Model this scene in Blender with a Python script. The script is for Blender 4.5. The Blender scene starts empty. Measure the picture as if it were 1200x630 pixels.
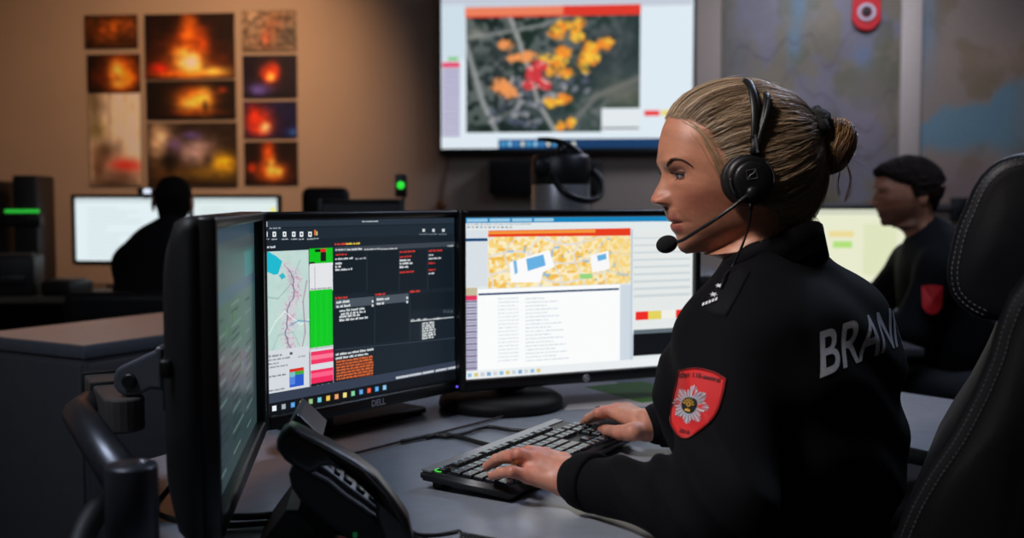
import bpy, bmesh, math, random
import numpy as np
from mathutils import Vector, Matrix

random.seed(7)
RNG = np.random.RandomState(11)
SC = bpy.context.scene
COL = SC.collection
PI = math.pi

# ---------------------------------------------------------------- camera
F = 1250.0
TH = math.atan(79.0 / F)
CZ = 1.14
cam_d = bpy.data.cameras.new('camera')
cam = bpy.data.objects.new('camera', cam_d)
COL.objects.link(cam)
cam.location = (0, 0, CZ)
cam.rotation_euler = (PI / 2 - TH, 0, 0)
cam_d.sensor_width = 36.0
cam_d.lens = 36.0 * F / 1200.0
cam_d.clip_start = 0.02
cam_d.dof.use_dof = True
cam_d.dof.focus_distance = 1.53
cam_d.dof.aperture_fstop = 3.5
SC.camera = cam


def ray(px, py):
    u = (px - 600) / F
    v = (315 - py) / F
    return np.array([u, v * math.sin(TH) + math.cos(TH), v * math.cos(TH) - math.sin(TH)])


def at(px, py, Y):
    """point seen at a photo pixel, at distance Y into the room"""
    d = ray(px, py)
    p = d * (Y / d[1])
    p[2] += CZ
    return p


def atz(px, py, Z):
    d = ray(px, py)
    p = d * ((Z - CZ) / d[2])
    p[2] += CZ
    return p


def atplane(px, py, o, n):
    d = ray(px, py)
    c = np.array([0, 0, CZ])
    t = np.dot(np.asarray(o) - c, n) / np.dot(d, n)
    return c + d * t


# ---------------------------------------------------------------- colours / materials
def lin(c):
    """sRGB 0-255 -> linear"""
    a = np.asarray(c, float) / 255.0
    return np.where(a <= 0.04045, a / 12.92, ((a + 0.055) / 1.055) ** 2.4)


MATS = {}


def mat(name, rgb, rough=0.5, metal=0.0, var=0.12, scale=40.0, bump=0.0, bscale=None, spec=0.5,
        sheen=0.0, coat=0.0, emit=None, estr=0.0, stretch=None, attr=None, sss=0.0, aniso=0.0):
    """procedural principled material; rgb is sRGB 0-255"""
    if name in MATS:
        return MATS[name]
    m = bpy.data.materials.new(name)
    m.use_nodes = True
    nt = m.node_tree
    b = nt.nodes['Principled BSDF']
    r, g, bl = lin(rgb)
    tc = nt.nodes.new('ShaderNodeTexCoord')
    mp = nt.nodes.new('ShaderNodeMapping')
    if stretch:
        mp.inputs['Scale'].default_value = stretch
    nt.links.new(tc.outputs['Object'], mp.inputs['Vector'])
    nz = nt.nodes.new('ShaderNodeTexNoise')
    nz.inputs['Scale'].default_value = scale
    nz.inputs['Detail'].default_value = 4
    nt.links.new(mp.outputs['Vector'], nz.inputs['Vector'])
    mr = nt.nodes.new('ShaderNodeMapRange')
    mr.inputs['From Min'].default_value = 0.3
    mr.inputs['From Max'].default_value = 0.7
    mr.inputs['To Min'].default_value = 1.0 - var
    mr.inputs['To Max'].default_value = 1.0 + var
    nt.links.new(nz.outputs['Fac'], mr.inputs['Value'])
    mul = nt.nodes.new('ShaderNodeVectorMath')
    mul.operation = 'MULTIPLY'
    if attr:
        at_ = nt.nodes.new('ShaderNodeAttribute')
        at_.attribute_name = attr
        nt.links.new(at_.outputs['Color'], mul.inputs[0])
    else:
        mul.inputs[0].default_value = (r, g, bl)
    cmb = nt.nodes.new('ShaderNodeCombineXYZ')
    for k in range(3):
        nt.links.new(mr.outputs['Result'], cmb.inputs[k])
    nt.links.new(cmb.outputs[0], mul.inputs[1])
    nt.links.new(mul.outputs[0], b.inputs['Base Color'])
    b.inputs['Roughness'].default_value = rough
    b.inputs['Metallic'].default_value = metal
    b.inputs['Specular IOR Level'].default_value = spec
    if sheen:
        b.inputs['Sheen Weight'].default_value = sheen
        b.inputs['Sheen Roughness'].default_value = 0.5
    if coat:
        b.inputs['Coat Weight'].default_value = coat
    if sss:
        b.inputs['Subsurface Weight'].default_value = sss
        b.inputs['Subsurface Radius'].default_value = (0.012, 0.005, 0.003)
        b.inputs['Subsurface Scale'].default_value = 0.4
    if bump:
        bz = nt.nodes.new('ShaderNodeTexNoise')
        bz.inputs['Scale'].default_value = bscale or scale * 4
        bz.inputs['Detail'].default_value = 5
        nt.links.new(mp.outputs['Vector'], bz.inputs['Vector'])
        bp = nt.nodes.new('ShaderNodeBump')
        bp.inputs['Strength'].default_value = bump
        bp.inputs['Distance'].default_value = 0.002
        nt.links.new(bz.outputs['Fac'], bp.inputs['Height'])
        nt.links.new(bp.outputs['Normal'], b.inputs['Normal'])
    if emit is not None:
        e = lin(emit)
        b.inputs['Emission Color'].default_value = (e[0], e[1], e[2], 1)
        b.inputs['Emission Strength'].default_value = estr
    MATS[name] = m
    return m


def screen_mat(name, strength=1.0, rough=0.35):
    """lit display: emission from the mesh's own colour attribute, faint pixel-grain variation"""
    m = bpy.data.materials.new(name)
    m.use_nodes = True
    nt = m.node_tree
    b = nt.nodes['Principled BSDF']
    b.inputs['Base Color'].default_value = (0.006, 0.006, 0.007, 1)
    b.inputs['Roughness'].default_value = rough
    a = nt.nodes.new('ShaderNodeAttribute')
    a.attribute_name = 'Col'
    nt.links.new(a.outputs['Color'], b.inputs['Emission Color'])
    nz = nt.nodes.new('ShaderNodeTexNoise')
    nz.inputs['Scale'].default_value = 900
    mr = nt.nodes.new('ShaderNodeMapRange')
    mr.inputs['To Min'].default_value = strength * 0.96
    mr.inputs['To Max'].default_value = strength * 1.04
    nt.links.new(nz.outputs['Fac'], mr.inputs['Value'])
    nt.links.new(mr.outputs['Result'], b.inputs['Emission Strength'])
    return m


def print_mat(name, rough=0.6, var=0.08):
    return mat(name, (255, 255, 255), rough, var=var, scale=60, attr='Col')


# ---------------------------------------------------------------- objects
def tag(o, label=None, cat=None, group=None, kind=None):
    if label:
        o['label'] = label
    if cat:
        o['category'] = cat
    if group:
        o['group'] = group
    if kind:
        o['kind'] = kind
    return o


def empty(name, loc=(0, 0, 0), rz=0.0, label=None, cat=None, group=None):
    o = bpy.data.objects.new(name, None)
    o.empty_display_size = 0.05
    COL.objects.link(o)
    o.location = loc
    o.rotation_euler = (0, 0, rz)
    return tag(o, label, cat, group)


def copy_tree(o, parent=None):
    c = o.copy()
    COL.objects.link(c)
    c.parent = parent
    for ch in [x for x in COL.objects if x.parent == o]:
        copy_tree(ch, c)
    return c


class MB:
    """collects shapes into one mesh"""

    def __init__(self):
        self.v = []
        self.f = []
        self.m = []
        self.s = []
        self.c = []          # per-vertex colours (optional)
        self.has_c = False

    def add(self, verts, faces, mi=0, smooth=False, cols=None):
        n = len(self.v)
        self.v.extend([tuple(map(float, p)) for p in verts])
        self.f.extend([tuple(int(i) + n for i in q) for q in faces])
        self.m.extend([mi] * len(faces))
        self.s.extend([smooth] * len(faces))
        if cols is not None:
            self.has_c = True
            self.c.extend([tuple(map(float, q)) for q in cols])
        else:
            self.c.extend([(0.8, 0.8, 0.8)] * len(verts))
        return self

    def bm(self, bm_, M=None, mi=0, smooth=False):
        bm_.verts.ensure_lookup_table()
        bm_.verts.index_update()
        vs = [(M @ v.co if M else v.co)[:] for v in bm_.verts]
        fs = [[v.index for v in f.verts] for f in bm_.faces]
        bm_.free()
        return self.add(vs, fs, mi, smooth)

    def box(self, c, s, r=0.0, seg=2, rot=None, mi=0, smooth=None):
        b = bmesh.new()
        bmesh.ops.create_cube(b, size=1.0)
        bmesh.ops.scale(b, vec=s, verts=b.verts)
        if r > 0:
            r = min(r, min(s) * 0.49)
            bmesh.ops.bevel(b, geom=list(b.edges), offset=r, segments=seg, profile=0.5, affect='EDGES')
        M = Matrix.Translation(c)
        if rot is not None:
            M = M @ (rot if isinstance(rot, Matrix) else Matrix.Rotation(rot, 4, 'Z'))
        return self.bm(b, M, mi, (r > 0) if smooth is None else smooth)

    def prism(self, poly, z0, z1, M=None, bevel=0.0, seg=3, mi=0, smooth=False):
        """extrude a 2-D polygon (x,y) from z0 to z1"""
        b = bmesh.new()
        vs = [b.verts.new((p[0], p[1], z0)) for p in poly]
        f = b.faces.new(vs)
        r = bmesh.ops.extrude_face_region(b, geom=[f])
        nv = [e for e in r['geom'] if isinstance(e, bmesh.types.BMVert)]
        bmesh.ops.translate(b, vec=(0, 0, z1 - z0), verts=nv)
        bmesh.ops.recalc_face_normals(b, faces=b.faces)
        if bevel > 0:
            eds = [e for e in b.edges if abs(e.verts[0].co.z - e.verts[1].co.z) < 1e-7]
            bmesh.ops.bevel(b, geom=eds, offset=bevel, segments=seg, profile=0.5, affect='EDGES')
        return self.bm(b, M, mi, smooth)

    def lathe(self, prof, n=32, M=None, mi=0, smooth=True):
        """profile [(r,z)] turned about z"""
        vs, fs = [], []
        for (r, z) in prof:
            for k in range(n):
                a = 2 * PI * k / n
                vs.append((r * math.cos(a), r * math.sin(a), z))
        m = len(prof)
        for i in range(m - 1):
            for k in range(n):
                k2 = (k + 1) % n
                fs.append((i * n + k, i * n + k2, (i + 1) * n + k2, (i + 1) * n + k))
        if prof[0][0] > 1e-6:
            fs.append(tuple(range(n - 1, -1, -1)))
        if prof[-1][0] > 1e-6:
            fs.append(tuple((m - 1) * n + k for k in range(n)))
        if M is not None:
            vs = [(M @ Vector(p))[:] for p in vs]
        return self.add(vs, fs, mi, smooth)

    def tube(self, pts, r, n=10, closed=False, mi=0, smooth=True, flat=None, up=None):
        """tube through points; r number or list; flat=(a,b) scales the section"""
        P = np.asarray(pts, float)
        m = len(P)
        R = np.full(m, r, float) if np.isscalar(r) else np.asarray(r, float)
        if closed:
            T = np.roll(P, -1, 0) - np.roll(P, 1, 0)
        else:
            T = np.gradient(P, axis=0)
        T /= np.linalg.norm(T, axis=1)[:, None] + 1e-12
        u = np.array(up, float) if up is not None else (np.array([0, 0, 1.0]) if abs(T[0][2]) < 0.9 else np.array([1.0, 0, 0]))
        vs, fs = [], []
        for i in range(m):
            if up is not None:
                u = np.array(up, float)
            u = u - T[i] * np.dot(u, T[i])
            u /= np.linalg.norm(u) + 1e-12
            w = np.cross(T[i], u)
            fa, fb = flat if flat else (1, 1)
            for k in range(n):
                a = 2 * PI * k / n
                vs.append(P[i] + R[i] * (fa * math.cos(a) * u + fb * math.sin(a) * w))
        mm = m if closed else m - 1
        for i in range(mm):
            j = (i + 1) % m
            for k in range(n):
                k2 = (k + 1) % n
                fs.append((i * n + k, i * n + k2, j * n + k2, j * n + k))
        if not closed:
            fs.append(tuple(range(n - 1, -1, -1)))
            fs.append(tuple((m - 1) * n + k for k in range(n)))
        return self.add(vs, fs, mi, smooth)

    def sphere(self, c, r, M=None, n=20, m=12, mi=0):
        r3 = (r, r, r) if np.isscalar(r) else r
        vs = [(0, 0, 1)]
        for i in range(1, m):
            t = PI * i / m
            for k in range(n):
                a = 2 * PI * k / n
                vs.append((math.sin(t) * math.cos(a), math.sin(t) * math.sin(a), math.cos(t)))
        vs.append((0, 0, -1))
        fs = [(0, 1 + k, 1 + (k + 1) % n) for k in range(n)]
        for i in range(m - 2):
            for k in range(n):
                a = 1 + i * n + k
                b = 1 + i * n + (k + 1) % n
                fs.append((a, a + n, b + n, b))
        L = len(vs) - 1
        fs += [(L, 1 + (m - 2) * n + (k + 1) % n, 1 + (m - 2) * n + k) for k in range(n)]
        out = []
        for p in vs:
            q = Vector((p[0] * r3[0], p[1] * r3[1], p[2] * r3[2]))
            if M is not None:
                q = M @ q
            out.append((q[0] + c[0], q[1] + c[1], q[2] + c[2]))
        return self.add(out, fs, mi, True)

    def build(self, name, mats, parent=None, off=(0, 0, 0), recalc=True):
        me = bpy.data.meshes.new(name)
        o3 = np.asarray(off, float)
        V = np.asarray(self.v, float).reshape(-1, 3) - o3
        me.from_pydata(V.tolist(), [], self.f)
        if not isinstance(mats, (list, tuple)):
            mats = [mats]
        for x in mats:
            me.materials.append(x)
        me.polygons.foreach_set('material_index', self.m)
        me.polygons.foreach_set('use_smooth', self.s)
        if self.has_c:
            ca = me.color_attributes.new('Col', 'FLOAT_COLOR', 'POINT')
            C = np.ones((len(self.c), 4), np.float32)
            C[:, :3] = self.c
            ca.data.foreach_set('color', C.ravel())
        me.update()
        if recalc:
            b = bmesh.new()
            b.from_mesh(me)
            bmesh.ops.recalc_face_normals(b, faces=b.faces)
            b.to_mesh(me)
            b.free()
        o = bpy.data.objects.new(name, me)
        COL.objects.link(o)
        if parent is not None:
            o.parent = parent
        return o


def smooth_path(pts, n=8, closed=False):
    """Catmull-Rom through points"""
    P = [np.asarray(p, float) for p in pts]
    out = []
    m = len(P)
    rng = range(m) if closed else range(m - 1)
    for i in rng:
        if closed:
            p0, p1, p2, p3 = P[i - 1], P[i], P[(i + 1) % m], P[(i + 2) % m]
        else:
            p1, p2 = P[i], P[i + 1]
            p0 = P[i - 1] if i > 0 else 2 * p1 - p2
            p3 = P[i + 2] if i + 2 < m else 2 * p2 - p1
        for k in range(n):
            t = k / n
            out.append(0.5 * ((2 * p1) + (-p0 + p2) * t + (2 * p0 - 5 * p1 + 4 * p2 - p3) * t * t + (-p0 + 3 * p1 - 3 * p2 + p3) * t ** 3))
    if not closed:
        out.append(P[-1])
    return np.array(out)


def text_polys(txt, size, bold=0.0):
    """flat triangulated text; returns (verts2d, faces)"""
    cu = bpy.data.curves.new('t', 'FONT')
    cu.body = txt
    cu.size = size
    cu.offset = bold
    cu.align_x = 'CENTER'
    cu.align_y = 'CENTER'
    o = bpy.data.objects.new('t', cu)
    COL.objects.link(o)
    dg = bpy.context.evaluated_depsgraph_get()
    me = bpy.data.meshes.new_from_object(o.evaluated_get(dg))
    vs = [(v.co.x, v.co.y) for v in me.vertices]
    fs = [tuple(p.vertices) for p in me.polygons]
    bpy.data.objects.remove(o)
    bpy.data.meshes.remove(me)
    bpy.data.curves.remove(cu)
    return np.array(vs).reshape(-1, 2), fs


# ---------------------------------------------------------------- noise
def _hash(i, j, seed):
    n = (i.astype(np.int64) * 374761393 + j.astype(np.int64) * 668265263 + seed * 1274126177) & 0x7fffffff
    n = (n ^ (n >> 13)) * 1274126177 & 0x7fffffff
    return ((n ^ (n >> 16)) & 0xffff) / 65535.0


def vnoise(x, y, seed=0):
    xi, yi = np.floor(x), np.floor(y)
    xf, yf = x - xi, y - yi
    xf = xf * xf * (3 - 2 * xf)
    yf = yf * yf * (3 - 2 * yf)
    a = _hash(xi, yi, seed)
    b = _hash(xi + 1, yi, seed)
    c = _hash(xi, yi + 1, seed)
    d = _hash(xi + 1, yi + 1, seed)
    return (a * (1 - xf) + b * xf) * (1 - yf) + (c * (1 - xf) + d * xf) * yf


def fbm(x, y, seed=0, octv=4):
    s, a, t = 0, 0.5, 0
    for k in range(octv):
        s = s + a * vnoise(x * 2 ** k, y * 2 ** k, seed + k * 17)
        t += a
        a *= 0.5
    return s / t


def sstep(a, b, x):
    t = np.clip((x - a) / (b - a), 0, 1)
    return t * t * (3 - 2 * t)


# ---------------------------------------------------------------- flat picture painter
class Paint:
    """picture on a plane: x to the right, z up, facing -y (local); layers stacked by fractions of a millimetre"""

    def __init__(self, w, h, to_uv=None):
        self.w, self.h = w, h
        self.mb = MB()
        self.layer = 0
        self.to_uv = to_uv        # photo pixel -> (x,z) on the plane

    def quad(self, pts, col, lift=None):
        self.layer += 1
        y = -0.00002 * (self.layer if lift is None else lift)
        self.mb.add([(p[0], y, p[1]) for p in pts], [tuple(range(len(pts)))], 0, False, [lin(col)] * len(pts))

    def r(self, x0, z0, x1, z1, col):
        self.quad([(x0, z0), (x1, z0), (x1, z1), (x0, z1)], col)

    def clip(self, p):
        return (min(max(p[0], -self.w / 2), self.w / 2), min(max(p[1], -self.h / 2), self.h / 2))

    def R(self, x0, y0, x1, y1, col):
        """axis-aligned rectangle from the photo pixels of its top-left and bottom-right corners"""
        a = self.clip(self.to_uv(x0, y0))
        b = self.clip(self.to_uv(x1, y1))
        self.r(a[0], b[1], b[0], a[1], col)

    def Q(self, pts, col):
        self.quad([self.clip(self.to_uv(*p)) for p in pts], col)

    def line(self, pts, wd, col):
        P = [np.array(self.clip(self.to_uv(*p))) for p in pts]
        for a, b in zip(P[:-1], P[1:]):
            d = b - a
            L = np.linalg.norm(d) + 1e-9
            n = np.array([-d[1], d[0]]) / L * wd / 2
            self.quad([a - n, b - n, b + n, a + n], col)

    def words(self, x0, y0, x1, hgt, col, seed=0, gap=0.25):
        """a row of illegible small type: separate letter-sized marks from photo pixel (x0,y0) to x1"""
        a = self.to_uv(x0, y0)
        b = self.to_uv(x1, y0)
        rd = random.Random(seed + int(x0 * 7 + y0 * 13))
        x = a[0]
        self.layer += 1
        y = -0.00002 * self.layer
        while x < b[0]:
            for k in range(rd.randint(2, 7)):
                cw = hgt * rd.uniform(0.3, 0.55)
                hh = hgt * rd.uniform(0.6, 1.0)
                if x + cw > b[0] + hgt:
                    break
                self.mb.add([(x, y, a[1] - hgt / 2), (x + cw, y, a[1] - hgt / 2), (x + cw, y, a[1] - hgt / 2 + hh), (x, y, a[1] - hgt / 2 + hh)],
                            [(0, 1, 2, 3)], 0, False, [lin(col)] * 4)
                x += cw + hgt * 0.12
            x += hgt * gap * 2

    def grid(self, x0, z0, x1, z1, nx, nz, fn):
        """fn(u,v) -> sRGB array; u 0..1 to the right, v 0..1 downward"""
        self.layer += 1
        y = -0.00002 * self.layer
        u, v = np.meshgrid(np.linspace(0, 1, nx), np.linspace(0, 1, nz))
        C = lin(np.clip(fn(u.ravel(), v.ravel()), 0, 255))
        X = x0 + (x1 - x0) * u.ravel()
        Z = z1 + (z0 - z1) * v.ravel()
        fs = []
        for j in range(nz - 1):
            for i in range(nx - 1):
                a = j * nx + i
                fs.append((a, a + nx, a + nx + 1, a + 1))
        self.mb.add(np.stack([X, np.full_like(X, y), Z], 1), fs, 0, False, C)

    def G(self, x0, y0, x1, y1, nx, nz, fn):
        a = self.clip(self.to_uv(x0, y0))
        b = self.clip(self.to_uv(x1, y1))
        self.grid(a[0], b[1], b[0], a[1], nx, nz, fn)

    def build(self, name, m, parent):
        return self.mb.build(name, m, parent, recalc=False)


def blobs(u, v, base, lst):
    """soft colour blobs over a base; lst of (u,v,su,sv,colour,amount)"""
    C = np.tile(np.asarray(base, float), (len(u), 1)) if np.ndim(base) == 1 else base.copy()
    for (cu, cv, su, sv, col, am) in lst:
        w = am * np.exp(-(((u - cu) / su) ** 2 + ((v - cv) / sv) ** 2))
        w = np.clip(w, 0, 1)[:, None]
        C = C * (1 - w) + np.asarray(col, float) * w
    return C


# ---------------------------------------------------------------- implicit surfaces
def smin(a, b, k):
    h = np.clip(0.5 + 0.5 * (b - a) / k, 0, 1)
    return b * (1 - h) + a * h - k * h * (1 - h)


def cap(P, a, b, ra, rb):
    a = np.asarray(a, np.float32)
    b = np.asarray(b, np.float32)
    ab = b - a
    t = np.clip(((P - a) @ ab) / max(float(ab @ ab), 1e-12), 0, 1)
    d = np.linalg.norm(P - a - t[:, None] * ab, axis=1)
    return d - (ra + (rb - ra) * t)


def ell(P, c, r, R=None):
    """ellipsoid; R columns are its axes"""
    q = P - np.asarray(c, np.float32)
    if R is not None:
        q = q @ np.asarray(R, np.float32)
    r = np.asarray(r, np.float32)
    k0 = np.linalg.norm(q / r, axis=1)
    k1 = np.linalg.norm(q / (r * r), axis=1) + 1e-9
    return k0 * (k0 - 1) / k1


def nets(f, lo, hi, h, B=12):
    """surface nets over the blocks near the surface; returns verts, quads"""
    lo = np.asarray(lo, float)
    hi = np.asarray(hi, float)
    nb = np.ceil((hi - lo) / (h * B)).astype(int)
    I, J, K = np.meshgrid(*[np.arange(n) for n in nb], indexing='ij')
    blk = np.stack([I.ravel(), J.ravel(), K.ravel()], 1)
    cen = lo + (blk + 0.5) * B * h
    d = f(cen.astype(np.float32))
    blk = blk[np.abs(d) < B * h * 0.9 * 1.5]
    g = np.arange(B + 1)
    gi, gj, gk = np.meshgrid(g, g, g, indexing='ij')
    loc = np.stack([gi.ravel(), gj.ravel(), gk.ravel()], 1)
    N = nb * B + 3
    keys, pos, quads = [], [], []
    edges = []
    for b0 in range(0, len(blk), 200):
        bb = blk[b0:b0 + 200]
        idx = (bb[:, None, :] * B + loc[None]).reshape(-1, 3)
        val = f((lo + idx * h).astype(np.float32)).reshape(len(bb), B + 1, B + 1, B + 1)
        s = val < 0
        cnt = 0
        acc = 0
        tot = np.zeros((len(bb), B, B, B))
        accp = np.zeros((len(bb), B, B, B, 3))
        cs = [(a, b, c) for a in (0, 1) for b in (0, 1) for c in (0, 1)]
        for ax in range(3):
            o1, o2 = [q for q in range(3) if q != ax]
            for e1 in (0, 1):
                for e2 in (0, 1):
                    st = [0, 0, 0]
                    st[o1] = e1
                    st[o2] = e2
                    en = list(st)
                    en[ax] = 1
                    v0 = val[:, st[0]:st[0] + B, st[1]:st[1] + B, st[2]:st[2] + B]
                    v1 = val[:, en[0]:en[0] + B, en[1]:en[1] + B, en[2]:en[2] + B]
                    x = (v0 < 0) != (v1 < 0)
                    t = np.where(x, v0 / np.where(x, v0 - v1, 1), 0)
                    tot += x
                    for q in range(3):
                        if q == ax:
                            accp[..., q] += np.where(x, t, 0)
                        else:
                            accp[..., q] += np.where(x, st[q], 0)
                    if e1 == 0 and e2 == 0:
                        w = np.argwhere(x)
                        if len(w):
                            ci = bb[w[:, 0]] * B + w[:, 1:]
                            sg = v0[x] < 0
                            edges.append((ax, ci, sg))
        w = np.argwhere(tot > 0)
        if len(w) == 0:
            continue
        ci = bb[w[:, 0]] * B + w[:, 1:]
        pp = accp[w[:, 0], w[:, 1], w[:, 2], w[:, 3]] / tot[w[:, 0], w[:, 1], w[:, 2], w[:, 3]][:, None]
        keys.append((ci[:, 0] * N[1] + ci[:, 1]) * N[2] + ci[:, 2])
        pos.append(lo + (ci + pp) * h)
    keys = np.concatenate(keys)
    pos = np.concatenate(pos)
    o = np.argsort(keys)
    keys = keys[o]
    pos = pos[o]

    def look(c):
        k = (c[:, 0] * N[1] + c[:, 1]) * N[2] + c[:, 2]
        i = np.clip(np.searchsorted(keys, k), 0, len(keys) - 1)
        return np.where(keys[i] == k, i, -1)

    for ax, ci, sg in edges:
        o1, o2 = [(1, 2), (2, 0), (0, 1)][ax]
        e1 = np.zeros(3, int)
        e1[o1] = 1
        e2 = np.zeros(3, int)
        e2[o2] = 1
        a, b, c, dd = look(ci), look(ci - e1), look(ci - e1 - e2), look(ci - e2)
        q = np.stack([a, b, c, dd], 1)
        q[~sg] = q[~sg][:, ::-1]
        quads.append(q[(q >= 0).all(1)])
    return pos, np.concatenate(quads)


def relax(V, Q, it=2, lam=0.5):
    """a little smoothing"""
    n = len(V)
    E = np.concatenate([Q[:, [0, 1]], Q[:, [1, 2]], Q[:, [2, 3]], Q[:, [3, 0]]])
    for _ in range(it):
        S = np.zeros_like(V)
        c = np.zeros(n)
        for a, b in ((0, 1), (1, 0)):
            np.add.at(S, E[:, a], V[E[:, b]])
            np.add.at(c, E[:, a], 1)
        V = V + lam * (S / np.maximum(c, 1)[:, None] - V)
    return V


def frame(fwd, up=(0, 0, 1)):
    """columns: forward, left, up"""
    f = np.asarray(fwd, float)
    f = f / np.linalg.norm(f)
    l = np.cross(up, f)
    l /= np.linalg.norm(l)
    u = np.cross(f, l)
    return np.stack([f, l, u], 1)
# ================================================================ SETTING
SLOPE = -0.115
WY = 6.1
WN = np.array([-SLOPE, 1.0, 0.0]) / math.hypot(1, SLOPE)      # pointing away from the room
WROT = math.atan(SLOPE)


def wy(x):
    return WY + SLOPE * x


def onwall(px, py, off=0.0):
    return atplane(px, py, np.array([0, WY, 0]) - WN * off, WN)


def wall_frame(px, py, off=0.0):
    """an origin on the wall, and a photo pixel -> (x,z) map on that plane"""
    o = onwall(px, py, off)
    tx = np.array([math.cos(WROT), math.sin(WROT), 0])

    def uv(a, b):
        p = onwall(a, b, off) - o
        return (float(p @ tx), float(p[2]))
    return o, uv


M_wall = mat('painted_plaster', (176, 160, 146), 0.85, var=0.03, scale=3, bump=0.15, bscale=180)
M_ceil = mat('ceiling_paint', (190, 188, 184), 0.9, var=0.03, scale=4, bump=0.1)
M_floor = mat('dark_carpet', (44, 44, 48), 0.95, var=0.25, scale=120, bump=0.5, bscale=600)
M_skirt = mat('skirting_paint', (120, 116, 112), 0.6, var=0.05)

XL, XR, YB, HC = -4.2, 4.4, -2.6, 2.75


def slab(name, pts, z0, z1, m):
    b = MB()
    b.prism(pts, z0, z1)
    return tag(b.build(name, m), kind='structure')


slab('floor', [(XL - .2, YB - .2), (XR + .2, YB - .2), (XR + .2, wy(XR) + .3), (XL - .2, wy(XL) + .3)], -0.12, 0, M_floor)
slab('ceiling', [(XL - .2, YB - .2), (XR + .2, YB - .2), (XR + .2, wy(XR) + .3), (XL - .2, wy(XL) + .3)], HC, HC + .12, M_ceil)
slab('wall_back', [(XL - .15, wy(XL - .15)), (XR + .15, wy(XR + .15)), (XR + .15, wy(XR + .15) + .15), (XL - .15, wy(XL - .15) + .15)], 0, HC, M_wall)
slab('wall_left', [(XL - .15, YB), (XL, YB), (XL, wy(XL)), (XL - .15, wy(XL - .15))], 0, HC, M_wall)
slab('wall_right', [(XR, YB), (XR + .15, YB), (XR + .15, wy(XR + .15)), (XR, wy(XR))], 0, HC, M_wall)
slab('wall_front', [(XL - .15, YB - .15), (XR + .15, YB - .15), (XR + .15, YB), (XL - .15, YB)], 0, HC, M_wall)
slab('baseboard_back', [(XL, wy(XL) - .015), (XR, wy(XR) - .015), (XR, wy(XR)), (XL, wy(XL))], 0.0, .09, M_skirt)

# ---------------------------------------------------------------- materials shared by the furniture
M_blk = mat('black_plastic', (17, 18, 20), 0.42, var=0.15, scale=90, bump=0.08, bscale=900)
M_blkm = mat('matte_black_plastic', (13, 14, 16), 0.6, var=0.15, scale=60, bump=0.1, bscale=700)
M_bezel = mat('bezel_plastic', (12, 13, 15), 0.38, var=0.1, scale=70, bump=0.06, bscale=1200)
M_grey = mat('dark_grey_metal', (74, 76, 82), 0.35, metal=0.75, var=0.08, scale=30)
M_gun = mat('gunmetal_paint', (52, 54, 60), 0.38, metal=0.35, var=0.1, scale=50, bump=0.05)
M_steel = mat('brushed_steel', (205, 207, 212), 0.30, metal=0.8, var=0.1, scale=20, stretch=(1, 1, 30))
M_white = mat('white_print', (215, 220, 225), 0.6, var=0.04)
M_deskt = mat('grey_laminate', (134, 141, 152), 0.27, var=0.05, scale=35, bump=0.05, bscale=500, spec=0.45)
M_deske = mat('desk_edge_band', (74, 84, 96), 0.5, var=0.06)
M_cabt = mat('pale_laminate', (172, 150, 138), 0.5, var=0.05, scale=25)
M_cabs = mat('grey_cabinet_board', (62, 62, 66), 0.6, var=0.07, scale=25)
M_leg = mat('desk_steel', (90, 92, 96), 0.45, metal=0.4)
M_cable = mat('black_cable_rubber', (14, 14, 16), 0.5, var=0.1)

# ---------------------------------------------------------------- posters of fires
M_poster = print_mat('photo_print', 0.45)
M_side = mat('poster_board_edge', (40, 30, 26), 0.7)
OR, YE, WH = (255, 128, 30), (255, 222, 100), (255, 246, 210)
DK = (22, 12, 10)


def flick(C, u, v, seed, amt=0.45, sc=9):
    n = fbm(u * sc, v * sc, seed, 4)[:, None]
    return np.clip(C * (1 - amt + amt * 2 * n) * 1.36, 0, 255)


def p_big(u, v):
    C = blobs(u, v, DK, [(.5, .8, .42, .3, (120, 48, 14), .8), (.45, .55, .2, .3, (190, 80, 20), .8), (.5, .25, .09, .25, OR, .75),
                         (.62, .45, .1, .25, (200, 80, 20), .6), (.5, .78, .16, .16, YE, .95), (.5, .74, .09, .1, WH, .9),
                         (.16, .85, .1, .08, (215, 40, 25), .9), (.75, .9, .2, .07, YE, .75), (.42, .62, .1, .1, YE, .6), (.35, .93, .3, .05, OR, .6)])
    return flick(C, u, v, 3)


def p_tl(u, v):
    C = blobs(u, v, (40, 24, 14), [(.5, .45, .4, .3, (150, 76, 22), .8), (.7, .3, .25, .2, (140, 70, 22), .6), (.3, .55, .2, .2, (130, 60, 18), .5)])
    return flick(C, u, v, 5, .7)


def p_l2(u, v):
    C = blobs(u, v, DK, [(.65, .5, .3, .5, (214, 96, 22), .95), (.55, .4, .12, .2, YE, .7), (.8, .6, .12, .2, OR, .8), (.6, .75, .15, .15, YE, .5), (.2, .6, .2, .2, (90, 36, 12), .6)])
    return flick(C, u, v, 8)


def p_l3(u, v):
    C = blobs(u, v, (205, 195, 180), [(.1, .1, .18, .25, (70, 60, 40), .8), (.15, .4, .2, .1, (90, 84, 40), .7), (.3, .62, .3, .12, (60, 44, 30), .8), (.7, .78, .35, .08, (190, 40, 32), .95),
                                      (.6, .9, .4, .07, (90, 60, 50), .8), (.15, .8, .15, .2, (84, 60, 44), .9), (.45, .98, .6, .06, (60, 44, 34), .9), (.4, .2, .03, .4, (110, 100, 90), .5)])
    return flick(C, u, v, 12, .22, 7)


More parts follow.
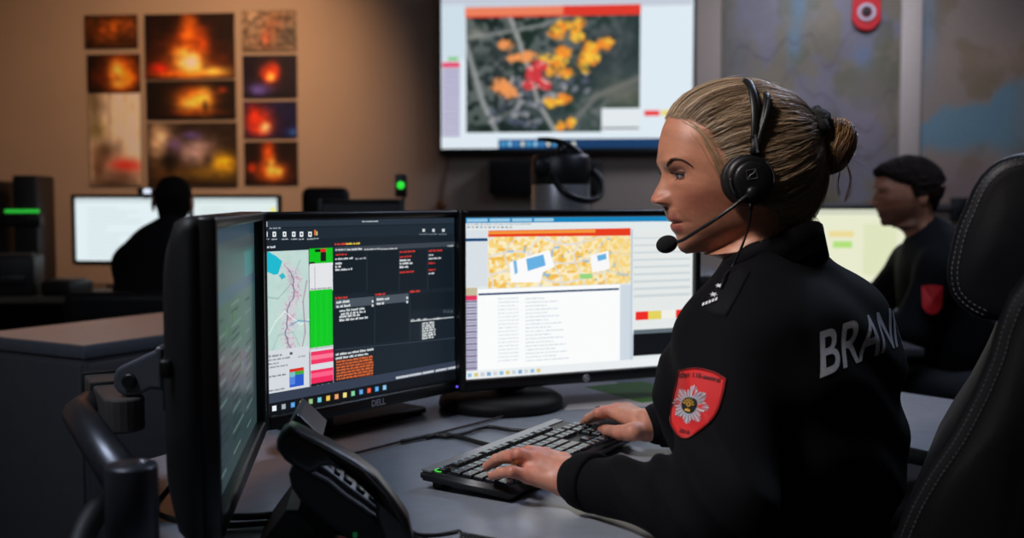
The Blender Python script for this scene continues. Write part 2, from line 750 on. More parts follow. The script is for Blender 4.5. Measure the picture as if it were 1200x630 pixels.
def p_c2(u, v):
    C = blobs(u, v, (20, 14, 12), [(.55, .5, .2, .3, OR, .95), (.48, .6, .1, .18, YE, .8), (.66, .5, .08, .3, YE, .7), (.66, .7, .03, .2, (30, 18, 10), .9), (.85, .25, .06, .08, (180, 70, 30), .7),
                                   (.55, .82, .3, .07, (170, 70, 16), .5)])
    return flick(C, u, v, 15)


def p_c3(u, v):
    C = blobs(u, v, (34, 26, 22), [(.15, .3, .14, .3, (225, 200, 170), .9), (.55, .45, .2, .2, (180, 160, 170), .9), (.3, .35, .08, .1, (110, 90, 190), .6), (.5, .2, .1, .06, (90, 80, 190), .6),
                                   (.85, .65, .16, .17, (224, 180, 30), .95), (.6, .8, .3, .1, (120, 96, 30), .8), (.2, .75, .15, .2, (90, 60, 24), .7), (.24, .6, .1, .2, (14, 12, 12), .9),
                                   (.68, .55, .05, .12, (60, 50, 50), .9), (.4, .95, .5, .05, (40, 30, 18), .8)])
    return flick(C, u, v, 18, .35, 12)


def p_r1(u, v):
    C = blobs(u, v, (92, 78, 66), [(.2, .3, .15, .3, (150, 136, 120), .7), (.6, .4, .2, .3, (110, 70, 50), .7), (.85, .6, .2, .3, (60, 60, 60), .7), (.45, .7, .1, .2, (140, 60, 40), .6)])
    return flick(C, u, v, 21, .7, 12)


def p_r2(u, v):
    C = blobs(u, v, (18, 12, 26), [(.5, .45, .16, .22, (226, 70, 24), .95), (.52, .5, .07, .1, (255, 190, 90), .9), (.3, .8, .22, .14, (86, 80, 170), .8), (.58, .3, .08, .14, (200, 60, 20), .7)])
    return flick(C, u, v, 24)


def p_r3(u, v):
    C = blobs(u, v, (14, 16, 52), [(.3, .6, .26, .4, (214, 60, 24), .95), (.4, .72, .1, .14, (255, 214, 150), .95), (.2, .4, .14, .3, (190, 44, 20), .8), (.95, .85, .1, .12, (40, 90, 170), .8)])
    return flick(C, u, v, 27, .4)


def p_r4(u, v):
    C = blobs(u, v, DK, [(.52, .7, .3, .22, (206, 90, 22), .95), (.45, .3, .12, .35, (214, 84, 20), .9), (.5, .6, .08, .2, YE, .85), (.65, .7, .08, .12, YE, .7), (.15, .6, .08, .1, (200, 60, 20), .8)])
    return flick(C, u, v, 30)


POSTERS = [
    ('dim amber fire photo print, top of the narrow first column beside bare wall', (99, 18, 161, 56), p_tl),
    ('orange house fire photo print between the dim amber print and the truck print', (102, 64, 164, 108), p_l2),
    ('tall pale photo print showing a red vehicle under a whitish sky', (104, 110, 166, 217), p_l3),
    ('largest bonfire photo print, tall yellow flames at the top centre of the display', (169, 17, 275, 91), p_big),
    ('wide dark photo print with glowing orange doorway, under the largest bonfire print', (171, 95, 276, 139), p_c2),
    ('crowded rescue scene photo print with yellow patch, bottom of the wide column', (172, 144, 278, 218), p_c3),
    ('greyish brown smoke photo print without flames, top of the column nearest the screen', (283, 13, 347, 59), p_r1),
    ('black photo print with red fireball above a violet glow', (284, 65, 348, 114), p_r2),
    ('deep blue photo print with red and white fire burst', (285, 119, 348, 161), p_r3),
    ('orange flames on black photo print, lowest beneath the deep blue print', (286, 166, 349, 216), p_r4),
]
for lab, (x0, y0, x1, y1), fn in POSTERS:
    o, uv = wall_frame((x0 + x1) / 2, (y0 + y1) / 2, 0.012)
    a, b = uv(x0, y0), uv(x1, y1)
    w, h = b[0] - a[0], a[1] - b[1]
    e = empty('fire_poster', o, WROT, lab, 'poster', 'photo prints on the back wall')
    MB().box((0, .0055, 0), (w, .011, h), .001).build('backing_board', M_side, e)
    P = Paint(w, h, uv)
    P.layer = 20
    P.grid(-w / 2, -h / 2, w / 2, h / 2, 60, 46, fn)
    P.build('photo_print', M_poster, e)

# ---------------------------------------------------------------- wall screen
TVX0, TVX1, TVB = 512.5, 814, 181
o, uv = wall_frame(663, 86, 0.07)
tvw = uv(TVX1, 86)[0] - uv(TVX0, 86)[0]
tvb = uv(663, TVB)[1]
tvt = uv(663, -10)[1]
tvh = tvt - tvb
tv = empty('wall_screen', o, WROT, 'huge bright wall-mounted screen showing an aerial fire map', 'screen')
cz_ = (tvt + tvb) / 2
b = MB()
b.box((0, .035, cz_), (tvw, .045, tvh), .008)
b.build('casing', M_bezel, tv)
b = MB()
fw = .016
for (cx, cz, sx, sz) in ((-tvw / 2 + fw / 2, cz_, fw, tvh), (tvw / 2 - fw / 2, cz_, fw, tvh), (0, tvt - fw / 2, tvw, fw), (0, tvb + .02, tvw, .04)):
    b.box((cx, .008, cz), (sx, .018, sz), .004)
b.build('bezel', M_bezel, tv)
MB().box((0, .062, cz_), (.5, .012, .3), .003).build('wall_bracket', M_grey, tv)
P = Paint(9, 9, uv)
P.R(516.5, -7, 811, 173.5, (222, 234, 242))
P.R(516.5, -7, 811, 6, (196, 204, 216))
P.R(516.5, 6, 545, 70, (206, 222, 232))
for k in range(26):
    P.R(518.5, 80 + k * 3.1, 539, 82 + k * 3.1, (150, 130, 178) if k % 2 else (176, 170, 200))
P.R(518, 73, 539, 79, (226, 70, 110))
P.R(525, 67, 537, 71, (120, 200, 120))


def satellite(u, v):
    n = fbm(u * 14, v * 9, 41, 5)
    g = np.stack([14 + 78 * n, 34 + 66 * n, 34 + 64 * n], 1)
    dark = sstep(.45, .62, fbm(u * 6, v * 5, 52, 4))[:, None]
    C = (g * (1 - dark * .7) + np.array([14, 40, 28]) * dark * .7) * (.72 + .28 * sstep(.2, .6, u))[:, None]
    hs = sstep(.52, .58, vnoise(u * 34, v * 24, 61))[:, None] * sstep(.35, .6, fbm(u * 4, v * 4, 66, 3))[:, None]
    C = C * (1 - hs * .6) + np.array([120, 126, 124]) * hs * .6
    # roads
    for (pts, wd, col) in (([(0, .25), (.05, .5), (.1, .75), (.18, 1.0)], .016, (146, 150, 150)), ([(.25, 0), (.3, .2), (.36, .45), (.42, .75), (.52, 1.0)], .014, (160, 160, 158)),
                           ([(0, .2), (.2, .16), (.45, .1), (.6, .02)], .012, (130, 134, 132)), ([(.6, .95), (.75, .7), (1, .55)], .02, (110, 112, 108))):
        for (a, b_) in zip(pts[:-1], pts[1:]):
            d = np.array([b_[0] - a[0], b_[1] - a[1]])
            t = np.clip(((u - a[0]) * d[0] + (v - a[1]) * d[1]) / (d @ d), 0, 1)
            ds = np.hypot(u - a[0] - t * d[0], (v - a[1] - t * d[1]) * .7)
            w = np.exp(-(ds / wd) ** 2)[:, None]
            C = C * (1 - w) + np.array(col, float) * w
    C = blobs(u, v, C, [(.92, .7, .14, .14, (128, 124, 108), .6), (.8, .3, .2, .25, (50, 58, 62), .7), (.05, .15, .06, .06, (150, 150, 140), .7)])
    for (bu, bv, sw_, sv_, n_) in ((.34, .82, .12, .14, 26), (.42, .66, .09, .12, 18), (.3, .62, .06, .08, 8), (.2, .86, .08, .1, 8), (.52, .62, .07, .1, 10), (.66, .58, .06, .08, 6)):
        rb = random.Random(int(bu * 100))
        for k in range(n_):
            cu, cv = bu + rb.uniform(-1, 1) * sw_, bv + rb.uniform(-1, 1) * sv_
            hw_, hh_ = rb.uniform(.010, .022), rb.uniform(.014, .03)
            ins_ = ((np.abs((u - cu) + .3 * (v - cv)) < hw_) & (np.abs((v - cv) - .3 * (u - cu)) < hh_))[:, None] * .9
            C = C * (1 - ins_) + np.array([(84, 92, 110), (120, 124, 134), (58, 62, 76), (160, 160, 160)][k % 4], float) * ins_
    cl = [(.24, .27, .05, .05), (.27, .38, .05, .04), (.2, .6, .06, .06), (.25, .66, .05, .05), (.53, .17, .05, .07), (.56, .1, .05, .05), (.65, .1, .04, .07), (.64, .2, .05, .05), (.72, .3, .05, .06),
          (.8, .27, .05, .06), (.68, .42, .05, .08), (.73, .38, .05, .06), (.53, .42, .06, .09), (.49, .5, .04, .05), (.58, .5, .05, .05), (.36, .36, .07, .05), (.5, .75, .05, .05), (.56, .72, .05, .05),
          (.55, .95, .03, .04), (.61, .92, .03, .06), (.56, .33, .05, .05), (.45, .38, .04, .04)]
    rough = (fbm(u * 46, v * 32, 77, 3) - .5) * 2.4
    for k, (cu, cv, su, sv) in enumerate(cl):
        q = ((u - cu) / su) ** 2 + ((v - cv) / sv) ** 2 + rough
        w = sstep(1.35, .35, q)[:, None] * .95
        f = sstep(.35, .7, fbm(u * 22 + k, v * 16, 80 + k, 2))[:, None]
        far = np.array([245, 140, 40]) if cu > .48 else np.array([244, 152, 84])
        C = C * (1 - w) + (np.array([250, 196, 60]) * f * (cu > .44) + far * (1 - f * (cu > .44))) * w
    for (cu, cv, su, sv) in ((.4, .5, .06, .08), (.37, .6, .04, .05), (.45, .6, .05, .05), (.42, .44, .05, .05)):
        q = ((u - cu) / su) ** 2 + ((v - cv) / sv) ** 2 + rough
        w = sstep(1.2, .6, q)[:, None] * .9
        C = C * (1 - w) + np.array([216, 50, 56]) * w
        dt = (sstep(.72, .8, vnoise(u * 50, v * 36, 99)) * w[:, 0])[:, None]
        C = C * (1 - dt) + np.array([240, 190, 180]) * dt
    return C


P.G(546, 17, 749.5, 154, 150, 100, satellite)
P.R(545, 9, 751, 17, (222, 56, 40))
P.R(545, 9, 660, 17, (236, 128, 92))
P.R(705, 127, 750, 154, (226, 232, 236))
P.R(706, 149, 749, 151, (120, 130, 140))
P.R(755, 129.5, 773, 135.5, (232, 40, 40))
P.R(775, 129, 786, 135.5, (232, 214, 110))
P.R(516.5, 163.5, 811, 174.5, (20, 58, 100))
P.R(516.5, 163.5, 640, 174.5, (30, 84, 136))
P.R(516.5, 160, 584, 174.5, (222, 232, 240))
for k in range(12):
    P.R(588 + k * 7.5, 166, 592 + k * 7.5, 171, [(80, 170, 220), (150, 210, 240), (60, 130, 190), (220, 220, 200)][k % 4])
M_tv = screen_mat('wall_screen_light', 1.0)
P.build('display', M_tv, tv)

# media box under the screen
o, uv = wall_frame(640, 208, 0.0)
x0, x1 = uv(576, 208)[0], uv(704, 208)[0]
z0, z1 = uv(640, 228)[1], uv(640, 188)[1]
e = empty('speaker_box', o, WROT, 'blurred black box fixed to the wall just beneath the huge screen', 'box')
b = MB()
b.box(((x0 + x1) / 2, -.06, (z0 + z1) / 2), (x1 - x0, .12, z1 - z0), .008)
b.build('housing', M_blkm, e)
b = MB()
b.box(((x0 + x1) / 2, -.122, (z0 + z1) / 2), ((x1 - x0) * .92, .006, (z1 - z0) * .8), .002)
b.build('front_grille', mat('speaker_cloth', (14, 14, 15), .9, var=.3, scale=400), e)

# ---------------------------------------------------------------- wall maps
M_map = print_mat('map_paper', 0.5)


def map_one(u, v):
    n = fbm(u * 5, v * 6, 101, 5)
    C = np.tile(np.array([122., 116, 122]), (len(u), 1))
    land = sstep(.44, .56, fbm(u * 4 + 3, v * 4.4, 108, 5))[:, None]
    C = C * (1 - land * .75) + np.array([124, 112, 82]) * land * .75
    g = sstep(.56, .66, fbm(u * 9, v * 9, 115, 4))[:, None]
    C = C * (1 - g * .5) + np.array([92, 92, 62]) * g * .5
    C = C * (.85 + .3 * n[:, None])
    C = blobs(u, v, C, [(.42, .1, .05, .12, (96, 128, 152), .8), (.4, .28, .04, .08, (96, 128, 152), .8), (.78, .35, .05, .06, (98, 122, 150), .7), (.1, .3, .1, .3, (122, 118, 128), .6),
                        (.8, .62, .16, .2, (140, 126, 132), .6), (.92, .85, .12, .1, (120, 116, 134), .6)])
    for (k, am) in ((0, .2), (1, .25), (2, .15)):
        ln = np.abs(v - (.25 + .3 * k) - (fbm(u * 5, u * 0 + k, 130 + k, 3) - .5) * .5)
        w = np.exp(-(ln / .006) ** 2)[:, None] * .5
        C = C * (1 - w) + np.array([84, 66, 84]) * w
    return C


def map_two(u, v):
    C = np.tile(np.array([150., 132, 118]), (len(u), 1))
    n = fbm(u * 5 + v * 3, v * 7 - u * 4, 141, 5)
    g = sstep(.45, .62, n)[:, None]
    C = C * (1 - g * .6) + np.array([124, 104, 76]) * g * .6
    sea = sstep(.0, .05, v - (.60 - .28 * u) + (fbm(u * 8, v * 8, 150, 4) - .5) * .16)[:, None] * sstep(.86, .76, v + .12 * fbm(u * 6, v * 6, 155, 3))[:, None] * sstep(.75, .45, u)[:, None]
    C = C * (1 - sea) + np.array([112, 142, 152]) * sea
    C = blobs(u, v, C, [(.05, .2, .06, .25, (110, 134, 150), .7), (.5, .35, .35, .06, (168, 138, 116), .5), (.3, .92, .4, .1, (140, 118, 120), .7), (.7, .12, .3, .1, (104, 100, 96), .6)])
    return C


MAPS = []
for lab, (x0, y0, x1, y1), fn in (('greyish lilac topographic wall map hanging under the red shield emblem', (847, -22, 1056, 238), map_one),
                                  ('wall map with a large teal sea area, hung nearest the room corner', (1076, -24, 1290, 240), map_two)):
    o, uv = wall_frame((x0 + x1) / 2, (y0 + y1) / 2, 0.006)
    a, b_ = uv(x0, y0), uv(x1, y1)
    e = empty('wall_map', o, WROT, lab, 'map', 'maps on the back wall')
    MB().box(((a[0] + b_[0]) / 2, .0028, (a[1] + b_[1]) / 2), (b_[0] - a[0], .0055, a[1] - b_[1]), .001).build('backing_board', mat('map_backing', (150, 146, 140), .7), e)
    P = Paint(9, 9, uv)
    P.layer = 12
    P.G(x0, y0, x1, y1, 120, 130, fn)
    P.build('map_sheet', M_map, e)

# white batten between the maps
o, uv = wall_frame(1065, 100, 0.0)
a, b_ = uv(1057, -26), uv(1075, 238)
e = MB().box(((a[0] + b_[0]) / 2, -.012, (a[1] + b_[1]) / 2), (b_[0] - a[0], .024, a[1] - b_[1]), .003).build('trim_1', mat('batten_paint', (190, 176, 164), .7, var=.04))
e.location = o
e.rotation_euler = (0, 0, WROT)
tag(e, kind='structure')
# cable rail under the maps
o, uv = wall_frame(980, 241, 0.0)
a, b_ = uv(840, 238), uv(1300, 246)
e = MB().box(((a[0] + b_[0]) / 2, -.02, (a[1] + b_[1]) / 2), (b_[0] - a[0], .04, a[1] - b_[1]), .004).build('trim_2', mat('cable_duct', (70, 62, 62), .7, var=.04))
e.location = o
e.rotation_euler = (0, 0, WROT)
tag(e, kind='structure')

# red shield plaque above the first map
o, uv = wall_frame(1015, 14, 0.02)
e = empty('shield_plaque', o, WROT, 'small red shield emblem plaque with pale ring on the wall map', 'plaque')


def shield_outline(w, h, n=14):
    pts = []
    for k in range(n + 1):
        a = PI * k / n
        pts.append((-w * math.cos(a), -h * .32 - h * .68 * math.sin(a) ** 1.25))
    pts += [(w * .98, h * .2), (w * .93, h), (w * .4, h * 1.07), (0, h * 1.1), (-w * .4, h * 1.07), (-w * .93, h), (-w * .98, h * .2)]
    return pts


sw = uv(1032, 14)[0]
sh = uv(1015, 37)[1]
Mx = Matrix.Rotation(PI / 2, 4, 'X')
M_red = mat('badge_red', (206, 24, 30), .6, var=.06, scale=300, bump=.15, bscale=2500)
M_dred = mat('badge_dark_red', (120, 14, 18), .6, var=.06)
MB().prism(shield_outline(sw, -sh * .95), 0, .014, Mx, .002, mi=0).build('shield', M_red, e)
b = MB()
b.tube([(sw * .52 * math.cos(a), -.016, sw * .52 * math.sin(a) - sh * -.05) for a in np.linspace(0, 2 * PI, 28)[:-1]], sw * .12, 8, closed=True)
b.build('pale_ring', mat('badge_silver', (196, 200, 208), .5), e)
MB().sphere((0, -.016, sh * .05), (sw * .33, .004, sw * .33)).build('dark_centre', M_blkm, e)

# small black box on the wall behind the man, and a thin cord
o, uv = wall_frame(1122, 242, 0.0)
e = empty('wall_socket_box', o, WROT, 'small black box on the wall between the seated man and the black chair headrest', 'box')
MB().box((0, -.03, -.01), (.085, .06, .12), .006).build('housing', M_blkm, e)
MB().box((0, -.062, -.01), (.05, .006, .06), .002).build('cover_plate', M_blk, e)
o, uv = wall_frame(522, 200, 0.01)
e = empty('hanging_cord', o, WROT, 'thin pale cord hanging on the wall beneath the edge of the huge screen', 'cord')
pts = [(*uv(525, 183), 0), (*uv(524, 200), 0), (*uv(520, 220), 0), (*uv(519, 236), 0)]
MB().tube(smooth_path([(p[0], 0.0, p[1]) for p in pts], 6), .006, 8).build('cord', mat('pale_cord', (150, 120, 100), .7), e)
b = MB()
q = uv(518, 240)
b.lathe([(0, -.028), (.02, -.022), (.028, 0), (.02, .022), (.008, .03), (0, .03)], 16, Matrix.Translation((q[0], -.02, q[1])))
b.build('cord_pull', mat('brown_wood', (120, 66, 30), .5), e)

# ---------------------------------------------------------------- ceiling lamps
def downlight(x, y, lab, color, power, spread, aim=None, r=.07, blend=.6):
    e = empty('ceiling_spotlight', (x, y, HC), 0, lab, 'lamp', 'ceiling lamps')
    MB().lathe([(r, -.001), (r + .014, -.001), (r + .014, -.012), (r, -.012)], 28).build('trim_ring', M_white, e)
    MB().lathe([(0, -.004), (r, -.004)], 28).build('lamp_lens', mat('lamp_glow_%d' % len(MATS), (255, 240, 220), .4, emit=tuple(color), estr=6), e)
    l = bpy.data.lights.new('lamp_beam', 'SPOT')
    l.energy = power
    c = lin(color)
    l.color = (c[0], c[1], c[2])
    l.spot_size = spread
    l.spot_blend = blend
    l.shadow_soft_size = r
    lo = bpy.data.objects.new('lamp_beam', l)
    COL.objects.link(lo)
    lo.parent = e
    lo.location = (0, 0, -.02)
    d = Vector(aim) - Vector((x, y, HC - .02)) if aim else Vector((0, 0, -1))
    lo.rotation_euler = d.to_track_quat('-Z', 'Y').to_euler()


def panel(x, y, lab, w, h, color, power, rz=0):
    e = empty('ceiling_panel_light', (x, y, HC), rz, lab, 'lamp', 'ceiling panels')
    b = MB()
    for (cx, cy, sx, sy) in ((0, h / 2, w + .04, .03), (0, -h / 2, w + .04, .03), (w / 2, 0, .03, h), (-w / 2, 0, .03, h)):
        b.box((cx, cy, -.015), (sx, sy, .03), .003)
    b.build('panel_frame', M_white, e)
    MB().box((0, 0, -.006), (w, h, .008), .001).build('diffuser', mat('panel_glow_%d' % len(MATS), (240, 244, 250), .5, emit=color, estr=1.0), e)
    l = bpy.data.lights.new('panel_glow', 'AREA')
    l.shape = 'RECTANGLE'
    l.size, l.size_y = w * .96, h * .96
    l.energy = power
    c = lin(color)
    l.color = (c[0], c[1], c[2])
    lo = bpy.data.objects.new('panel_glow', l)
    COL.objects.link(lo)
    lo.parent = e
    lo.location = (0, 0, -.014)


downlight(-1.1, 4.75, 'warm spotlight in the ceiling aimed at the fire photo prints', (255, 196, 146), 255, 1.7, aim=(-2.0, 6.2, 1.6), blend=1.0)
downlight(-.95, .55, 'ceiling spotlight aimed at the woman\'s face from beyond the nearest monitor', (255, 234, 218), 215, .58, aim=(.28, 1.45, 1.15), r=.2, blend=.8)  # key light added for the face, narrow cone kept to the woman
downlight(1.25, 2.75, 'cool ceiling spotlight aimed at the woman\'s hair from behind', (206, 224, 255), 70, .7, aim=(.36, 1.45, 1.2), r=.10, blend=.8)  # rim light added to brighten the hair
downlight(-1.5, 3.15, 'added warm fill spotlight above the grey cabinet', (255, 206, 172), 38, 1.0, aim=(-1.25, 2.8, .8), r=.07, blend=.8)  # extra lamp added to warm up the cabinet top
panel(-1.15, .75, 'cool white ceiling panel over the near workstation', .6, .6, (226, 236, 255), 26)
panel(1.5, 2.7, 'dim cool ceiling panel above the wing of the desk', .6, .6, (205, 222, 255), 14)
panel(1.6, 5.0, 'dim cool ceiling panel in front of the wall maps', .6, .6, (220, 226, 250), 24)
w_ = bpy.data.worlds.new('room_dark')
w_.use_nodes = True
w_.node_tree.nodes['Background'].inputs['Color'].default_value = (.35, .42, .5, 1)
w_.node_tree.nodes['Background'].inputs['Strength'].default_value = 0.01
SC.world = w_
SC.view_settings.view_transform = 'Standard'
SC.view_settings.look = 'None'
SC.view_settings.exposure = 0
SC.view_settings.gamma = 1
SC.view_settings.use_curve_mapping = False
SC.cycles.use_denoising = True
SC.cycles.max_bounces = 6
# ================================================================ NEAR WORKSTATION
DZ = 0.74                                   # desk top height
A = np.array([0.5, 0.866, 0.0])             # along the keyboard, away from the camera
N_ = np.array([-0.866, 0.5, 0.0])           # towards the screens

# ---------------------------------------------------------------- desk
desk = empty('corner_desk', (0.2, 1.9, 0), 0, 'large grey laminate corner desk that carries the three dark monitors and the keyboard', 'desk')
DL = np.array([0.2, 1.9, 0.0])
outer = [(-.36, .86), (-.50, 1.30), (-.58, 1.62), (-.10, 2.46), (.30, 2.66), (.62, 2.46), (1.36, 1.60), (1.06, 1.30)]
inner = [tuple(p[:2]) for p in smooth_path([(1.06, 1.30, 0), (.70, 1.66, 0), (.61, 1.77, 0), (.50, 1.80, 0), (.37, 1.72, 0), (.27, 1.58, 0), (.215, 1.42, 0), (.18, 1.22, 0), (.06, 1.02, 0), (-.36, .86, 0)], 5)][1:-1]
poly = outer + inner
b = MB()
b.prism([(p[0] - DL[0], p[1] - DL[1]) for p in poly], DZ - .028, DZ, None, .0025, 2)
top = b.build('table_top', [M_deskt], desk)
b = MB()
rim = [np.array([p[0] - DL[0], p[1] - DL[1], DZ - .015]) for p in poly]
b.tube(rim, .0105, 6, closed=True, flat=(1.0, .25), up=(0, 0, 1))
b.build('edge_band', M_deske, desk)
for (x, y) in ((-.36, 1.62), (.28, 2.40), (1.12, 1.62)):
    b = MB()
    b.box((x - DL[0], y - DL[1], .37), (.09, .06, DZ - .036), .006)
    b.box((x - DL[0], y - DL[1], .014), (.5, .07, .026), .006, rot=-.6)
    b.build('leg', M_leg, desk)
b = MB()
b.tube([(-.36 - DL[0], 1.62 - DL[1], DZ - .06), (.28 - DL[0], 2.40 - DL[1], DZ - .06), (1.12 - DL[0], 1.62 - DL[1], DZ - .06)], .02, 8)
b.build('crossbeam', M_leg, desk)

# ---------------------------------------------------------------- monitors
def screen_frame(p0, p1, zb, zt):
    """display between two vertical edges p0 (left) and p1 (right), seen from the front"""
    p0, p1 = np.asarray(p0, float), np.asarray(p1, float)
    d = p1 - p0
    W = float(np.linalg.norm(d))
    rz = math.atan2(d[1], d[0])
    c = (p0 + p1) / 2
    o = np.array([c[0], c[1], (zb + zt) / 2])
    tx = np.array([d[0] / W, d[1] / W, 0])
    nn = np.array([-tx[1], tx[0], 0])       # away from the viewer

    def uv(px, py):
        q = atplane(px, py, o, nn) - o
        return (float(q @ tx), float(q[2]))
    return o, rz, W, zt - zb, uv


def monitor(name, fr, lab, bez=(.014, .014, .014, .022), depth=.05, bulge=.02, group='monitors on the near desk'):
    """root at desk height under the screen; returns root, local z of the display centre"""
    o, rz, W, H, uv = fr
    e = empty(name, (o[0], o[1], DZ), rz, lab, 'monitor', group)
    zc = o[2] - DZ
    l, r, t, bt = bez
    b = MB()
    # frame in front of the panel
    fz = -.004
    b.box((-W / 2 - l / 2, fz, zc + (t - bt) / 2), (l, .02, H + t + bt), .004)
    b.box((W / 2 + r / 2, fz, zc + (t - bt) / 2), (r, .02, H + t + bt), .004)
    b.box((0, fz, zc + H / 2 + t / 2), (W + .004, .02, t), .004)
    b.box((0, fz, zc - H / 2 - bt / 2), (W + .004, .02, bt), .004)
    b.build('bezel', M_bezel, e)
    # back shell: rounded rectangle rings that shrink towards the back
    rings = []
    for (dy, k, kr) in ((.004, 1.0, .012), (.018, 1.0, .016), (.018 + depth * .5, .965, .03), (.018 + depth, .86, .06), (.018 + depth + bulge, .6, .06)):
        hw, hh = (W + l + r) / 2 * k, (H + t + bt) / 2 * k
        ring = []
        for (sx, sz, a0) in ((1, 1, 0), (-1, 1, PI / 2), (-1, -1, PI), (1, -1, 3 * PI / 2)):
            for q in range(6):
                a = a0 + PI / 2 * q / 5
                ring.append((sx * (hw - kr) + kr * math.cos(a), dy, zc + (t - bt) / 2 + sz * (hh - kr) + kr * math.sin(a)))
        rings.append(ring)
    vs = [p for r_ in rings for p in r_]
    n = len(rings[0])
    fs = []
    for i in range(len(rings) - 1):
        for k in range(n):
            fs.append((i * n + k, i * n + (k + 1) % n, (i + 1) * n + (k + 1) % n, (i + 1) * n + k))
    fs.append(tuple(range(n)))
    fs.append(tuple((len(rings) - 1) * n + k for k in range(n)))
    b = MB()
    b.add(vs, fs, 0, True)
    sh = b.build('back_shell', M_blkm, e)
    b = MB()
    for k in range(9):
        b.box((0, .018 + depth + bulge - .001, zc + .05 + k * .008), (W * .4, .003, .003), .001)
    b.build('vent_slots', M_bezel, sh)
    return e, zc, uv, W, H


M_lit = screen_mat('display_light', 1.0)

# --- dark-themed screen in the middle
fr = screen_frame(at(307.5, 300, 1.645)[:2], at(536.5, 300, 2.0)[:2], .807, 1.110)
mid, zc, uv, W, H = monitor('monitor', fr, 'monitor showing a dark interface with a pale green map, green blocks and red text')
P = Paint(W, H, uv)
P.r(-W / 2, -H / 2, W / 2, H / 2, (25, 35, 44))


def c5(x, y):
    return (290 + x / 2.4222, 240 + y / 2.4222)


def R5(x0, y0, x1, y1, col):
    a, b = c5(x0, y0), c5(x1, y1)
    P.R(a[0], a[1], b[0], b[1], col)


def W5(x0, y, x1, h, col, s=0):
    a, b = c5(x0, y), c5(x1, y)
    P.words(a[0], a[1], b[0], h, col, s)


P.r(-W / 2, H / 2 - .010, W / 2, H / 2, (40, 52, 64))
P.r(-W / 2, H / 2 - .030, W / 2, H / 2 - .012, (30, 42, 53))
P.R(*c5(41, 48), *c5(56, 62), (226, 232, 236))
P.R(*c5(45, 52), *c5(52, 58), (90, 110, 120))
W5(62, 66, 96, .0028, (150, 160, 168))
W5(325, 47, 368, .0026, (190, 198, 204))
for k, x in enumerate((52, 76, 105, 131, 153, 177)):
    P.R(*c5(x - 5, 76), *c5(x + 5, 90), (232, 238, 240))
    P.R(*c5(x - 2, 80), *c5(x + 2, 86), (48, 62, 74))
    W5(x - 8, 97, x + 7, .0026, (170, 178, 184), k)
P.R(*c5(189, 71), *c5(194, 86), (230, 120, 40))
P.R(*c5(195, 75), *c5(198, 86), (235, 226, 160))
W5(188, 95, 202, .0026, (170, 178, 184))
for x in (499, 527, 555):
    P.R(*c5(x - 3, 68), *c5(x + 4, 76), (206, 212, 216))
    W5(x - 12, 83, x + 10, .0024, (120, 130, 138), int(x))
W5(44, 120, 75, .0036, (210, 216, 220))


def townmap(u, v):
    n = fbm(u * 6, v * 12, 201, 5)
    C = np.stack([176 + 26 * n, 208 + 14 * n, 200 + 18 * n], 1)
    w = sstep(.42, .6, fbm(u * 7 + 2, v * 14, 210, 4))[:, None]
    C = C * (1 - w * .5) + np.array([196, 218, 212]) * w * .5
    rx = .45 + .16 * np.sin(v * 6.5 - .6) + .32 * np.clip(v - .25, 0, 1) + (fbm(v * 9, u * 0, 220, 3) - .5) * .18
    band = np.exp(-((u - rx - .04) / .13) ** 2)[:, None] * sstep(.05, .2, v)[:, None] * (.4 + .8 * fbm(u * 14, v * 30, 225, 3)[:, None])
    C = C * (1 - band * .9) + np.array([216, 200, 212]) * band * .9
    pink = np.clip(sstep(.58, .66, fbm(u * 24, v * 50, 230, 3)) * band[:, 0] * 1.6, 0, 1)[:, None]
    C = C * (1 - pink * .7) + np.array([196, 140, 168]) * pink * .7
    line = np.exp(-((u - rx) / .012) ** 2)[:, None] * sstep(.12, .2, v)[:, None]
    C = C * (1 - line) + np.array([84, 96, 128]) * line
    for (pts, col) in (([(0, .42), (.3, .45), (.55, .34), (.8, .1)], (150, 180, 178)), ([(0, .85), (.25, .66), (.45, .58), (.8, .72), (1, .68)], (236, 244, 240)), ([(.1, 1), (.3, .8), (.62, .78), (.8, .95)], (150, 190, 182)),
                       ([(.55, .72), (.75, .68), (1, .7)], (90, 150, 190)), ([(.95, .3), (.86, .5), (.9, .8), (.8, 1)], (170, 110, 140))):
        for (a, b_) in zip(pts[:-1], pts[1:]):
            d = np.array([b_[0] - a[0], b_[1] - a[1]])
            t = np.clip(((u - a[0]) * d[0] + (v - a[1]) * d[1]) / (d @ d), 0, 1)
            ds = np.hypot(u - a[0] - t * d[0], (v - a[1] - t * d[1]) * 2)
            w = np.exp(-(ds / .013) ** 2)[:, None] * .85
            C = C * (1 - w) + np.array(col, float) * w
    return C


P.G(*c5(44, 133), *c5(176, 417), 110, 200, townmap)
P.Q([c5(46, 136), c5(58, 132), c5(82, 146), c5(98, 160), c5(92, 178), c5(86, 196), c5(74, 198), c5(47, 186)], (30, 184, 206))
P.Q([c5(88, 200), c5(100, 192), c5(108, 204), c5(96, 212)], (60, 180, 200))
R5(47, 416, 176, 560, (212, 217, 224))
W5(56, 430, 92, .004, (110, 116, 124))
W5(56, 441, 116, .003, (120, 126, 134))
W5(56, 452, 84, .003, (120, 126, 134))
W5(56, 462, 110, .003, (130, 136, 144))
W5(56, 488, 104, .003, (110, 116, 124))
W5(56, 528, 106, .003, (110, 116, 124))
R5(119, 418, 127, 424, (70, 76, 84))
W5(143, 430, 160, .003, (140, 146, 152))
R5(118, 466, 159, 474, (214, 48, 36))
R5(118, 475, 159, 484, (60, 168, 60))
R5(118, 485, 159, 511, (40, 90, 200))
for k in range(5):
    R5(119, 475 + k * 7, 134, 480 + k * 7, (120, 190, 200) if k < 2 else (86, 130, 220))
R5(174, 124, 241, 165, (12, 196, 30))
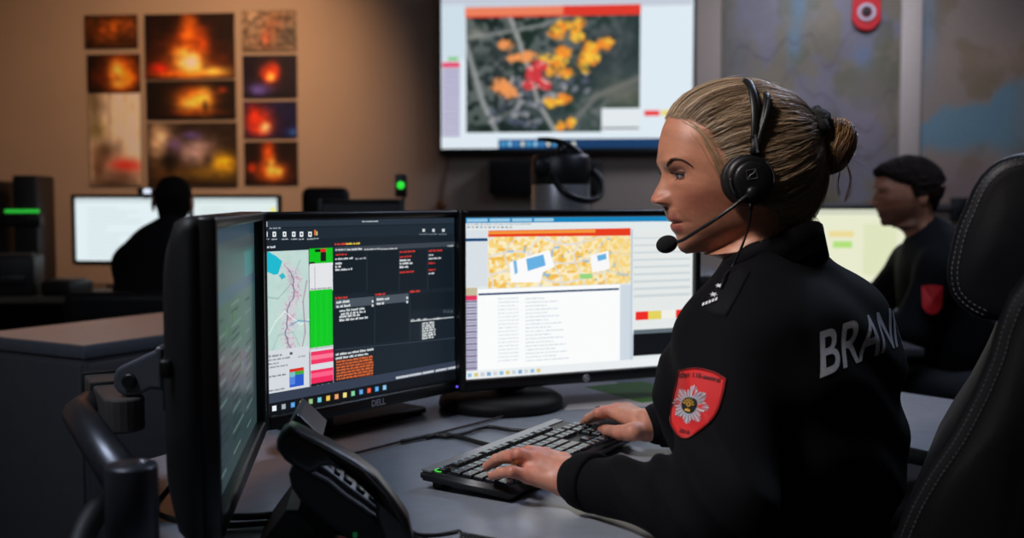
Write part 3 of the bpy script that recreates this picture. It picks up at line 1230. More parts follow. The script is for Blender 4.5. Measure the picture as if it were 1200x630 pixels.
R5(190, 126, 206, 133, (14, 20, 18))
R5(206, 124, 222, 134, (220, 40, 40))
R5(206, 134, 222, 159, (20, 30, 26))
R5(174, 162, 190, 171, (14, 20, 18))
R5(190, 160, 206, 170, (12, 196, 30))
R5(174, 171, 190, 242, (226, 228, 232))
R5(190, 170, 241, 242, (226, 228, 232))
R5(175, 167, 241, 171, (226, 228, 232))
W5(178, 239, 236, .0026, (120, 124, 128))
R5(175, 243, 241, 407, (10, 200, 34))
for k in range(1, 4):
    R5(175 + k * 16.5 - 1, 243, 175 + k * 16.5 + .6, 407, (90, 216, 104))
R5(176, 406, 243, 536, (214, 220, 226))
W5(178, 408, 236, .0026, (150, 160, 150))
R5(178, 417, 242, 443, (238, 52, 100))
R5(178, 428, 242, 431, (250, 120, 150))
R5(178, 470, 242, 499, (238, 40, 92))
R5(178, 478, 242, 481, (250, 96, 136))
R5(178, 508, 242, 531, (16, 22, 28))
W5(196, 513, 228, .0032, (190, 196, 200))
W5(182, 524, 240, .0032, (150, 156, 160))
R5(244, 106, 596, 111, (25, 35, 44))
W5(246, 111, 274, .0036, (230, 70, 50))
W5(278, 110, 314, .0036, (236, 200, 70))
P.Q([c5(245, 120), c5(597, 103), c5(597, 116), c5(245, 134)], (58, 66, 76))
W5(248, 127, 274, .0032, (210, 214, 218))
W5(281, 126, 325, .0036, (224, 228, 230))
W5(330, 126, 370, .003, (196, 200, 204))
W5(376, 125, 420, .003, (196, 200, 204))
W5(566, 116, 580, .003, (190, 196, 200))
PN = (19, 29, 37)
R5(246, 134, 334, 246, PN)
R5(337, 134, 426, 244, PN)
R5(429, 132, 506, 238, PN)
R5(510, 130, 580, 232, PN)
R5(586, 125, 590, 140, (150, 158, 166))
W5(248, 141, 280, .0032, (220, 62, 52))
W5(247, 153, 293, .0036, (210, 216, 220))
W5(304, 152, 332, .0036, (160, 168, 174))
for k, (y, x1) in enumerate(((166, 262), (175, 258), (184, 292))):
    W5(247, y, x1, .0038, (216, 222, 226), k)
for k, (x0, x1, y) in enumerate(((430, 470, 133), (430, 460, 147))):
    W5(x0, y, x1, .0036, (214, 58, 50), k)
for k, (y, x1) in enumerate(((157, 455), (166, 463), (176, 452))):
    W5(430, y, x1, .0042, (218, 224, 228), k)
W5(430, 191, 466, .0036, (214, 58, 50))
W5(512, 130, 552, .0036, (214, 58, 50))
W5(512, 142, 522, .0034, (200, 206, 210))
W5(512, 152, 545, .0036, (206, 212, 216))
W5(512, 165, 528, .0034, (214, 58, 50))
W5(512, 184, 532, .0036, (214, 58, 50))
W5(512, 194, 524, .0036, (206, 212, 216))
W5(247, 264, 278, .0038, (220, 62, 52))
W5(361, 254, 384, .0038, (220, 62, 52))
W5(459, 246, 488, .0036, (220, 62, 52))
P.Q([c5(246, 269), c5(356, 259), c5(356, 283), c5(246, 294)], (74, 84, 94))
P.Q([c5(360, 259), c5(455, 250), c5(455, 274), c5(360, 283)], (74, 84, 94))
P.Q([c5(246, 296), c5(356, 285), c5(356, 392), c5(246, 406)], PN)
P.Q([c5(360, 285), c5(455, 276), c5(455, 381), c5(360, 391)], PN)
P.Q([c5(460, 254), c5(582, 244), c5(582, 290), c5(460, 301)], PN)
W5(250, 276, 290, .0044, (222, 228, 230))
W5(250, 288, 286, .0044, (222, 228, 230))
W5(364, 268, 396, .0044, (222, 228, 230))
W5(364, 280, 380, .0044, (222, 228, 230))
for (x, y) in ((350, 270), (350, 282), (448, 260), (448, 272)):
    R5(x, y, x + 5, y + 6, (214, 220, 224))
for k, (y, x1) in enumerate(((300, 326), (309, 328), (317, 318), (327, 334))):
    W5(258 + (k == 1) * 4, y, x1, .0042, (214, 220, 224), k)
for k, x in enumerate((553, 563, 573)):
    R5(x, 298, x + 7, 306, (60, 72, 82))
P.line([c5(460, 330), c5(582, 318)], .0016, (200, 206, 210))
for k, (x0, x1) in enumerate(((462, 468), (478, 488), (496, 506), (528, 540))):
    W5(x0, 326 - k, x1, .0032, (206, 212, 216), k)
for k in range(7):
    W5(493, 336 + k * 7, 527, .0042, (222, 228, 230), k)
P.line([c5(246, 411), c5(594, 376)], .0016, (50, 62, 74))
for xx in (357.5, 457.5):
    P.line([c5(xx, 255), c5(xx, 395)], .0012, (44, 56, 66))
for xx in (335.5, 427.5, 508):
    P.line([c5(xx, 134), c5(xx, 240)], .0012, (44, 56, 66))
W5(247, 424, 352, .0042, (216, 222, 224), 4)
W5(247, 435, 336, .0042, (216, 222, 224), 8)
for k in range(7):
    P.Q([c5(248, 441 + k * 8.2), c5(352, 429 + k * 8), c5(352, 435.5 + k * 8), c5(248, 447.5 + k * 8.2)], (112, 50, 28))
    W5(249, 444.5 + k * 8.2, 350, .0034, (222, 112, 62), k)
# status strip and task bar follow the screen's own lower edge
zb_ = -H / 2
P.r(-W / 2, zb_ + .018, W / 2, zb_ + .034, (52, 62, 80))
P.r(-W / 2, zb_, W / 2, zb_ + .0185, (13, 17, 22))
a = uv(*c5(418, 500))[0]
P.layer += 1
for k in range(5):
    x = a + k * .034
    rd = random.Random(k)
    while x < a + k * .034 + .03:
        c = rd.uniform(.0016, .003)
        P.mb.add([(x, -.00002 * P.layer, zb_ + .0205), (x + c, -.00002 * P.layer, zb_ + .0205), (x + c, -.00002 * P.layer, zb_ + .0245), (x, -.00002 * P.layer, zb_ + .0245)], [(0, 1, 2, 3)], 0, False, [lin((214, 220, 226))] * 4)
        x += c + .0006
ic = [(230, 240, 250), (150, 160, 170), (70, 150, 220), (240, 190, 90), (140, 180, 110), (90, 190, 210), (236, 190, 60), (226, 150, 90), (240, 220, 120), (120, 200, 150), (80, 150, 220), (236, 80, 50), (70, 160, 230), (130, 190, 230)]
x = -W / 2 + .012
for k, cc in enumerate(ic):
    s = .0082
    P.r(x, zb_ + .0055, x + s, zb_ + .0055 + s, cc)
    P.r(x + s * .3, zb_ + .0055 + s * .3, x + s * .7, zb_ + .0055 + s * .7, tuple(min(255, c_ * .6 + 90) for c_ in cc))
    x += .0185
P.build('display', M_lit, mid).location = (0, 0, zc)
# DELL on the chin of the frame
M_logo = mat('logo_silver', (206, 210, 216), .4, metal=.3)
tv2, tf = text_polys('DELL', .015, .0004)
b = MB()
lx = uv(*c5(355, 545))[0]
b.add([(p[0] + lx, -.0146, p[1] + zc - H / 2 - .012) for p in tv2], tf)
b.build('logo', M_logo, mid, recalc=False)
MB().lathe([(0, 0), (.0022, 0), (.0022, .001), (0, .0012)], 12, Matrix.Translation((W / 2 - .02, -.0142, zc - H / 2 - .012)) @ Matrix.Rotation(PI / 2, 4, 'X')).build('power_light', mat('violet_led', (120, 90, 220), .4, emit=(110, 90, 240), estr=1.2), mid)
b = MB()
b.box((-.048, .075, .17), (.040, .03, .32), .006)
b.build('stand_neck', mat('stand_grey_blue', (70, 84, 98), .4, metal=.2), mid)
b = MB()
b.box((.05, .115, .008), (.27, .15, .014), .006)
b.build('stand_base', mat('base_black', (8, 8, 9), .6, var=.1, spec=.3), mid)

# --- bright screen
fr = screen_frame(at(543.7, 300, 1.985)[:2], at(811, 300, 2.19)[:2], .807, 1.110)
rt, zc, uv, W, H = monitor('monitor', fr, 'bright white monitor with a yellow street map, partly hidden by the woman')
P = Paint(W, H, uv)
P.r(-W / 2, -H / 2, W / 2, H / 2, (226, 233, 234))


def c6(x, y):
    return (530 + x / 2.624, 240 + y / 2.624)


def R6(x0, y0, x1, y1, col):
    a, b = c6(x0, y0), c6(x1, y1)
    P.R(a[0], a[1], b[0], b[1], col)


def W6(x0, y, x1, h, col, s=0):
    a, b = c6(x0, y), c6(x1, y)
    P.words(a[0], a[1], b[0], h, col, s)


P.r(-W / 2, H / 2 - .010, W / 2, H / 2, (20, 130, 186))
for k in range(4):
    P.r(-W / 2 + .006 + k * .046, H / 2 - .008, -W / 2 + .048 + k * .046, H / 2 - .002, (150, 200, 228))
for k in range(11):
    R6(46 + k * 13, 66, 54 + k * 13, 71, [(150, 170, 190), (190, 180, 160), (130, 150, 170)][k % 3])
W6(46, 60, 240, .003, (170, 178, 186))
R6(36, 78, 109, 250, (216, 224, 230))
R6(37, 103, 108, 111, (20, 70, 120))


def streets(u, v):
    C = np.tile(np.array([250., 236, 196]), (len(u), 1))
    uu, vv = u + (v - .5) * .06, v - u * .1
    gx = np.abs(((uu * 6.3 + .35 * np.sin(vv * 5)) % 1) - .5)
    gy = np.abs(((vv * 2.6 + .3 * np.sin(uu * 9)) % 1) - .5)
    bl = sstep(.40, .62, vnoise(uu * 44, vv * 17, 301))[:, None]
    C = C * (1 - bl * .8) + np.array([246, 206, 108]) * bl * .8
    ob = sstep(.70, .78, vnoise(uu * 30, vv * 12, 310))[:, None]
    C = C * (1 - ob * .8) + np.array([240, 180, 60]) * ob * .8
    rd = np.maximum(sstep(.44, .47, gx), sstep(.42, .46, gy))[:, None]
    C = C * (1 - rd * .85) + np.array([236, 232, 230]) * rd * .85
    rd = np.maximum(sstep(.475, .49, gx), sstep(.47, .485, gy))[:, None]
    C = C * (1 - rd * .4) + np.array([188, 190, 200]) * rd * .4
    bb = sstep(.86, .9, vnoise(uu * 26 + 9, vv * 11, 320))[:, None]
    C = C * (1 - bb * .8) + np.array([130, 180, 224]) * bb * .8
    C = blobs(u, v, C, [(.92, .4, .12, .8, (246, 214, 130), .5)])
    return C


P.G(*c6(110, 98), *c6(548, 241), 190, 66, streets)
P.Q([c6(176, 176), c6(298, 138), c6(314, 190), c6(280, 206), c6(270, 238), c6(180, 238)], (250, 250, 250))
P.Q([c6(227, 166), c6(280, 152), c6(287, 186), c6(232, 203)], (104, 176, 226))
P.Q([c6(187, 172), c6(197, 170), c6(201, 208), c6(192, 214)], (120, 184, 228))
P.Q([c6(424, 156), c6(480, 140), c6(484, 196), c6(430, 208)], (248, 248, 248))
P.Q([c6(444, 156), c6(472, 149), c6(474, 166), c6(448, 173)], (104, 176, 226))
R6(392, 212, 430, 226, (150, 214, 130))
P.Q([c6(110, 79), c6(548, 71), c6(548, 94), c6(110, 98)], (230, 60, 30))
P.Q([c6(110, 81), c6(440, 75), c6(440, 85), c6(110, 90)], (244, 148, 60))
R6(38, 255, 76, 278, (196, 186, 156))
R6(40, 279, 76, 292, (226, 50, 96))
for k in range(24):
    R6(42, 294 + k * 9.3, 76, 300 + k * 9.3, (134, 124, 160) if k % 2 == 0 else (160, 156, 186))
P.Q([c6(78, 260), c6(514, 244), c6(514, 488), c6(78, 520)], (250, 252, 252))
P.Q([c6(80, 272), c6(512, 255), c6(512, 261), c6(80, 278)], (24, 62, 104))
for k in range(18):
    y = 288 + k * 11.2
    W6(140, y, 200, .003, (206, 214, 222), k)
    W6(224, y, 224 + 60 + (k * 37 % 70), .003, (196, 206, 216), k + 40)
R6(516, 246, 548, 500, (206, 216, 226))
R6(548, 75, 554, 480, (190, 204, 218))
R6(554, 76, 735, 380, (228, 233, 232))
for k in range(9):
    R6(556, 100 + k * 22, 730, 101.5 + k * 22, (206, 214, 216))
R6(562, 328, 601, 352, (236, 42, 36))
R6(601, 326, 641, 350, (228, 210, 96))
R6(642, 324, 686, 347, (240, 240, 232))
R6(686, 322, 722, 345, (236, 42, 36))
R6(556, 384, 733, 388, (96, 108, 118))
R6(555, 397, 735, 452, (12, 14, 18))
P.r(-W / 2, -H / 2, W / 2, -H / 2 + .016, (234, 238, 240))
for k in range(12):
    P.r(-W / 2 + .006 + k * .013, -H / 2 + .004, -W / 2 + .014 + k * .013, -H / 2 + .011, [(140, 190, 220), (220, 200, 120), (200, 208, 214), (120, 170, 210), (206, 212, 218)][k % 5])
P.build('display', M_lit, rt).location = (0, 0, zc)
b = MB()
lx = uv(683, 440)[0]
Mr = Matrix.Translation((lx, -.0146, zc - H / 2 - .012)) @ Matrix.Rotation(PI / 2, 4, 'X')
b.tube([(lx + .0066 * math.cos(t), -.0147, zc - H / 2 - .012 + .0066 * math.sin(t)) for t in np.linspace(0, 2 * PI, 25)[:-1]], .0006, 6, closed=True)
for (x0, x1, z0, z1) in ((-.0030, -.0030, -.004, .006), (.0005, .0005, -.006, .004)):
    b.tube([(lx + x0 - .0006, -.0148, zc - H / 2 - .012 + z0), (lx + x1 + .0012, -.0148, zc - H / 2 - .012 + z1)], .0006, 5)
    b.tube([(lx + x0 + .0005, -.0148, zc - H / 2 - .012 + .0), (lx + x0 + .0022, -.0148, zc - H / 2 - .012 + .0005), (lx + x0 + .0017, -.0148, zc - H / 2 - .0155)], .0005, 5)
b.build('logo', M_logo, rt)
b = MB()
b.box((-.13, .07, .19), (.06, .03, .34), .008)
b.build('stand_neck', M_blk, rt)
b = MB()
b.lathe([(0, 0), (.118, 0), (.122, .006), (.120, .018), (.108, .026), (.02, .030), (0, .030)], 48, Matrix.Translation((-.155, .05, .001)))
b.build('stand_base', mat('base_black', (8, 8, 9), .6, var=.1, spec=.3), rt)

# --- near screen, seen almost edge-on, carried by an arm
fr = screen_frame(at(239.5, 300, 1.087)[:2], at(298, 300, 1.60)[:2], .808, 1.111)
nr, zc, uv, W, H = monitor('monitor', fr, 'nearest monitor, turned almost edge-on, its bulging black back towards the cabinet', depth=.028, bulge=.012)
P = Paint(W, H, uv)


def angle_wash(u, v):  # dim, washed look of the grazing view put into the display colours
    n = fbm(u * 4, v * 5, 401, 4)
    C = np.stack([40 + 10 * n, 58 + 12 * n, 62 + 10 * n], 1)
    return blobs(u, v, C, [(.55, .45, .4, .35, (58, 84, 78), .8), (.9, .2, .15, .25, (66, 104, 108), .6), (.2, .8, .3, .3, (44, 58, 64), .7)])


P.grid(-W / 2, -H / 2, W / 2, H / 2, 30, 24, angle_wash)
P.r(-W / 2, H / 2 - .018, W / 2, H / 2, (36, 60, 76))
P.r(-W / 2, H / 2 - .034, W / 2, H / 2 - .019, (58, 70, 76))
P.r(-W / 2 + .01, H / 2 - .090, W / 2 - .01, H / 2 - .074, (44, 70, 92))
P.r(W / 2 - .14, H / 2 - .075, W / 2 - .03, H / 2 - .04, (38, 104, 104))
rd = random.Random(5)
P.layer += 1
for k in range(22):
    z = H / 2 - .10 - k * .0088
    for cx, ln in ((-.24, .03), (-.18, .11), (-.04, .13), (.12, .1)):
        if rd.random() < .8:
            x = cx
            while x < cx + ln * rd.uniform(.5, 1):
                c = rd.uniform(.003, .008)
                y = -.00002 * P.layer
                P.mb.add([(x, y, z), (x + c, y, z), (x + c, y, z + .0036), (x, y, z + .0036)], [(0, 1, 2, 3)], 0, False, [lin((30, 44, 48) if k % 3 else (92, 116, 112))] * 4)
                x += c + .0015
for (x, z, c) in ((.06, -.03, (96, 66, 60)), (.08, -.03, (60, 66, 110)), (.06, -.046, (60, 100, 66)), (.08, -.046, (60, 66, 120)), (-.1, .02, (52, 92, 60)), (-.02, .03, (52, 92, 60))):
    P.r(x, z, x + .02, z + .014, c)
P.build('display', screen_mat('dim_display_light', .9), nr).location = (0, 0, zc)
b = MB()
b.box((-W / 2 - .002, .04, zc + .01), (.01, .012, .02), .003)
b.build('side_button', M_blk, nr)

# ---------------------------------------------------------------- monitor arm
NC = np.array([nr.location.x, nr.location.y, 0])
arz = nr.rotation_euler.z
ntx = np.array([math.cos(arz), math.sin(arz), 0])
nback = np.array([-ntx[1], ntx[0], 0])
PO = np.array([-.362, 1.0, 0])
arm = empty('monitor_mount', (PO[0], PO[1], DZ), 0, 'grey metal monitor arm with a round post, clamped beside the nearest monitor', 'monitor arm')


def L(p):
    return np.asarray(p, float) - np.array([PO[0], PO[1], DZ])


b = MB()
b.lathe([(0, .0), (.0245, .0), (.0245, .148), (.0232, .151), (0, .152)], 36)
b.build('post', M_gun, arm)
b = MB()
for a_ in (0.4, 1.1):
    b.lathe([(0, 0), (.003, 0), (.003, .0012), (0, .0012)], 10, Matrix.Translation((.008 * math.cos(a_) + .004, .010 * math.sin(a_), .152)))
b.build('cap_screws', M_steel, arm)
b = MB()
b.box((-.005, 0, .006), (.10, .085, .010), .003)
b.box((-.005, 0, -.052), (.09, .07, .008), .003)
b.box((-.050, 0, -.023), (.008, .07, .066), .003)
b.build('desk_clamp', M_gun, arm)
J = at(146, 470, 1.34)                       # the joint block behind the screen
b = MB()
b.tube([L((PO[0] - .012, PO[1] + .018, DZ + .128)), L((J[0] - .045, J[1] - .035, DZ + .138)), L((J[0] - .052, J[1] + .02, DZ + .139))], [.020, .019, .0185], 20, flat=(1, 1))
b.build('swing_tube', M_grey, arm)
J1, J2 = at(120, 458, 1.47), at(149, 482, 1.27)
jd = (J2 - J1) * np.array([1, 1, 0])
jl = float(np.linalg.norm(jd))
ja = math.atan2(jd[1], jd[0])
pl = [(0, -.024), (jl - .024, -.024)] + [(jl - .024 + .024 * math.sin(q), -.024 * math.cos(q)) for q in np.linspace(.2, PI - .2, 9)] + [(jl - .024, .024), (0, .024)]
jz = (J1[2] + J2[2]) / 2
Mj = Matrix.Translation(L((J1[0], J1[1], jz - .022))) @ Matrix.Rotation(ja, 4, 'Z')
b = MB()
b.prism(pl, 0, .042, Mj, .003, 2)
b.build('joint_block', mat('joint_paint', (84, 78, 76), .45, metal=.2, var=.06), arm)
for t_ in (.03, .45):
    b = MB()
    q = J1 + (J2 - J1) * np.array([1, 1, 0]) * t_
    b.box(L((q[0], q[1], jz - .001)), (.006, .054, .050), .001, rot=ja)
    b.build('cable_clip', M_blkm, arm)
hd = []
HY_ = 1.285
hp0 = at(152, 446, HY_)
for (px_, py_) in ((131.5, 445), (132.5, 438), (136, 432), (143, 427.6), (180, 410.5), (182, 406.7), (186.7, 405.7), (190.5, 408.6), (190.5, 458), (176, 457), (163, 464), (146, 465), (137, 460), (132.5, 452)):
    q = at(px_, py_, HY_) - hp0
    hd.append((q[0], q[2]))
HP = hp0 + np.array([.035, .026, .02])
Mh = Matrix.Translation(L(hp0)) @ Matrix.Rotation(PI / 2, 4, 'X')
b = MB()
b.prism(hd, -.048, 0, Mh, .005, 3, smooth=False)
b.build('tilt_head', mat('grey_tilt_head', (96, 98, 106), .35, metal=.3, var=.06), arm)
b = MB()
b.lathe([(0, 0), (.009, 0), (.009, .004), (.006, .005), (0, .004)], 20, Matrix.Translation(L(hp0)) @ Matrix.Rotation(PI / 2, 4, 'X'))
b.build('tilt_bolt', M_blk, arm)
b = MB()
pc = np.array([nr.location.x, nr.location.y, HP[2] + .005]) + nback * .064
b.box(L(pc), (.10, .012, .10), .004, rot=arz)
b.box(L(hp0 + np.array([.058, .024, -.004])), (.04, .045, .07), .004)
b.build('mount_plate', M_gun, arm)

# ---------------------------------------------------------------- cables by the arm
def cable(name, pts, r, lab, m=None, n=8, cat='cable', root=None):
    pts = [np.asarray(p, float) for p in pts]
    o = pts[0].copy()
    ob = MB().tube(smooth_path(pts, n), r, 8).build(name, m or M_cable, None, off=o)
    ob.location = o
    return tag(ob, lab, cat)


cable('power_cable', [(-.40, 1.36, .83), (-.405, 1.33, .775), (-.39, 1.31, .752), (-.33, 1.31, .7475), (-.25, 1.33, .747), (-.17, 1.27, .747), (-.10, 1.22, .747)], .0048, 'black cable looping from behind the nearest monitor to the desk phone')
cable('signal_cable', [(-.43, 1.42, .84), (-.44, 1.38, .78), (-.45, 1.33, .7475), (-.36, 1.28, .746), (-.28, 1.29, .746), (-.2, 1.25, .746), (-.13, 1.21, .746)], .0038, 'thinner black cable lying on the desk between the arm post and the desk phone')
cable('thick_cable_hose', [at(168, 560, 1.3) + np.array([-.02, 0, 0]), at(140, 585, 1.30), at(112, 600, 1.26), at(92, 640, 1.22), at(84, 700, 1.18)], .016, 'thick dark cable hose curving down beside the arm post, off the edge of the desk', M_blkm)
cable('keyboard_cable', [atz(661, 505, .752), atz(640, 505.5, .7455), atz(600, 503.5, .7455), atz(575, 500, .7455), atz(560, 502, .7455), atz(545, 507, .7455), atz(525, 511, .7455), atz(506, 510, .7455), atz(470, 517, .7455)], .0036, 'thin black cable curving over the desk from the back of the keyboard')
cable('keyboard_lead', [atz(590, 524, .75), atz(572, 521, .7455), atz(555, 516.5, .7455), atz(535, 511, .745), atz(515, 509, .745), atz(500, 512, .745)], .0042, 'short thicker black lead leaving the middle of the keyboard')
cable('seam_cable', [atz(410, 532, .744), atz(450, 522, .744), atz(480, 514.5, .744), atz(510, 508, .744), atz(545, 499, .744), atz(600, 485, .744)], .0022, 'twisted brown-black cable lying along the desk joint below the dark monitor', mat('braided_cable', (58, 48, 46), .8, var=.6, scale=260), 10)

# sheets of paper behind the keyboard
e = MB().box((0, 0, .0008), (.15, .21, .0012), .0, rot=.5).build('green_paper', mat('green_sheet', (70, 122, 52), .7, var=.06))
e.location = atz(752, 459, DZ)
tag(e, 'green sheet of paper lying on the desk below the bright monitor', 'paper')
e = MB().box((0, 0, .0006), (.2, .28, .0010), .0, rot=.25).build('white_paper', mat('pale_sheet', (168, 166, 168), .7, var=.05))
e.location = atz(694, 463, DZ)
tag(e, 'pale sheet of paper lying on the desk beside the round monitor base', 'paper')

# ---------------------------------------------------------------- keyboard
KL, KW = .405, .150
kfl = np.array([.0, 1.388, DZ])
krz = math.atan2(A[1], A[0])
kb = empty('keyboard', kfl + A * KL / 2 + N_ * KW / 2, krz, 'black full-size keyboard with a green corner emblem under the woman\'s hand', 'keyboard')
# local: x along keyboard, y away from the user (towards screens)
tilt = Matrix.Rotation(.055, 4, 'X')
M_keyb = mat('keyboard_plate', (26, 27, 30), .38, var=.1, scale=60, bump=.05)
M_key = mat('key_cap', (26, 27, 31), .28, var=.1, scale=200, coat=.3)
M_strip = mat('keyboard_silver_strip', (150, 154, 160), .35, metal=.6, var=.05)
Mk = Matrix.Translation((0, 0, .016)) @ tilt
b = MB()
b.bm((lambda q: q)(bmesh.new())) if False else None
b2 = bmesh.new()
bmesh.ops.create_cube(b2, size=1)
bmesh.ops.scale(b2, vec=(KL, KW, .014), verts=b2.verts)
bmesh.ops.bevel(b2, geom=list(b2.edges), offset=.004, segments=2, affect='EDGES')
b.bm(b2, Mk, 0, True)
b.build('case', M_keyb, kb)
for sx in (-1, 1):
    MB().box((sx * (KL / 2 - .03), KW / 2 - .02, .009), (.03, .016, .018), .003).build('foot', M_blkm, kb)
    MB().box((sx * (KL / 2 - .03), -KW / 2 + .02, .0045), (.03, .012, .009), .002).build('foot', M_blkm, kb)
b2 = bmesh.new()
bmesh.ops.create_cube(b2, size=1)
bmesh.ops.scale(b2, vec=(KL * .985, .016, .002), verts=b2.verts)
MB().bm(b2, Mk @ Matrix.Translation((0, KW / 2 - .010, .0075)), 0).build('back_strip', M_strip, kb)
b = MB()
b.box((0, 0, 0), (.001, .001, .001))
b.v, b.f, b.m, b.s, b.c = [], [], [], [], []
b2 = bmesh.new()
bmesh.ops.create_cube(b2, size=1)
bmesh.ops.scale(b2, vec=(.02, .03, .001), verts=b2.verts)


def keycap(x, y, w, d):
    h = .0062
    b = MB()
    vs = []
    for (z, k) in ((.0068, 0.0), (.0068 + h * .8, .0011), (.0068 + h, .0021)):
        for (sx, sy) in ((-1, -1), (1, -1), (1, 1), (-1, 1)):
            vs.append((x + sx * (w / 2 - k), y + sy * (d / 2 - k), z))
    fs = []
    for i in range(2):
        for k in range(4):
            fs.append((i * 4 + k, i * 4 + (k + 1) % 4, i * 4 + 4 + (k + 1) % 4, i * 4 + 4 + k))
    fs.append((8, 9, 10, 11))
    b.add([(Mk @ Vector(p))[:] for p in vs], fs)
    return b


u_ = KL / 23.0
rows = [(.050, [1] + [0] + [1] * 4 + [-.5] + [1] * 4 + [-.5] + [1] * 4 + [-.35] + [1] * 3),
        (.027, [1] * 13 + [2] + [-.35] + [1] * 3 + [-.35] + [1] * 4),
        (.0085, [1.5] + [1] * 12 + [1.5] + [-.35] + [1] * 3 + [-.35] + [1] * 4),
        (-.010, [1.75] + [1] * 11 + [2.25] + [-3.7] + [1] * 4),
        (-.0285, [1.25] + [1] * 11 + [2.75] + [-1.35] + [1] + [-1.35] + [1] * 4),
        (-.047, [1.25, 1.25, 1.25, 6.25, 1.25, 1.25, 1.25, 1.25] + [-.35] + [1] * 3 + [-.35] + [2, 1, 1])]
nk = 0
caps = []
for (y, ws) in rows:
    x = -KL / 2 + .008
    for w in ws:
        if w < 0:
            x += -w * u_
            continue
        if w == 0:
            x += u_
            continue
        if x + w * u_ < KL / 2 - .004:
            caps.append((x + w * u_ / 2, y - .006, w * u_ - .0016, .0165 if y < .05 else .013))
        x += w * u_
M_legend = mat('key_legend_light', (120, 190, 200), .5, emit=(70, 150, 160), estr=.18)
rest = MB()
rest_leg = MB()
for (x, y, w, d) in caps:
    k = keycap(x, y, w, d)
    lg = [(Mk @ Vector(p))[:] for p in ((x - .0028, y + .001, .01315), (x + .0006, y + .001, .01315), (x + .0006, y + .0042, .01315), (x - .0028, y + .0042, .01315))]
    if nk < 100:
        o_ = k.build('key', M_key, kb)
        b = MB()
        b.add(lg, [(0, 1, 2, 3)])
        nk += 1
        rest_leg.add(lg, [(0, 1, 2, 3)])
    else:
        rest.add(k.v, k.f)
        rest_leg.add(lg, [(0, 1, 2, 3)])
if rest.v:
    tag(rest.build('key_block', M_key, kb), kind='stuff')
rest_leg.build('key_print', M_legend, kb, recalc=False)
# green emblem at the back left corner: an open ring with a bar
b = MB()
gx, gy = -KL / 2 + .016, KW / 2 - .026
ang = np.linspace(.7, 5.6, 16)
b.tube([(Mk @ Vector((gx + .0085 * math.cos(t), gy + .0075 * math.sin(t), .0085)))[:] for t in ang], .0010, 6)
b.tube([(Mk @ Vector((gx, gy - .001, .0085)))[:], (Mk @ Vector((gx + .0085, gy - .001, .0085)))[:]], .0010, 6)
b.build('emblem', mat('green_glow', (60, 220, 60), .4, emit=(60, 200, 60), estr=.6), kb)

# ---------------------------------------------------------------- mouse
ms_p = atz(705, 499, DZ) - N_ * .022
ms = empty('computer_mouse', ms_p, krz + .1, 'black computer mouse beyond the keyboard, under the woman\'s farther hand', 'mouse')
b = MB()
vs, fs = [], []
n, m = 24, 10
for i in range(m + 1):
    t = i / m * PI / 2
    for k in range(n):
        a_ = 2 * PI * k / n
        x = .032 * math.copysign(abs(math.cos(a_)) ** .8, math.cos(a_)) * math.cos(t) ** .6
        y = .058 * math.copysign(abs(math.sin(a_)) ** .8, math.sin(a_)) * math.cos(t) ** .6
        vs.append((x, y, .003 + .035 * math.sin(t) * (1 - .25 * (y / .058)) * (1 - .12 * (y / .058) ** 2)))
for i in range(m):
    for k in range(n):
        fs.append((i * n + k, i * n + (k + 1) % n, (i + 1) * n + (k + 1) % n, (i + 1) * n + k))
fs.append(tuple(range(n)))
b.add(vs, fs, 0, True)
b.build('shell', M_blk, ms)
b = MB()
b.lathe([(0, -.004), (.009, -.004), (.010, 0), (.009, .004), (0, .004)], 18, Matrix.Translation((0, .026, .027)) @ Matrix.Rotation(PI / 2, 4, 'Y'))
b.build('scroll_wheel', M_grey, ms)
MB().box((.030, .0, .014), (.006, .05, .006), .002).build('side_strip', mat('blue_side_light', (40, 90, 150), .4, emit=(50, 120, 190), estr=.4), ms)

# ---------------------------------------------------------------- desk phone
PB = at(415, 600, 1.235)
ph_rz = .12
ph = empty('desk_phone', (PB[0], PB[1], DZ), ph_rz, 'black desk phone propped on a stand, handset in its cradle', 'phone')
cph, sph = math.cos(ph_rz), math.sin(ph_rz)


def pl_(px, py, yl):
    """photo pixel -> phone-local (x,z) in its side plane at local depth yl"""
    o = np.array([PB[0] - sph * yl, PB[1] + cph * yl, DZ])
    nrm = np.array([-sph, cph, 0])
    q = atplane(px, py, o, nrm) - o
    return (float(q @ np.array([cph, sph, 0])), float(q[2]))


My = Matrix(((1, 0, 0, 0), (0, 0, 1, 0), (0, 1, 0, 0), (0, 0, 0, 1)))       # (x, z, y) -> (x, y, z)


def ext(b, pts, y0, y1, bev=.004, seg=3, smooth=False):
    b.prism(pts, y0, y1, My, bev, seg, smooth=smooth)


M_ph = mat('phone_plastic', (20, 22, 25), .36, var=.12, scale=90, bump=.06, bscale=1100)
M_phm = mat('phone_matte', (28, 30, 34), .55, var=.12, scale=90, bump=.1, bscale=900)
yA = -.055
body = [pl_(*p, yA) for p in ((338, 556), (345, 541), (352, 539), (367, 553), (386, 563), (406, 580), (424, 592), (441, 605), (461, 624), (474, 652), (455, 652), (420, 640), (385, 618), (352, 588), (341, 572))]
b = MB()
ext(b, body, yA, .125, .006, 3)
b.build('body', M_phm, ph)
# face plate with keys on the slope, display at its top
t0 = np.array(pl_(358, 547, yA))
t1 = np.array(pl_(472, 634, yA))
sd = (t1 - t0) / np.linalg.norm(t1 - t0)
sn = np.array([-sd[1], sd[0]])
sl = float(np.linalg.norm(t1 - t0))


def onface(s, y, h):
    p = t0 + sd * s + sn * h
    return (p[0], y, p[1])


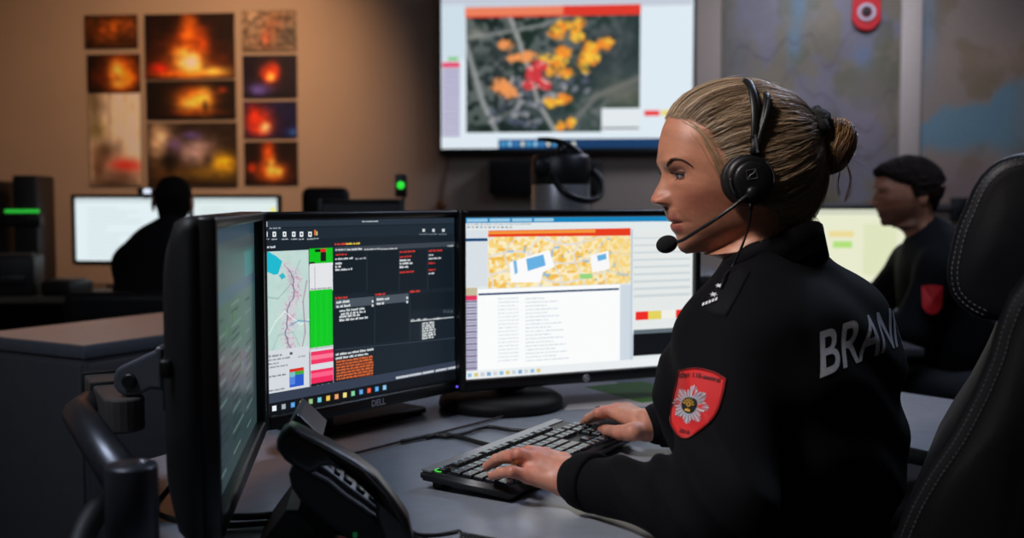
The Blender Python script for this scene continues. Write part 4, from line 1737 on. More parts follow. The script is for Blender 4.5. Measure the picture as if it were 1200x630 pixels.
MF = Matrix(((sd[0], 0, sn[0], t0[0]), (0, 1, 0, 0), (sd[1], 0, sn[1], t0[1]), (0, 0, 0, 1)))
b = MB()
b2 = MB()
b.box((sl * .44, .010, .004), (sl * .82, .105, .012), .004)
b.v = [(MF @ Vector(p))[:] for p in b.v]
b.build('face_plate', mat('phone_face', (92, 98, 108), .4, var=.08), ph)
b = MB()
b.box((sl * .12, .02, .008), (sl * .16, .10, .010), .004)
b.v = [(MF @ Matrix.Rotation(.06, 4, 'Y') @ Vector(p))[:] for p in b.v]
dsp = b.build('display_hood', M_ph, ph)
for r_ in range(4):
    for c_ in range(3):
        b = MB()
        b.box((sl * .36 + r_ * .0185, -.028 + c_ * .027, .0105), (.012, .018, .007), .0025)
        b.v = [(MF @ Vector(p))[:] for p in b.v]
        b.build('key', M_ph, ph)
for c_ in range(5):
    b = MB()
    b.box((sl * .25, -.03 + c_ * .019, .011), (.008, .015, .006), .002)
    b.v = [(MF @ Vector(p))[:] for p in b.v]
    b.build('soft_key', M_ph, ph)
# top flap behind the handset with a small red light
yF = .0
fl = [pl_(*p, yF) for p in ((337, 500), (347, 484), (352, 487), (378, 512), (372, 522), (345, 512))]
b = MB()
ext(b, fl, yF, .10, .003, 2)
b.build('top_flap', mat('phone_flap', (70, 74, 82), .3, var=.06), ph)
q = pl_(357, 497, yF)
MB().box((q[0], .004, q[1]), (.012, .006, .004), .001, rot=Matrix.Rotation(.75, 4, 'Y')).build('message_light', mat('red_led', (200, 60, 70), .4, emit=(230, 70, 80), estr=.8), ph)
# stand
st1 = [pl_(*p, .0) for p in ((338, 588), (352, 588), (376, 612), (372, 630), (330, 668), (286, 672), (286, 660))]
b = MB()
ext(b, st1, -.035, .11, .004, 2)
st2 = [pl_(*p, .0) for p in ((376, 612), (392, 622), (352, 672), (322, 676))]
b.v = [p for p in b.v]
ext(b, st2, -.045, .115, .003, 2)
stand = b.build('stand', M_phm, ph)
zmin = min(v.co.z for v in stand.data.vertices)
bmn = min(v.co.z for c in ph.children for v in c.data.vertices)
# handset: an arched bar lying on the camera side of the phone
yH = -.068
outl = [(341, 496), (350, 499), (386, 517), (419, 536), (442, 554), (462, 579), (478, 602), (484, 624), (482, 644), (470, 654), (456, 640), (446, 616), (441, 602), (440.5, 588),
        (434.5, 573), (419, 559.5), (401, 547), (388, 541.5), (378, 542), (372, 548), (362, 551), (349, 545), (335, 535), (325.5, 522), (326, 511), (332, 501)]
hs = [pl_(*p, yH) for p in outl]
b = MB()
ext(b, hs, yH - .022, yH + .024, .009, 4, smooth=True)
hset = b.build('handset', M_ph, ph)
q0 = pl_(334, 518, yH)
b = MB()
b.tube([(pl_(*p, yH)[0], yH - .0225, pl_(*p, yH)[1]) for p in ((352, 504), (390, 524), (425, 545), (452, 574), (473, 608))], .0011, 6)
b.build('handset_seam', M_phm, hset)
MB().box((pl_(416, 626, yA)[0], yA - .001, pl_(416, 626, yA)[1]), (.005, .003, .006), .001).build('green_light', mat('green_led', (40, 150, 80), .4, emit=(30, 150, 80), estr=.12), ph)
allz = [v.co.z for c in ph.children for v in c.data.vertices]
print('phone min z', min(allz))
# coiled cord
pts = []
c0, c1 = atz(542, 634, DZ + .012), atz(640, 652, DZ + .012)
nt_ = 26
for k in range(nt_ * 10 + 1):
    t = k / (nt_ * 10)
    a_ = 2 * PI * nt_ * t
    p = c0 * (1 - t) + c1 * t
    d = (c1 - c0) / np.linalg.norm(c1 - c0)
    sd_ = np.array([-d[1], d[0], 0])
    pts.append(p + sd_ * .0085 * math.cos(a_) + np.array([0, 0, .0085 * math.sin(a_)]))
lead = smooth_path([at(481, 622, 1.19), at(490, 626, 1.20), at(510, 627, 1.21), at(530, 624, 1.215), at(538, 622, 1.215)], 8)
lead[:, 2] = np.maximum(lead[:, 2], DZ + .004)
b = MB()
b.tube(np.concatenate([lead, pts]), .0026, 7)
o_ = b.build('coiled_cord', M_cable, None, off=c0)
o_.location = c0
tag(o_, 'black coiled handset cord running from the phone across the desk', 'cord')

# ---------------------------------------------------------------- grey cabinet behind the nearest monitor
CC = np.array([-1.01, 2.5, 0])
cz = .80
crz = math.atan2(A[1], A[0])
cab = empty('storage_cabinet', CC, crz, 'dark grey cabinet with a pale pinkish top behind the nearest monitor', 'cabinet')
cl_, cw_ = 1.0, .43
b = MB()
b.box((cl_ / 2, cw_ / 2, (cz - .03) / 2 + .02), (cl_ - .01, cw_ - .01, cz - .07), .003)
b.build('carcass', M_cabs, cab)
MB().box((cl_ / 2, cw_ / 2, cz - .016), (cl_, cw_, .032), .002).build('rim', mat('cabinet_rim', (80, 84, 92), .5, var=.05), cab)
MB().box((cl_ / 2, cw_ / 2, cz + .0008), (cl_ - .006, cw_ - .006, .0018), 0).build('top_panel', M_cabt, cab)
for k in range(2):
    MB().box((cl_ * (.25 + .5 * k), -.001, (cz - .03) / 2 + .02), (cl_ / 2 - .014, .014, cz - .1), .002).build('door', mat('cabinet_door', (58, 58, 62), .55, var=.05), cab)
MB().box((-.001, cw_ / 2, (cz - .03) / 2 + .02), (.012, cw_ - .02, cz - .1), .002).build('end_panel', M_cabs, cab)
MB().box((cl_ / 2, cw_ / 2, .01), (cl_ - .04, cw_ - .04, .02), .002).build('plinth', M_blkm, cab)

# ---------------------------------------------------------------- sideboard with the pump flask
SB = np.array([.13, 3.25, 0])
sb = empty('sideboard', SB, 0, 'dark sideboard behind the bright monitor, carrying the steel pump flask', 'sideboard')
sh_ = .93
b = MB()
b.box((0, 0, sh_ / 2), (1.0, .4, sh_ - .06), .004)
b.build('carcass', mat('sideboard_board', (40, 40, 44), .6, var=.06), sb)
MB().box((0, 0, sh_ - .014), (1.04, .44, .028), .003).build('worktop', mat('sideboard_top', (64, 60, 60), .5, var=.06), sb)
MB().box((0, 0, .02), (.96, .36, .04), .002).build('plinth', M_blkm, sb)
for k in range(2):
    d_ = MB().box((-.25 + .5 * k, -.206, sh_ / 2 - .01), (.485, .016, sh_ - .12), .003).build('door', mat('sideboard_door', (46, 46, 50), .55, var=.06), sb)
    MB().tube([(-.25 + .5 * k + (.19 if k == 0 else -.19), -.235, .55), (-.25 + .5 * k + (.19 if k == 0 else -.19), -.235, .70)], .006, 8).build('handle', M_steel, d_)
fp = at(657, 240, 3.17)
sc_ = 3.17 / F
fl_ = empty('pump_flask', (fp[0], fp[1], sh_), 0, 'steel pump flask with black lid and lever, behind the bright monitor', 'flask')


def fz(py):
    return at(657, py, 3.17)[2] - sh_


R_ = 34 * sc_
b = MB()
zt_ = fz(214)
b.lathe([(0, .002), (R_ * .96, .002), (R_, .014), (R_, zt_ - .004), (R_ * .985, zt_)], 40)
b.build('steel_body', M_steel, fl_)
MB().lathe([(R_ * 1.01, 0), (R_ * 1.03, .006), (R_ * 1.01, .02), (R_ * .9, .02)], 40).build('base_ring', M_blk, fl_)
b = MB()
zl = fz(181)
b.lathe([(R_ * 1.0, zt_ - .006), (R_ * 1.02, zt_), (R_ * 1.02, zt_ + .03), (R_ * 1.0, zl - .012), (R_ * .9, zl), (0, zl + .004)], 40)
b.build('lid', M_blk, fl_)


def fx(px):
    return (px - 657) * sc_


b = MB()
b.tube(smooth_path([(fx(630), 0, fz(163)), (fx(645), 0, fz(164)), (fx(662), 0, fz(168)), (fx(678), 0, fz(178)), (fx(688), 0, fz(190)), (fx(690), 0, fz(204))], 8), [.007 + .004 * math.sin(PI * min(1, t * 1.2)) for t in np.linspace(0, 1, 41)], 12, flat=(.8, 1.5))
b.tube([(fx(657), 0, zl - .005), (fx(660), 0, fz(169))], .016, 14)
b.build('pump_lever', M_blk, fl_)
b = MB()
b.tube(smooth_path([(fx(645), -.06, fz(200)), (fx(650), -.1, fz(215)), (fx(664), -.125, fz(229)), (fx(684), -.10, fz(235)), (fx(701), -.05, fz(230)), (fx(703), -.01, fz(212)), (fx(694), 0, fz(200))], 8), .0105, 12, flat=(1.1, .8))
b.build('carry_handle', M_blk, fl_)
b = MB()
b.box((fx(634), -.05, fz(196)), (.05, .07, .05), .012)
b.build('spout', M_blk, fl_)

# ---------------------------------------------------------------- office chair of the woman
CH = np.array([.43, 1.42, 0])
ch_f = np.array([-.90, .4359, 0])
ch_rz = math.atan2(ch_f[1], ch_f[0])
och = empty('office_chair', CH, ch_rz, 'large black leather office chair with double white stitching and headrest, near the camera', 'chair')
ch_l = np.array([-ch_f[1], ch_f[0], 0])


def chp(px, py, yl):
    o = CH + ch_l * yl
    q = atplane(px, py, o, ch_l) - o
    return (float(q @ ch_f), float(q[2]))


M_leather = mat('black_leather', (10, 12, 17), .46, var=.12, scale=60, bump=.10, bscale=420, spec=.3)
M_leath2 = mat('black_leather_side', (7, 8, 11), .55, var=.12, scale=60, bump=.10, bscale=420, spec=.28)
M_stitch = mat('pale_thread', (116, 118, 128), .8, var=.1)
yl = .17
front = [(1150, 375), (1136, 368), (1124, 359), (1113, 346), (1109, 330), (1108.5, 316), (1111, 300), (1116, 278), (1121, 262), (1129, 244), (1138, 222), (1148, 206), (1160, 194), (1172, 186), (1186, 181), (1202, 178)]
hp_ = [chp(*p, yl) for p in front]
topx, topz = hp_[-1]
back_ = [(topx - .03, topz + .0), (topx - .062, topz - .022), (topx - .085, topz - .07), (topx - .092, topz - .13), (topx - .085, hp_[0][1] + .02), (topx - .06, hp_[0][1] - .01)]
hpoly = hp_ + back_


def side_extrude(b, poly, hw, rnd, seg=5):
    """profile (x,z) extruded across the chair with softly rounded flanks"""
    P2 = np.array(poly)
    cen = P2.mean(0)
    n = len(P2)
    # inward offset direction
    T = np.roll(P2, -1, 0) - np.roll(P2, 1, 0)
    T /= np.linalg.norm(T, axis=1)[:, None]
    Nn = np.stack([T[:, 1], -T[:, 0]], 1)
    if ((P2 - cen) * Nn).sum() < 0:
        Nn = -Nn
    rings = []
    for k in range(seg + 1):
        a = PI / 2 * k / seg
        rings.append((P2 - Nn * rnd * (1 - math.sin(a)), hw - rnd * 0 - (0 if k == seg else rnd * 0.6 * (1 - 0)) * 0 - (-(rnd * .7) * math.cos(a))))
    vs = []
    order = [(r, y) for (r, y) in rings] + [(r, -y) for (r, y) in rings[::-1]]
    for (r, y) in order:
        for p in r:
            vs.append((p[0], y, p[1]))
    fs = []
    m = len(order)
    for i in range(m - 1):
        for k in range(n):
            fs.append((i * n + k, i * n + (k + 1) % n, (i + 1) * n + (k + 1) % n, (i + 1) * n + k))
    # domed flanks
    for (base, y, sgn) in ((0, order[0][1], 1), ((m - 1) * n, order[-1][1], -1)):
        r0 = order[0][0]
        idx = list(range(base, base + n))
        for kk, sc2 in enumerate((.8, .5, .2)):
            st = len(vs)
            for p in r0:
                q = cen + (p - cen) * sc2
                vs.append((q[0], y + sgn * .008 * (1 - sc2), q[1]))
            nid = list(range(st, st + n))
            for k in range(n):
                fs.append((idx[k], idx[(k + 1) % n], nid[(k + 1) % n], nid[k]))
            idx = nid
        fs.append(tuple(idx))
    b.add(vs, fs, 0, True)
    return Nn


def stitches(pts3, b, ln=.0036, gap=.0024, r=.0004):
    P3 = np.asarray(pts3)
    d = np.concatenate([[0], np.cumsum(np.linalg.norm(np.diff(P3, axis=0), axis=1))])
    s = 0
    while s + ln < d[-1]:
        a = np.array([np.interp(s, d, P3[:, k]) for k in range(3)])
        c = np.array([np.interp(s + ln, d, P3[:, k]) for k in range(3)])
        b.tube([a, (a + c) / 2, c], r, 5)
        s += ln + gap


b = MB()
Nh = side_extrude(b, hpoly, yl - .014, .02)
hr = b.build('headrest', M_leather, och)
b = MB()
for off_ in (.006, .012):
    pts = []
    Pf = smooth_path([np.array([p[0], 0, p[1]]) for p in hp_], 4)
    Tf = np.gradient(Pf, axis=0)
    Tf /= np.linalg.norm(Tf, axis=1)[:, None]
    Nf = np.stack([Tf[:, 2], 0 * Tf[:, 0], -Tf[:, 0]], 1)
    c2 = np.array([np.mean([p[0] for p in hpoly]), 0, np.mean([p[1] for p in hpoly])])
    if ((Pf - c2) * Nf).sum() < 0:
        Nf = -Nf
    q = Pf - Nf * off_
    q[:, 1] = yl + (-.0030 if off_ < .01 else .0008)
    stitches(q, b)
b.build('stitching', M_stitch, hr)
# backrest
yb = .235
bf = [(1222, 290), (1200, 325), (1181, 349), (1167, 384), (1158, 416), (1148, 441), (1137, 465), (1113, 510), (1086, 550), (1063, 590), (1046, 632), (1036, 668), (1030, 710)]
bp_ = [chp(*p, yb) for p in bf]
top_ = bp_[0]
bot_ = bp_[-1]
bk = [(bot_[0] - .06, bot_[1] - .05), (bot_[0] - .12, bot_[1] - .03), (bot_[0] - .15, bot_[1] + .06)] + [(p[0] - .13, p[1] + .02) for p in bp_[::-1][3:-1:2]] + [(top_[0] - .10, top_[1] + .03), (top_[0] - .04, top_[1] + .03)]
bpoly = bp_ + bk
b = MB()
side_extrude(b, bpoly, yb - .016, .022)
br = b.build('backrest', M_leath2, och)
b = MB()
for off_ in (.007, .015):
    Pf = smooth_path([np.array([p[0], 0, p[1]]) for p in bp_], 4)
    Tf = np.gradient(Pf, axis=0)
    Tf /= np.linalg.norm(Tf, axis=1)[:, None]
    Nf = np.stack([Tf[:, 2], 0 * Tf[:, 0], -Tf[:, 0]], 1)
    c2 = np.array([np.mean([p[0] for p in bpoly]), 0, np.mean([p[1] for p in bpoly])])
    if ((Pf - c2) * Nf).sum() < 0:
        Nf = -Nf
    q = Pf - Nf * off_
    q[:, 1] = yb + (-.0045 if off_ < .01 else .0004)
    stitches(q, b)
b.build('stitching', mat('dim_thread', (84, 84, 92), .8, var=.1), br)
# headrest bracket, seat, armless base
b = MB()
b.box((hp_[0][0] - .09, 0, hp_[0][1] + .02), (.03, .1, .16), .006)
b.build('headrest_bracket', M_blkm, och)
b = MB()
b.box((.06, 0, .392), (.50, .50, .10), .045, 4)
b.build('seat', M_leather, och)
b = MB()
b.tube(smooth_path([(-.12, 0, .33), (-.24, 0, .36), (-.30, 0, .5), (-.29, 0, .68)], 6), .022, 10, flat=(1, 2))
b.box((0, 0, .330), (.26, .18, .04), .012)
b.build('back_strut', M_blkm, och)
b = MB()
b.lathe([(0, .07), (.03, .07), (.03, .22), (.022, .22), (.022, .32), (0, .32)], 20)
b.build('gas_lift', M_grey, och)
for k in range(5):
    a_ = 2 * PI * k / 5 + .3
    b = MB()
    b.tube([(.02 * math.cos(a_), .02 * math.sin(a_), .105), (.16 * math.cos(a_), .16 * math.sin(a_), .095), (.30 * math.cos(a_), .30 * math.sin(a_), .075)], [.026, .022, .017], 10)
    lg = b.build('base_leg', M_blkm, och)
    b = MB()
    Mc = Matrix.Translation((.30 * math.cos(a_), .30 * math.sin(a_), .031)) @ Matrix.Rotation(a_ + PI / 2, 4, 'Z') @ Matrix.Rotation(PI / 2, 4, 'Y')
    for s_ in (-1, 1):
        b.lathe([(0, s_ * .016 - .007), (.029, s_ * .016 - .007), (.031, s_ * .016), (.029, s_ * .016 + .007), (0, s_ * .016 + .007)], 18, Mc)
    b.tube([(.30 * math.cos(a_), .30 * math.sin(a_), .03), (.30 * math.cos(a_), .30 * math.sin(a_), .08)], .008, 8)
    b.build('castor', M_blk, lg)

# ================================================================ REAR WORKSTATIONS
def rear_monitor(px0, py0, px1, py1, Y0, Y1, lab, paint, stand=True, group='monitors at the rear desks', dz=.74):
    p0, p1 = at(px0, 236, Y0), at(px1, 236, Y1)
    zt = at(px0, py0, Y0)[2]
    zb = at(px0, py1, Y0)[2]
    d = p1[:2] - p0[:2]
    W = float(np.linalg.norm(d))
    H = zt - zb
    rz = math.atan2(d[1], d[0])
    c = (p0 + p1) / 2
    e = empty('monitor', (c[0], c[1], dz), rz, lab, 'monitor', group)
    zc = (zt + zb) / 2 - dz
    b = MB()
    for (cx, cz_, sx, sz) in ((-W / 2 - .008, zc, .016, H + .032), (W / 2 + .008, zc, .016, H + .032), (0, zc + H / 2 + .008, W, .016), (0, zc - H / 2 - .011, W, .022)):
        b.box((cx, 0, cz_), (sx, .022, sz), .003)
    b.build('bezel', M_bezel, e)
    MB().box((0, .03, zc), (W + .02, .04, H + .02), .012, 3).build('back_shell', M_blkm, e)
    o = np.array([c[0], c[1], (zt + zb) / 2])
    tx = np.array([d[0] / W, d[1] / W, 0])
    nn = np.array([-tx[1], tx[0], 0])

    def uv(px, py):
        q = atplane(px, py, o, nn) - o
        return (float(q @ tx), float(q[2]))
    P = Paint(W, H, uv)
    paint(P, W, H)
    sc = P.build('display', M_lit, e)
    sc.location = (0, 0, zc)
    MB().box((0, .062, zc / 2), (.06, .025, zc), .005).build('stand_neck', M_blk, e)
    MB().box((0, .05, .007), (.24, .18, .013), .006).build('stand_base', M_blk, e)
    return e


def doc(base, mark):
    def f(P, W, H):
        P.r(-W / 2, -H / 2, W / 2, H / 2, base)
        P.r(-W / 2, H / 2 - .02, W / 2, H / 2, tuple(c * .9 for c in base))
        rd = random.Random(3)
        for k in range(14):
            z = H / 2 - .05 - k * H / 17
            P.r(-W * .4, z, -W * .4 + W * rd.uniform(.15, .7), z + .006, tuple(c * .93 for c in base))
        for (x, z, w, h, c) in mark:
            P.r(x * W, z * H, (x + w) * W, (z + h) * H, c)
    return f


wst1 = rear_monitor(88, 232, 222, 305, 5.0, 4.95, 'bright blank monitor at the rear desk, farthest from the fire map screen, carrying the webcam', doc((226, 240, 244), []))
wst2 = rear_monitor(225, 232, 325, 305, 4.97, 4.93, 'bright rear monitor with a small yellow mark, nearer the fire prints column than its twin', doc((222, 236, 236), [(.42, .25, .06, .1, (236, 232, 120))]))
e = empty('webcam', wst1.location, wst1.rotation_euler.z, 'small glowing webcam on top of the bright rear monitor', 'webcam')
wp = at(172, 224, 4.97)
lx = (wp[0] - wst1.location.x)
MB().box((lx, 0, wp[2] - DZ), (.075, .04, .034), .008).build('housing', M_blk, e)
MB().box((lx + .012, -.021, wp[2] - DZ), (.035, .004, .022), .001).build('lamp_face', mat('webcam_glow', (230, 240, 255), .4, emit=(226, 236, 255), estr=1.0), e)
MB().box((lx, .01, wp[2] - DZ - .024), (.03, .04, .02), .003).build('clip', M_blk, e)

# rear desk
def plain_desk(name, x0, y0, x1, y1, lab, m, rz=0.0, z=.74):
    c = np.array([(x0 + x1) / 2, (y0 + y1) / 2, 0])
    e = empty(name, c, rz, lab, 'desk', 'desks at the rear')
    w, d = x1 - x0, y1 - y0
    MB().box((0, 0, z - .0135), (w, d, .025), .003).build('table_top', m, e)
    for sx in (-1, 1):
        b = MB()
        b.box((sx * (w / 2 - .08), 0, (z - .03) / 2), (.05, .08, z - .03), .004)
        b.box((sx * (w / 2 - .08), 0, .013), (.06, d * .85, .024), .004)
        b.build('leg', M_leg, e)
    MB().box((0, d / 2 - .03, z * .6), (w - .2, .018, .4), .002).build('modesty_panel', mat('dark_panel', (30, 30, 32), .7, var=.08), e)
    return e


M_desk_rear = mat('rear_desk_top', (96, 84, 76), .5, var=.06)
plain_desk('rear_desk', -2.95, 4.45, -.75, 5.3, 'long desk at the rear under the two bright monitors', M_desk_rear)
plain_desk('rear_desk', 1.17, 3.68, 2.70, 4.40, 'desk at the rear carrying the pale yellow monitor', mat('rear_desk_dark', (70, 70, 74), .5, var=.06), 0)
plain_desk('rear_desk', .88 - .75, 3.65 - .25, .88 + .75, 3.65 + .25, 'narrow desk at the rear on which the bearded man rests his hands', MATS['rear_desk_dark'], PI / 2)


def yel(P, W, H):
    P.r(-W / 2, -H / 2, W / 2, H / 2, (232, 234, 206))
    P.r(-W / 2, H / 2 - .02, W / 2, H / 2, (206, 210, 190))
    P.r(-W * .05, H * .12, W * .13, H * .2, (236, 218, 150))
    P.r(-W * .02, -.03 * H, W * .12, H * .06, (176, 224, 120))
    P.r(W * .2, -H * .4, W * .44, H * .3, (222, 228, 190))
    for k in range(7):
        P.r(-W * .44, H * .3 - k * H * .1, -W * .15, H * .33 - k * H * .1, (212, 214, 188))


rear_monitor(900, 245, 1062, 329, 3.98, 3.9, 'pale yellow monitor in front of the bearded man, behind the woman', yel)

# dark equipment at the far left of the rear desk
M_eq = mat('dark_equipment', (22, 21, 22), .55, var=.12, scale=40)
e = empty('equipment_tower', at(-4, 300, 4.95) * np.array([1, 1, 0]) + np.array([0, 0, .74]), .05, 'dark box unit at the end of the rear desk, beside the bare wall', 'equipment')
zt = at(-4, 212, 4.95)[2] - .74
MB().box((0, 0, zt / 2), (.14, .24, zt), .01).build('housing', M_eq, e)
MB().box((0, -.122, zt * .7), (.10, .005, zt * .3), .002).build('front_panel', M_blk, e)
e = empty('equipment_tower', at(42, 300, 4.95) * np.array([1, 1, 0]) + np.array([0, 0, .74]), .05, 'tall dark unit with a glowing green line on the rear desk', 'equipment')
zt = at(42, 206, 4.95)[2] - .74
zg = at(42, 247, 4.95)[2] - .74
MB().box((0, 0, zt / 2), (.11, .22, zt), .01).build('housing', M_eq, e)
MB().box((-.01, -.118, zg), (.15, .016, .014), .003).build('green_light_bar', mat('green_bar', (40, 200, 60), .4, emit=(46, 190, 60), estr=.9), e)
MB().box((-.01, -.10, zg - .04), (.17, .06, .06), .008).build('dock', M_blk, e)
# low clutter on the desk
for k, (px, py, w, h, d, rz, lab) in enumerate(((14, 292, .22, .17, .2, .2, 'low dark printer on the rear desk below the green light line'), (78, 300, .14, .06, .18, -.2, 'small dark tray with papers on the rear desk beside the printer'))):
    p = at(px, py, 4.60)
    e = empty('desk_printer' if k == 0 else 'paper_tray', (p[0], p[1], .74), rz, lab, 'printer' if k == 0 else 'tray')
    MB().box((0, 0, h / 2), (w, d, h), .012).build('housing', M_eq, e)
    MB().box((0, -.01, h + .004), (w * .8, d * .7, .006), .001, rot=.1).build('paper_sheet', mat('dull_paper', (92, 80, 70), .7), e)
    MB().box((0, -d / 2 - .004, h * .4), (w * .7, .012, h * .25), .003).build('front_slot', M_blk, e)

# empty chair, dark monitor and status light behind the middle screen
def rear_chair(px, ytop, Y, lab, rz=0.0, w=.44):
    p = at(px, 300, Y)
    zt = at(px, ytop, Y)[2]
    e = empty('office_chair', (p[0], p[1], 0), rz, lab, 'chair', 'office chairs at the rear')
    b = MB()
    b.box((0, .2, (zt - .19 + .52) / 2), (.46, .09, zt - .19 - .52), .045, 4)
    b.build('backrest', M_leath2, e)
    MB().box((0, .18, zt - .085), (w, .08, .17), .038, 4).build('headrest', M_leath2, e)
    MB().box((0, .215, zt - .2), (.07, .02, .16), .004).build('headrest_bracket', M_blkm, e)
    MB().box((0, -.05, .46), (w + .04, .48, .09), .04, 4).build('seat', M_leath2, e)
    MB().tube(smooth_path([(0, .0, .38), (0, .2, .40), (0, .27, .5), (0, .26, .7)], 6), .02, 8).build('back_strut', M_blkm, e)
    MB().lathe([(0, .07), (.028, .07), (.028, .42), (0, .42)], 16).build('gas_lift', M_grey, e)
    for k in range(5):
        a_ = 2 * PI * k / 5 + .2
        b = MB()
        b.tube([(.02 * math.cos(a_), .02 * math.sin(a_), .105), (.29 * math.cos(a_), .29 * math.sin(a_), .07)], [.024, .017], 8)
        b.lathe([(0, -.012), (.028, -.012), (.03, 0), (.028, .012), (0, .012)], 14, Matrix.Translation((.29 * math.cos(a_), .29 * math.sin(a_), .03)) @ Matrix.Rotation(a_ + PI / 2, 4, 'Z') @ Matrix.Rotation(PI / 2, 4, 'Y'))
        b.build('base_leg', M_blkm, e)
    return e


rear_chair(374.5, 218.5, 4.86, 'empty dark office chair whose rounded headrest shows above the dark-themed monitor', 0, .225)


def dark(P, W, H):
    P.r(-W / 2, -H / 2, W / 2, H / 2, (14, 16, 20))
    for k in range(4):
        P.r(-W * .4, H * .3 - k * .05, W * .1, H * .3 - k * .05 + .006, (24, 30, 36))


plain_desk('rear_desk', -1.02, 3.75, -.22, 4.3, 'small rear desk carrying the dark monitor and the green status light', mat('rear_desk_dark', (70, 70, 74)), 0)
rear_monitor(378, 238, 468, 300, 4.05, 4.05, 'switched-off dark monitor just behind the top of the dark-themed one', dark)
p = at(470.5, 280, 3.86)
e = empty('status_light', (p[0], p[1], .74), 0, 'small black status light with a round green lamp on a thin stem', 'status light')
zt, zm, zb = at(470, 204, 3.86)[2] - .74, at(470, 217, 3.86)[2] - .74, at(470, 231, 3.86)[2] - .74
MB().box((0, 0, (zt + zb) / 2), (.042, .03, zt - zb), .006).build('housing', M_blk, e)
MB().lathe([(0, 0), (.0138, 0), (.0138, .003), (.010, .006), (0, .008)], 24, Matrix.Translation((0, -.0145, zm)) @ Matrix.Rotation(PI / 2, 4, 'X')).build('green_lamp', mat('green_lamp', (40, 230, 60), .4, emit=(50, 226, 60), estr=1.0), e)
MB().tube([(.008, 0, .01), (.008, 0, zb + .01)], .006, 10).build('stem', M_grey, e)
MB().lathe([(0, 0), (.05, 0), (.05, .01), (0, .014)], 24).build('foot', M_blk, e)
# ================================================================ HEADS
HY, HPIT = math.radians(5), math.radians(9)          # turned a little to the camera, bowed a little
HF = np.array([-math.cos(HY), -math.sin(HY), 0])
HLft = np.array([math.sin(HY), -math.cos(HY), 0])    # the woman's left (camera side)
HU = np.array([0, 0, 1.0])
HFp = HF * math.cos(HPIT) - HU * math.sin(HPIT)
HUp = HU * math.cos(HPIT) + HF * math.sin(HPIT)
HB = np.stack([HFp, HLft, HUp], 1)                   # head axes as columns
H0 = at(880, 212, 1.47)


def hloc(px, py, y=0.0):
    """photo pixel -> head-local (x,y,z) at lateral position y"""
    o = H0 + HLft * y
    q = atplane(px, py, o, HLft) - o
    return np.array([q @ HFp, y, q @ HUp])


def hw(p):
    return H0 + np.asarray(p, float) @ HB.T


TRACE = [(784, 135), (780.5, 142), (777, 150.6), (773.6, 165), (772.4, 177.6), (772.6, 188.7), (774.5, 196), (776, 203), (774.6, 210), (772.4, 215), (769, 220.5), (766.4, 226), (763.6, 231), (762.9, 234.5), (764.6, 238.4), (768.5, 240.2),
         (773.5, 241.3), (777.2, 243.2), (779.2, 246.5), (781.2, 252.9), (781.8, 256), (783.6, 258.6), (787.2, 260.6), (787.6, 261.6), (785.9, 264.5), (786.6, 268), (789, 271.5), (792.2, 275), (793.4, 279), (793.4, 284), (795, 290), (798, 294.2), (804, 297.2)]
pts = np.array([hloc(*p)[[0, 2]] for p in TRACE])
top = np.array([(.018, .1275), (.050, .1245), (.0756, .1175)])
PZ = np.concatenate([top[:, 1], pts[:, 1]])
PX = np.concatenate([top[:, 0], pts[:, 0]])
for i in range(1, len(PZ)):
    PZ[i] = min(PZ[i], PZ[i - 1] - .0004)
z_chin = PZ[-1]
Z_nas, X_nas = hloc(776, 203)[2], hloc(776, 203)[0]
Z_sub, X_sub = hloc(778.5, 245)[2], hloc(778.5, 245)[0]
Z_men, X_men = hloc(792.2, 275)[2], hloc(792.2, 275)[0]
Z_sto = hloc(787.4, 261.1)[2]
Z_tip = hloc(763, 234.5)[2]
E_z = hloc(797, 204, .03)[2]
E_x = hloc(792.0, 204, .03)[0] - .0125


def prof(z):
    return np.interp(-z, -PZ, PX)


def tab(z, rows):
    r = sorted(rows)
    return np.interp(z, [q[0] for q in r], [q[1] for q in r])


W_T = [(z_chin - .004, .008), (z_chin, .016), (-.078, .029), (-.068, .042), (-.056, .0535), (-.04, .059), (-.02, .0635), (0, .0685), (.02, .0715), (.035, .073)]
B_T = [(z_chin - .004, .004), (-.075, .016), (-.055, .034), (-.044, .046), (-.016, .068), (.006, .083), (.035, .093)]
N_T = [(-.09, 2.0), (-.06, 2.0), (-.04, 2.1), (-.01, 2.3), (.03, 2.35), (.07, 2.3), (.12, 2.1)]


_zt = np.arange(z_chin, .1275, .0005)


def _soft(v, sig):
    k = np.arange(-int(sig * 3 / .0005), int(sig * 3 / .0005) + 1)
    g = np.exp(-(k * .0005 / sig) ** 2 / 2)
    g /= g.sum()
    n_ = len(k) // 2
    vv = np.concatenate([2 * v[0] - v[n_:0:-1], v, 2 * v[-1] - v[-2:-n_ - 2:-1]])
    return np.convolve(vv, g, 'valid')


_full = _soft(np.interp(-_zt, -PZ, PX), .0009)


def _base():
    """face outline without nose and lips"""
    keys = [(z_chin, PX[-1])] + [(z_, x_) for z_, x_ in zip(PZ[::-1], PX[::-1]) if z_chin < z_ < Z_men + .001]
    keys += [((Z_men + Z_sub) / 2, (X_men + X_sub) / 2 - .0012), (Z_sub, X_sub - .0030), ((Z_sub + Z_nas) / 2, X_sub * .45 + X_nas * .55 - .0055), (Z_nas + .007, float(prof(Z_nas + .007)))]
    keys += [(z_, x_) for z_, x_ in zip(PZ[::-1], PX[::-1]) if z_ > Z_nas + .010]
    return np.interp(_zt, [k[0] for k in keys], [k[1] for k in keys])


_abase = _soft(_base(), .0035)
_wt = _soft(tab(_zt, W_T), .006)
_bt = _soft(tab(_zt, B_T), .006)
_nt = _soft(tab(_zt, N_T), .008)


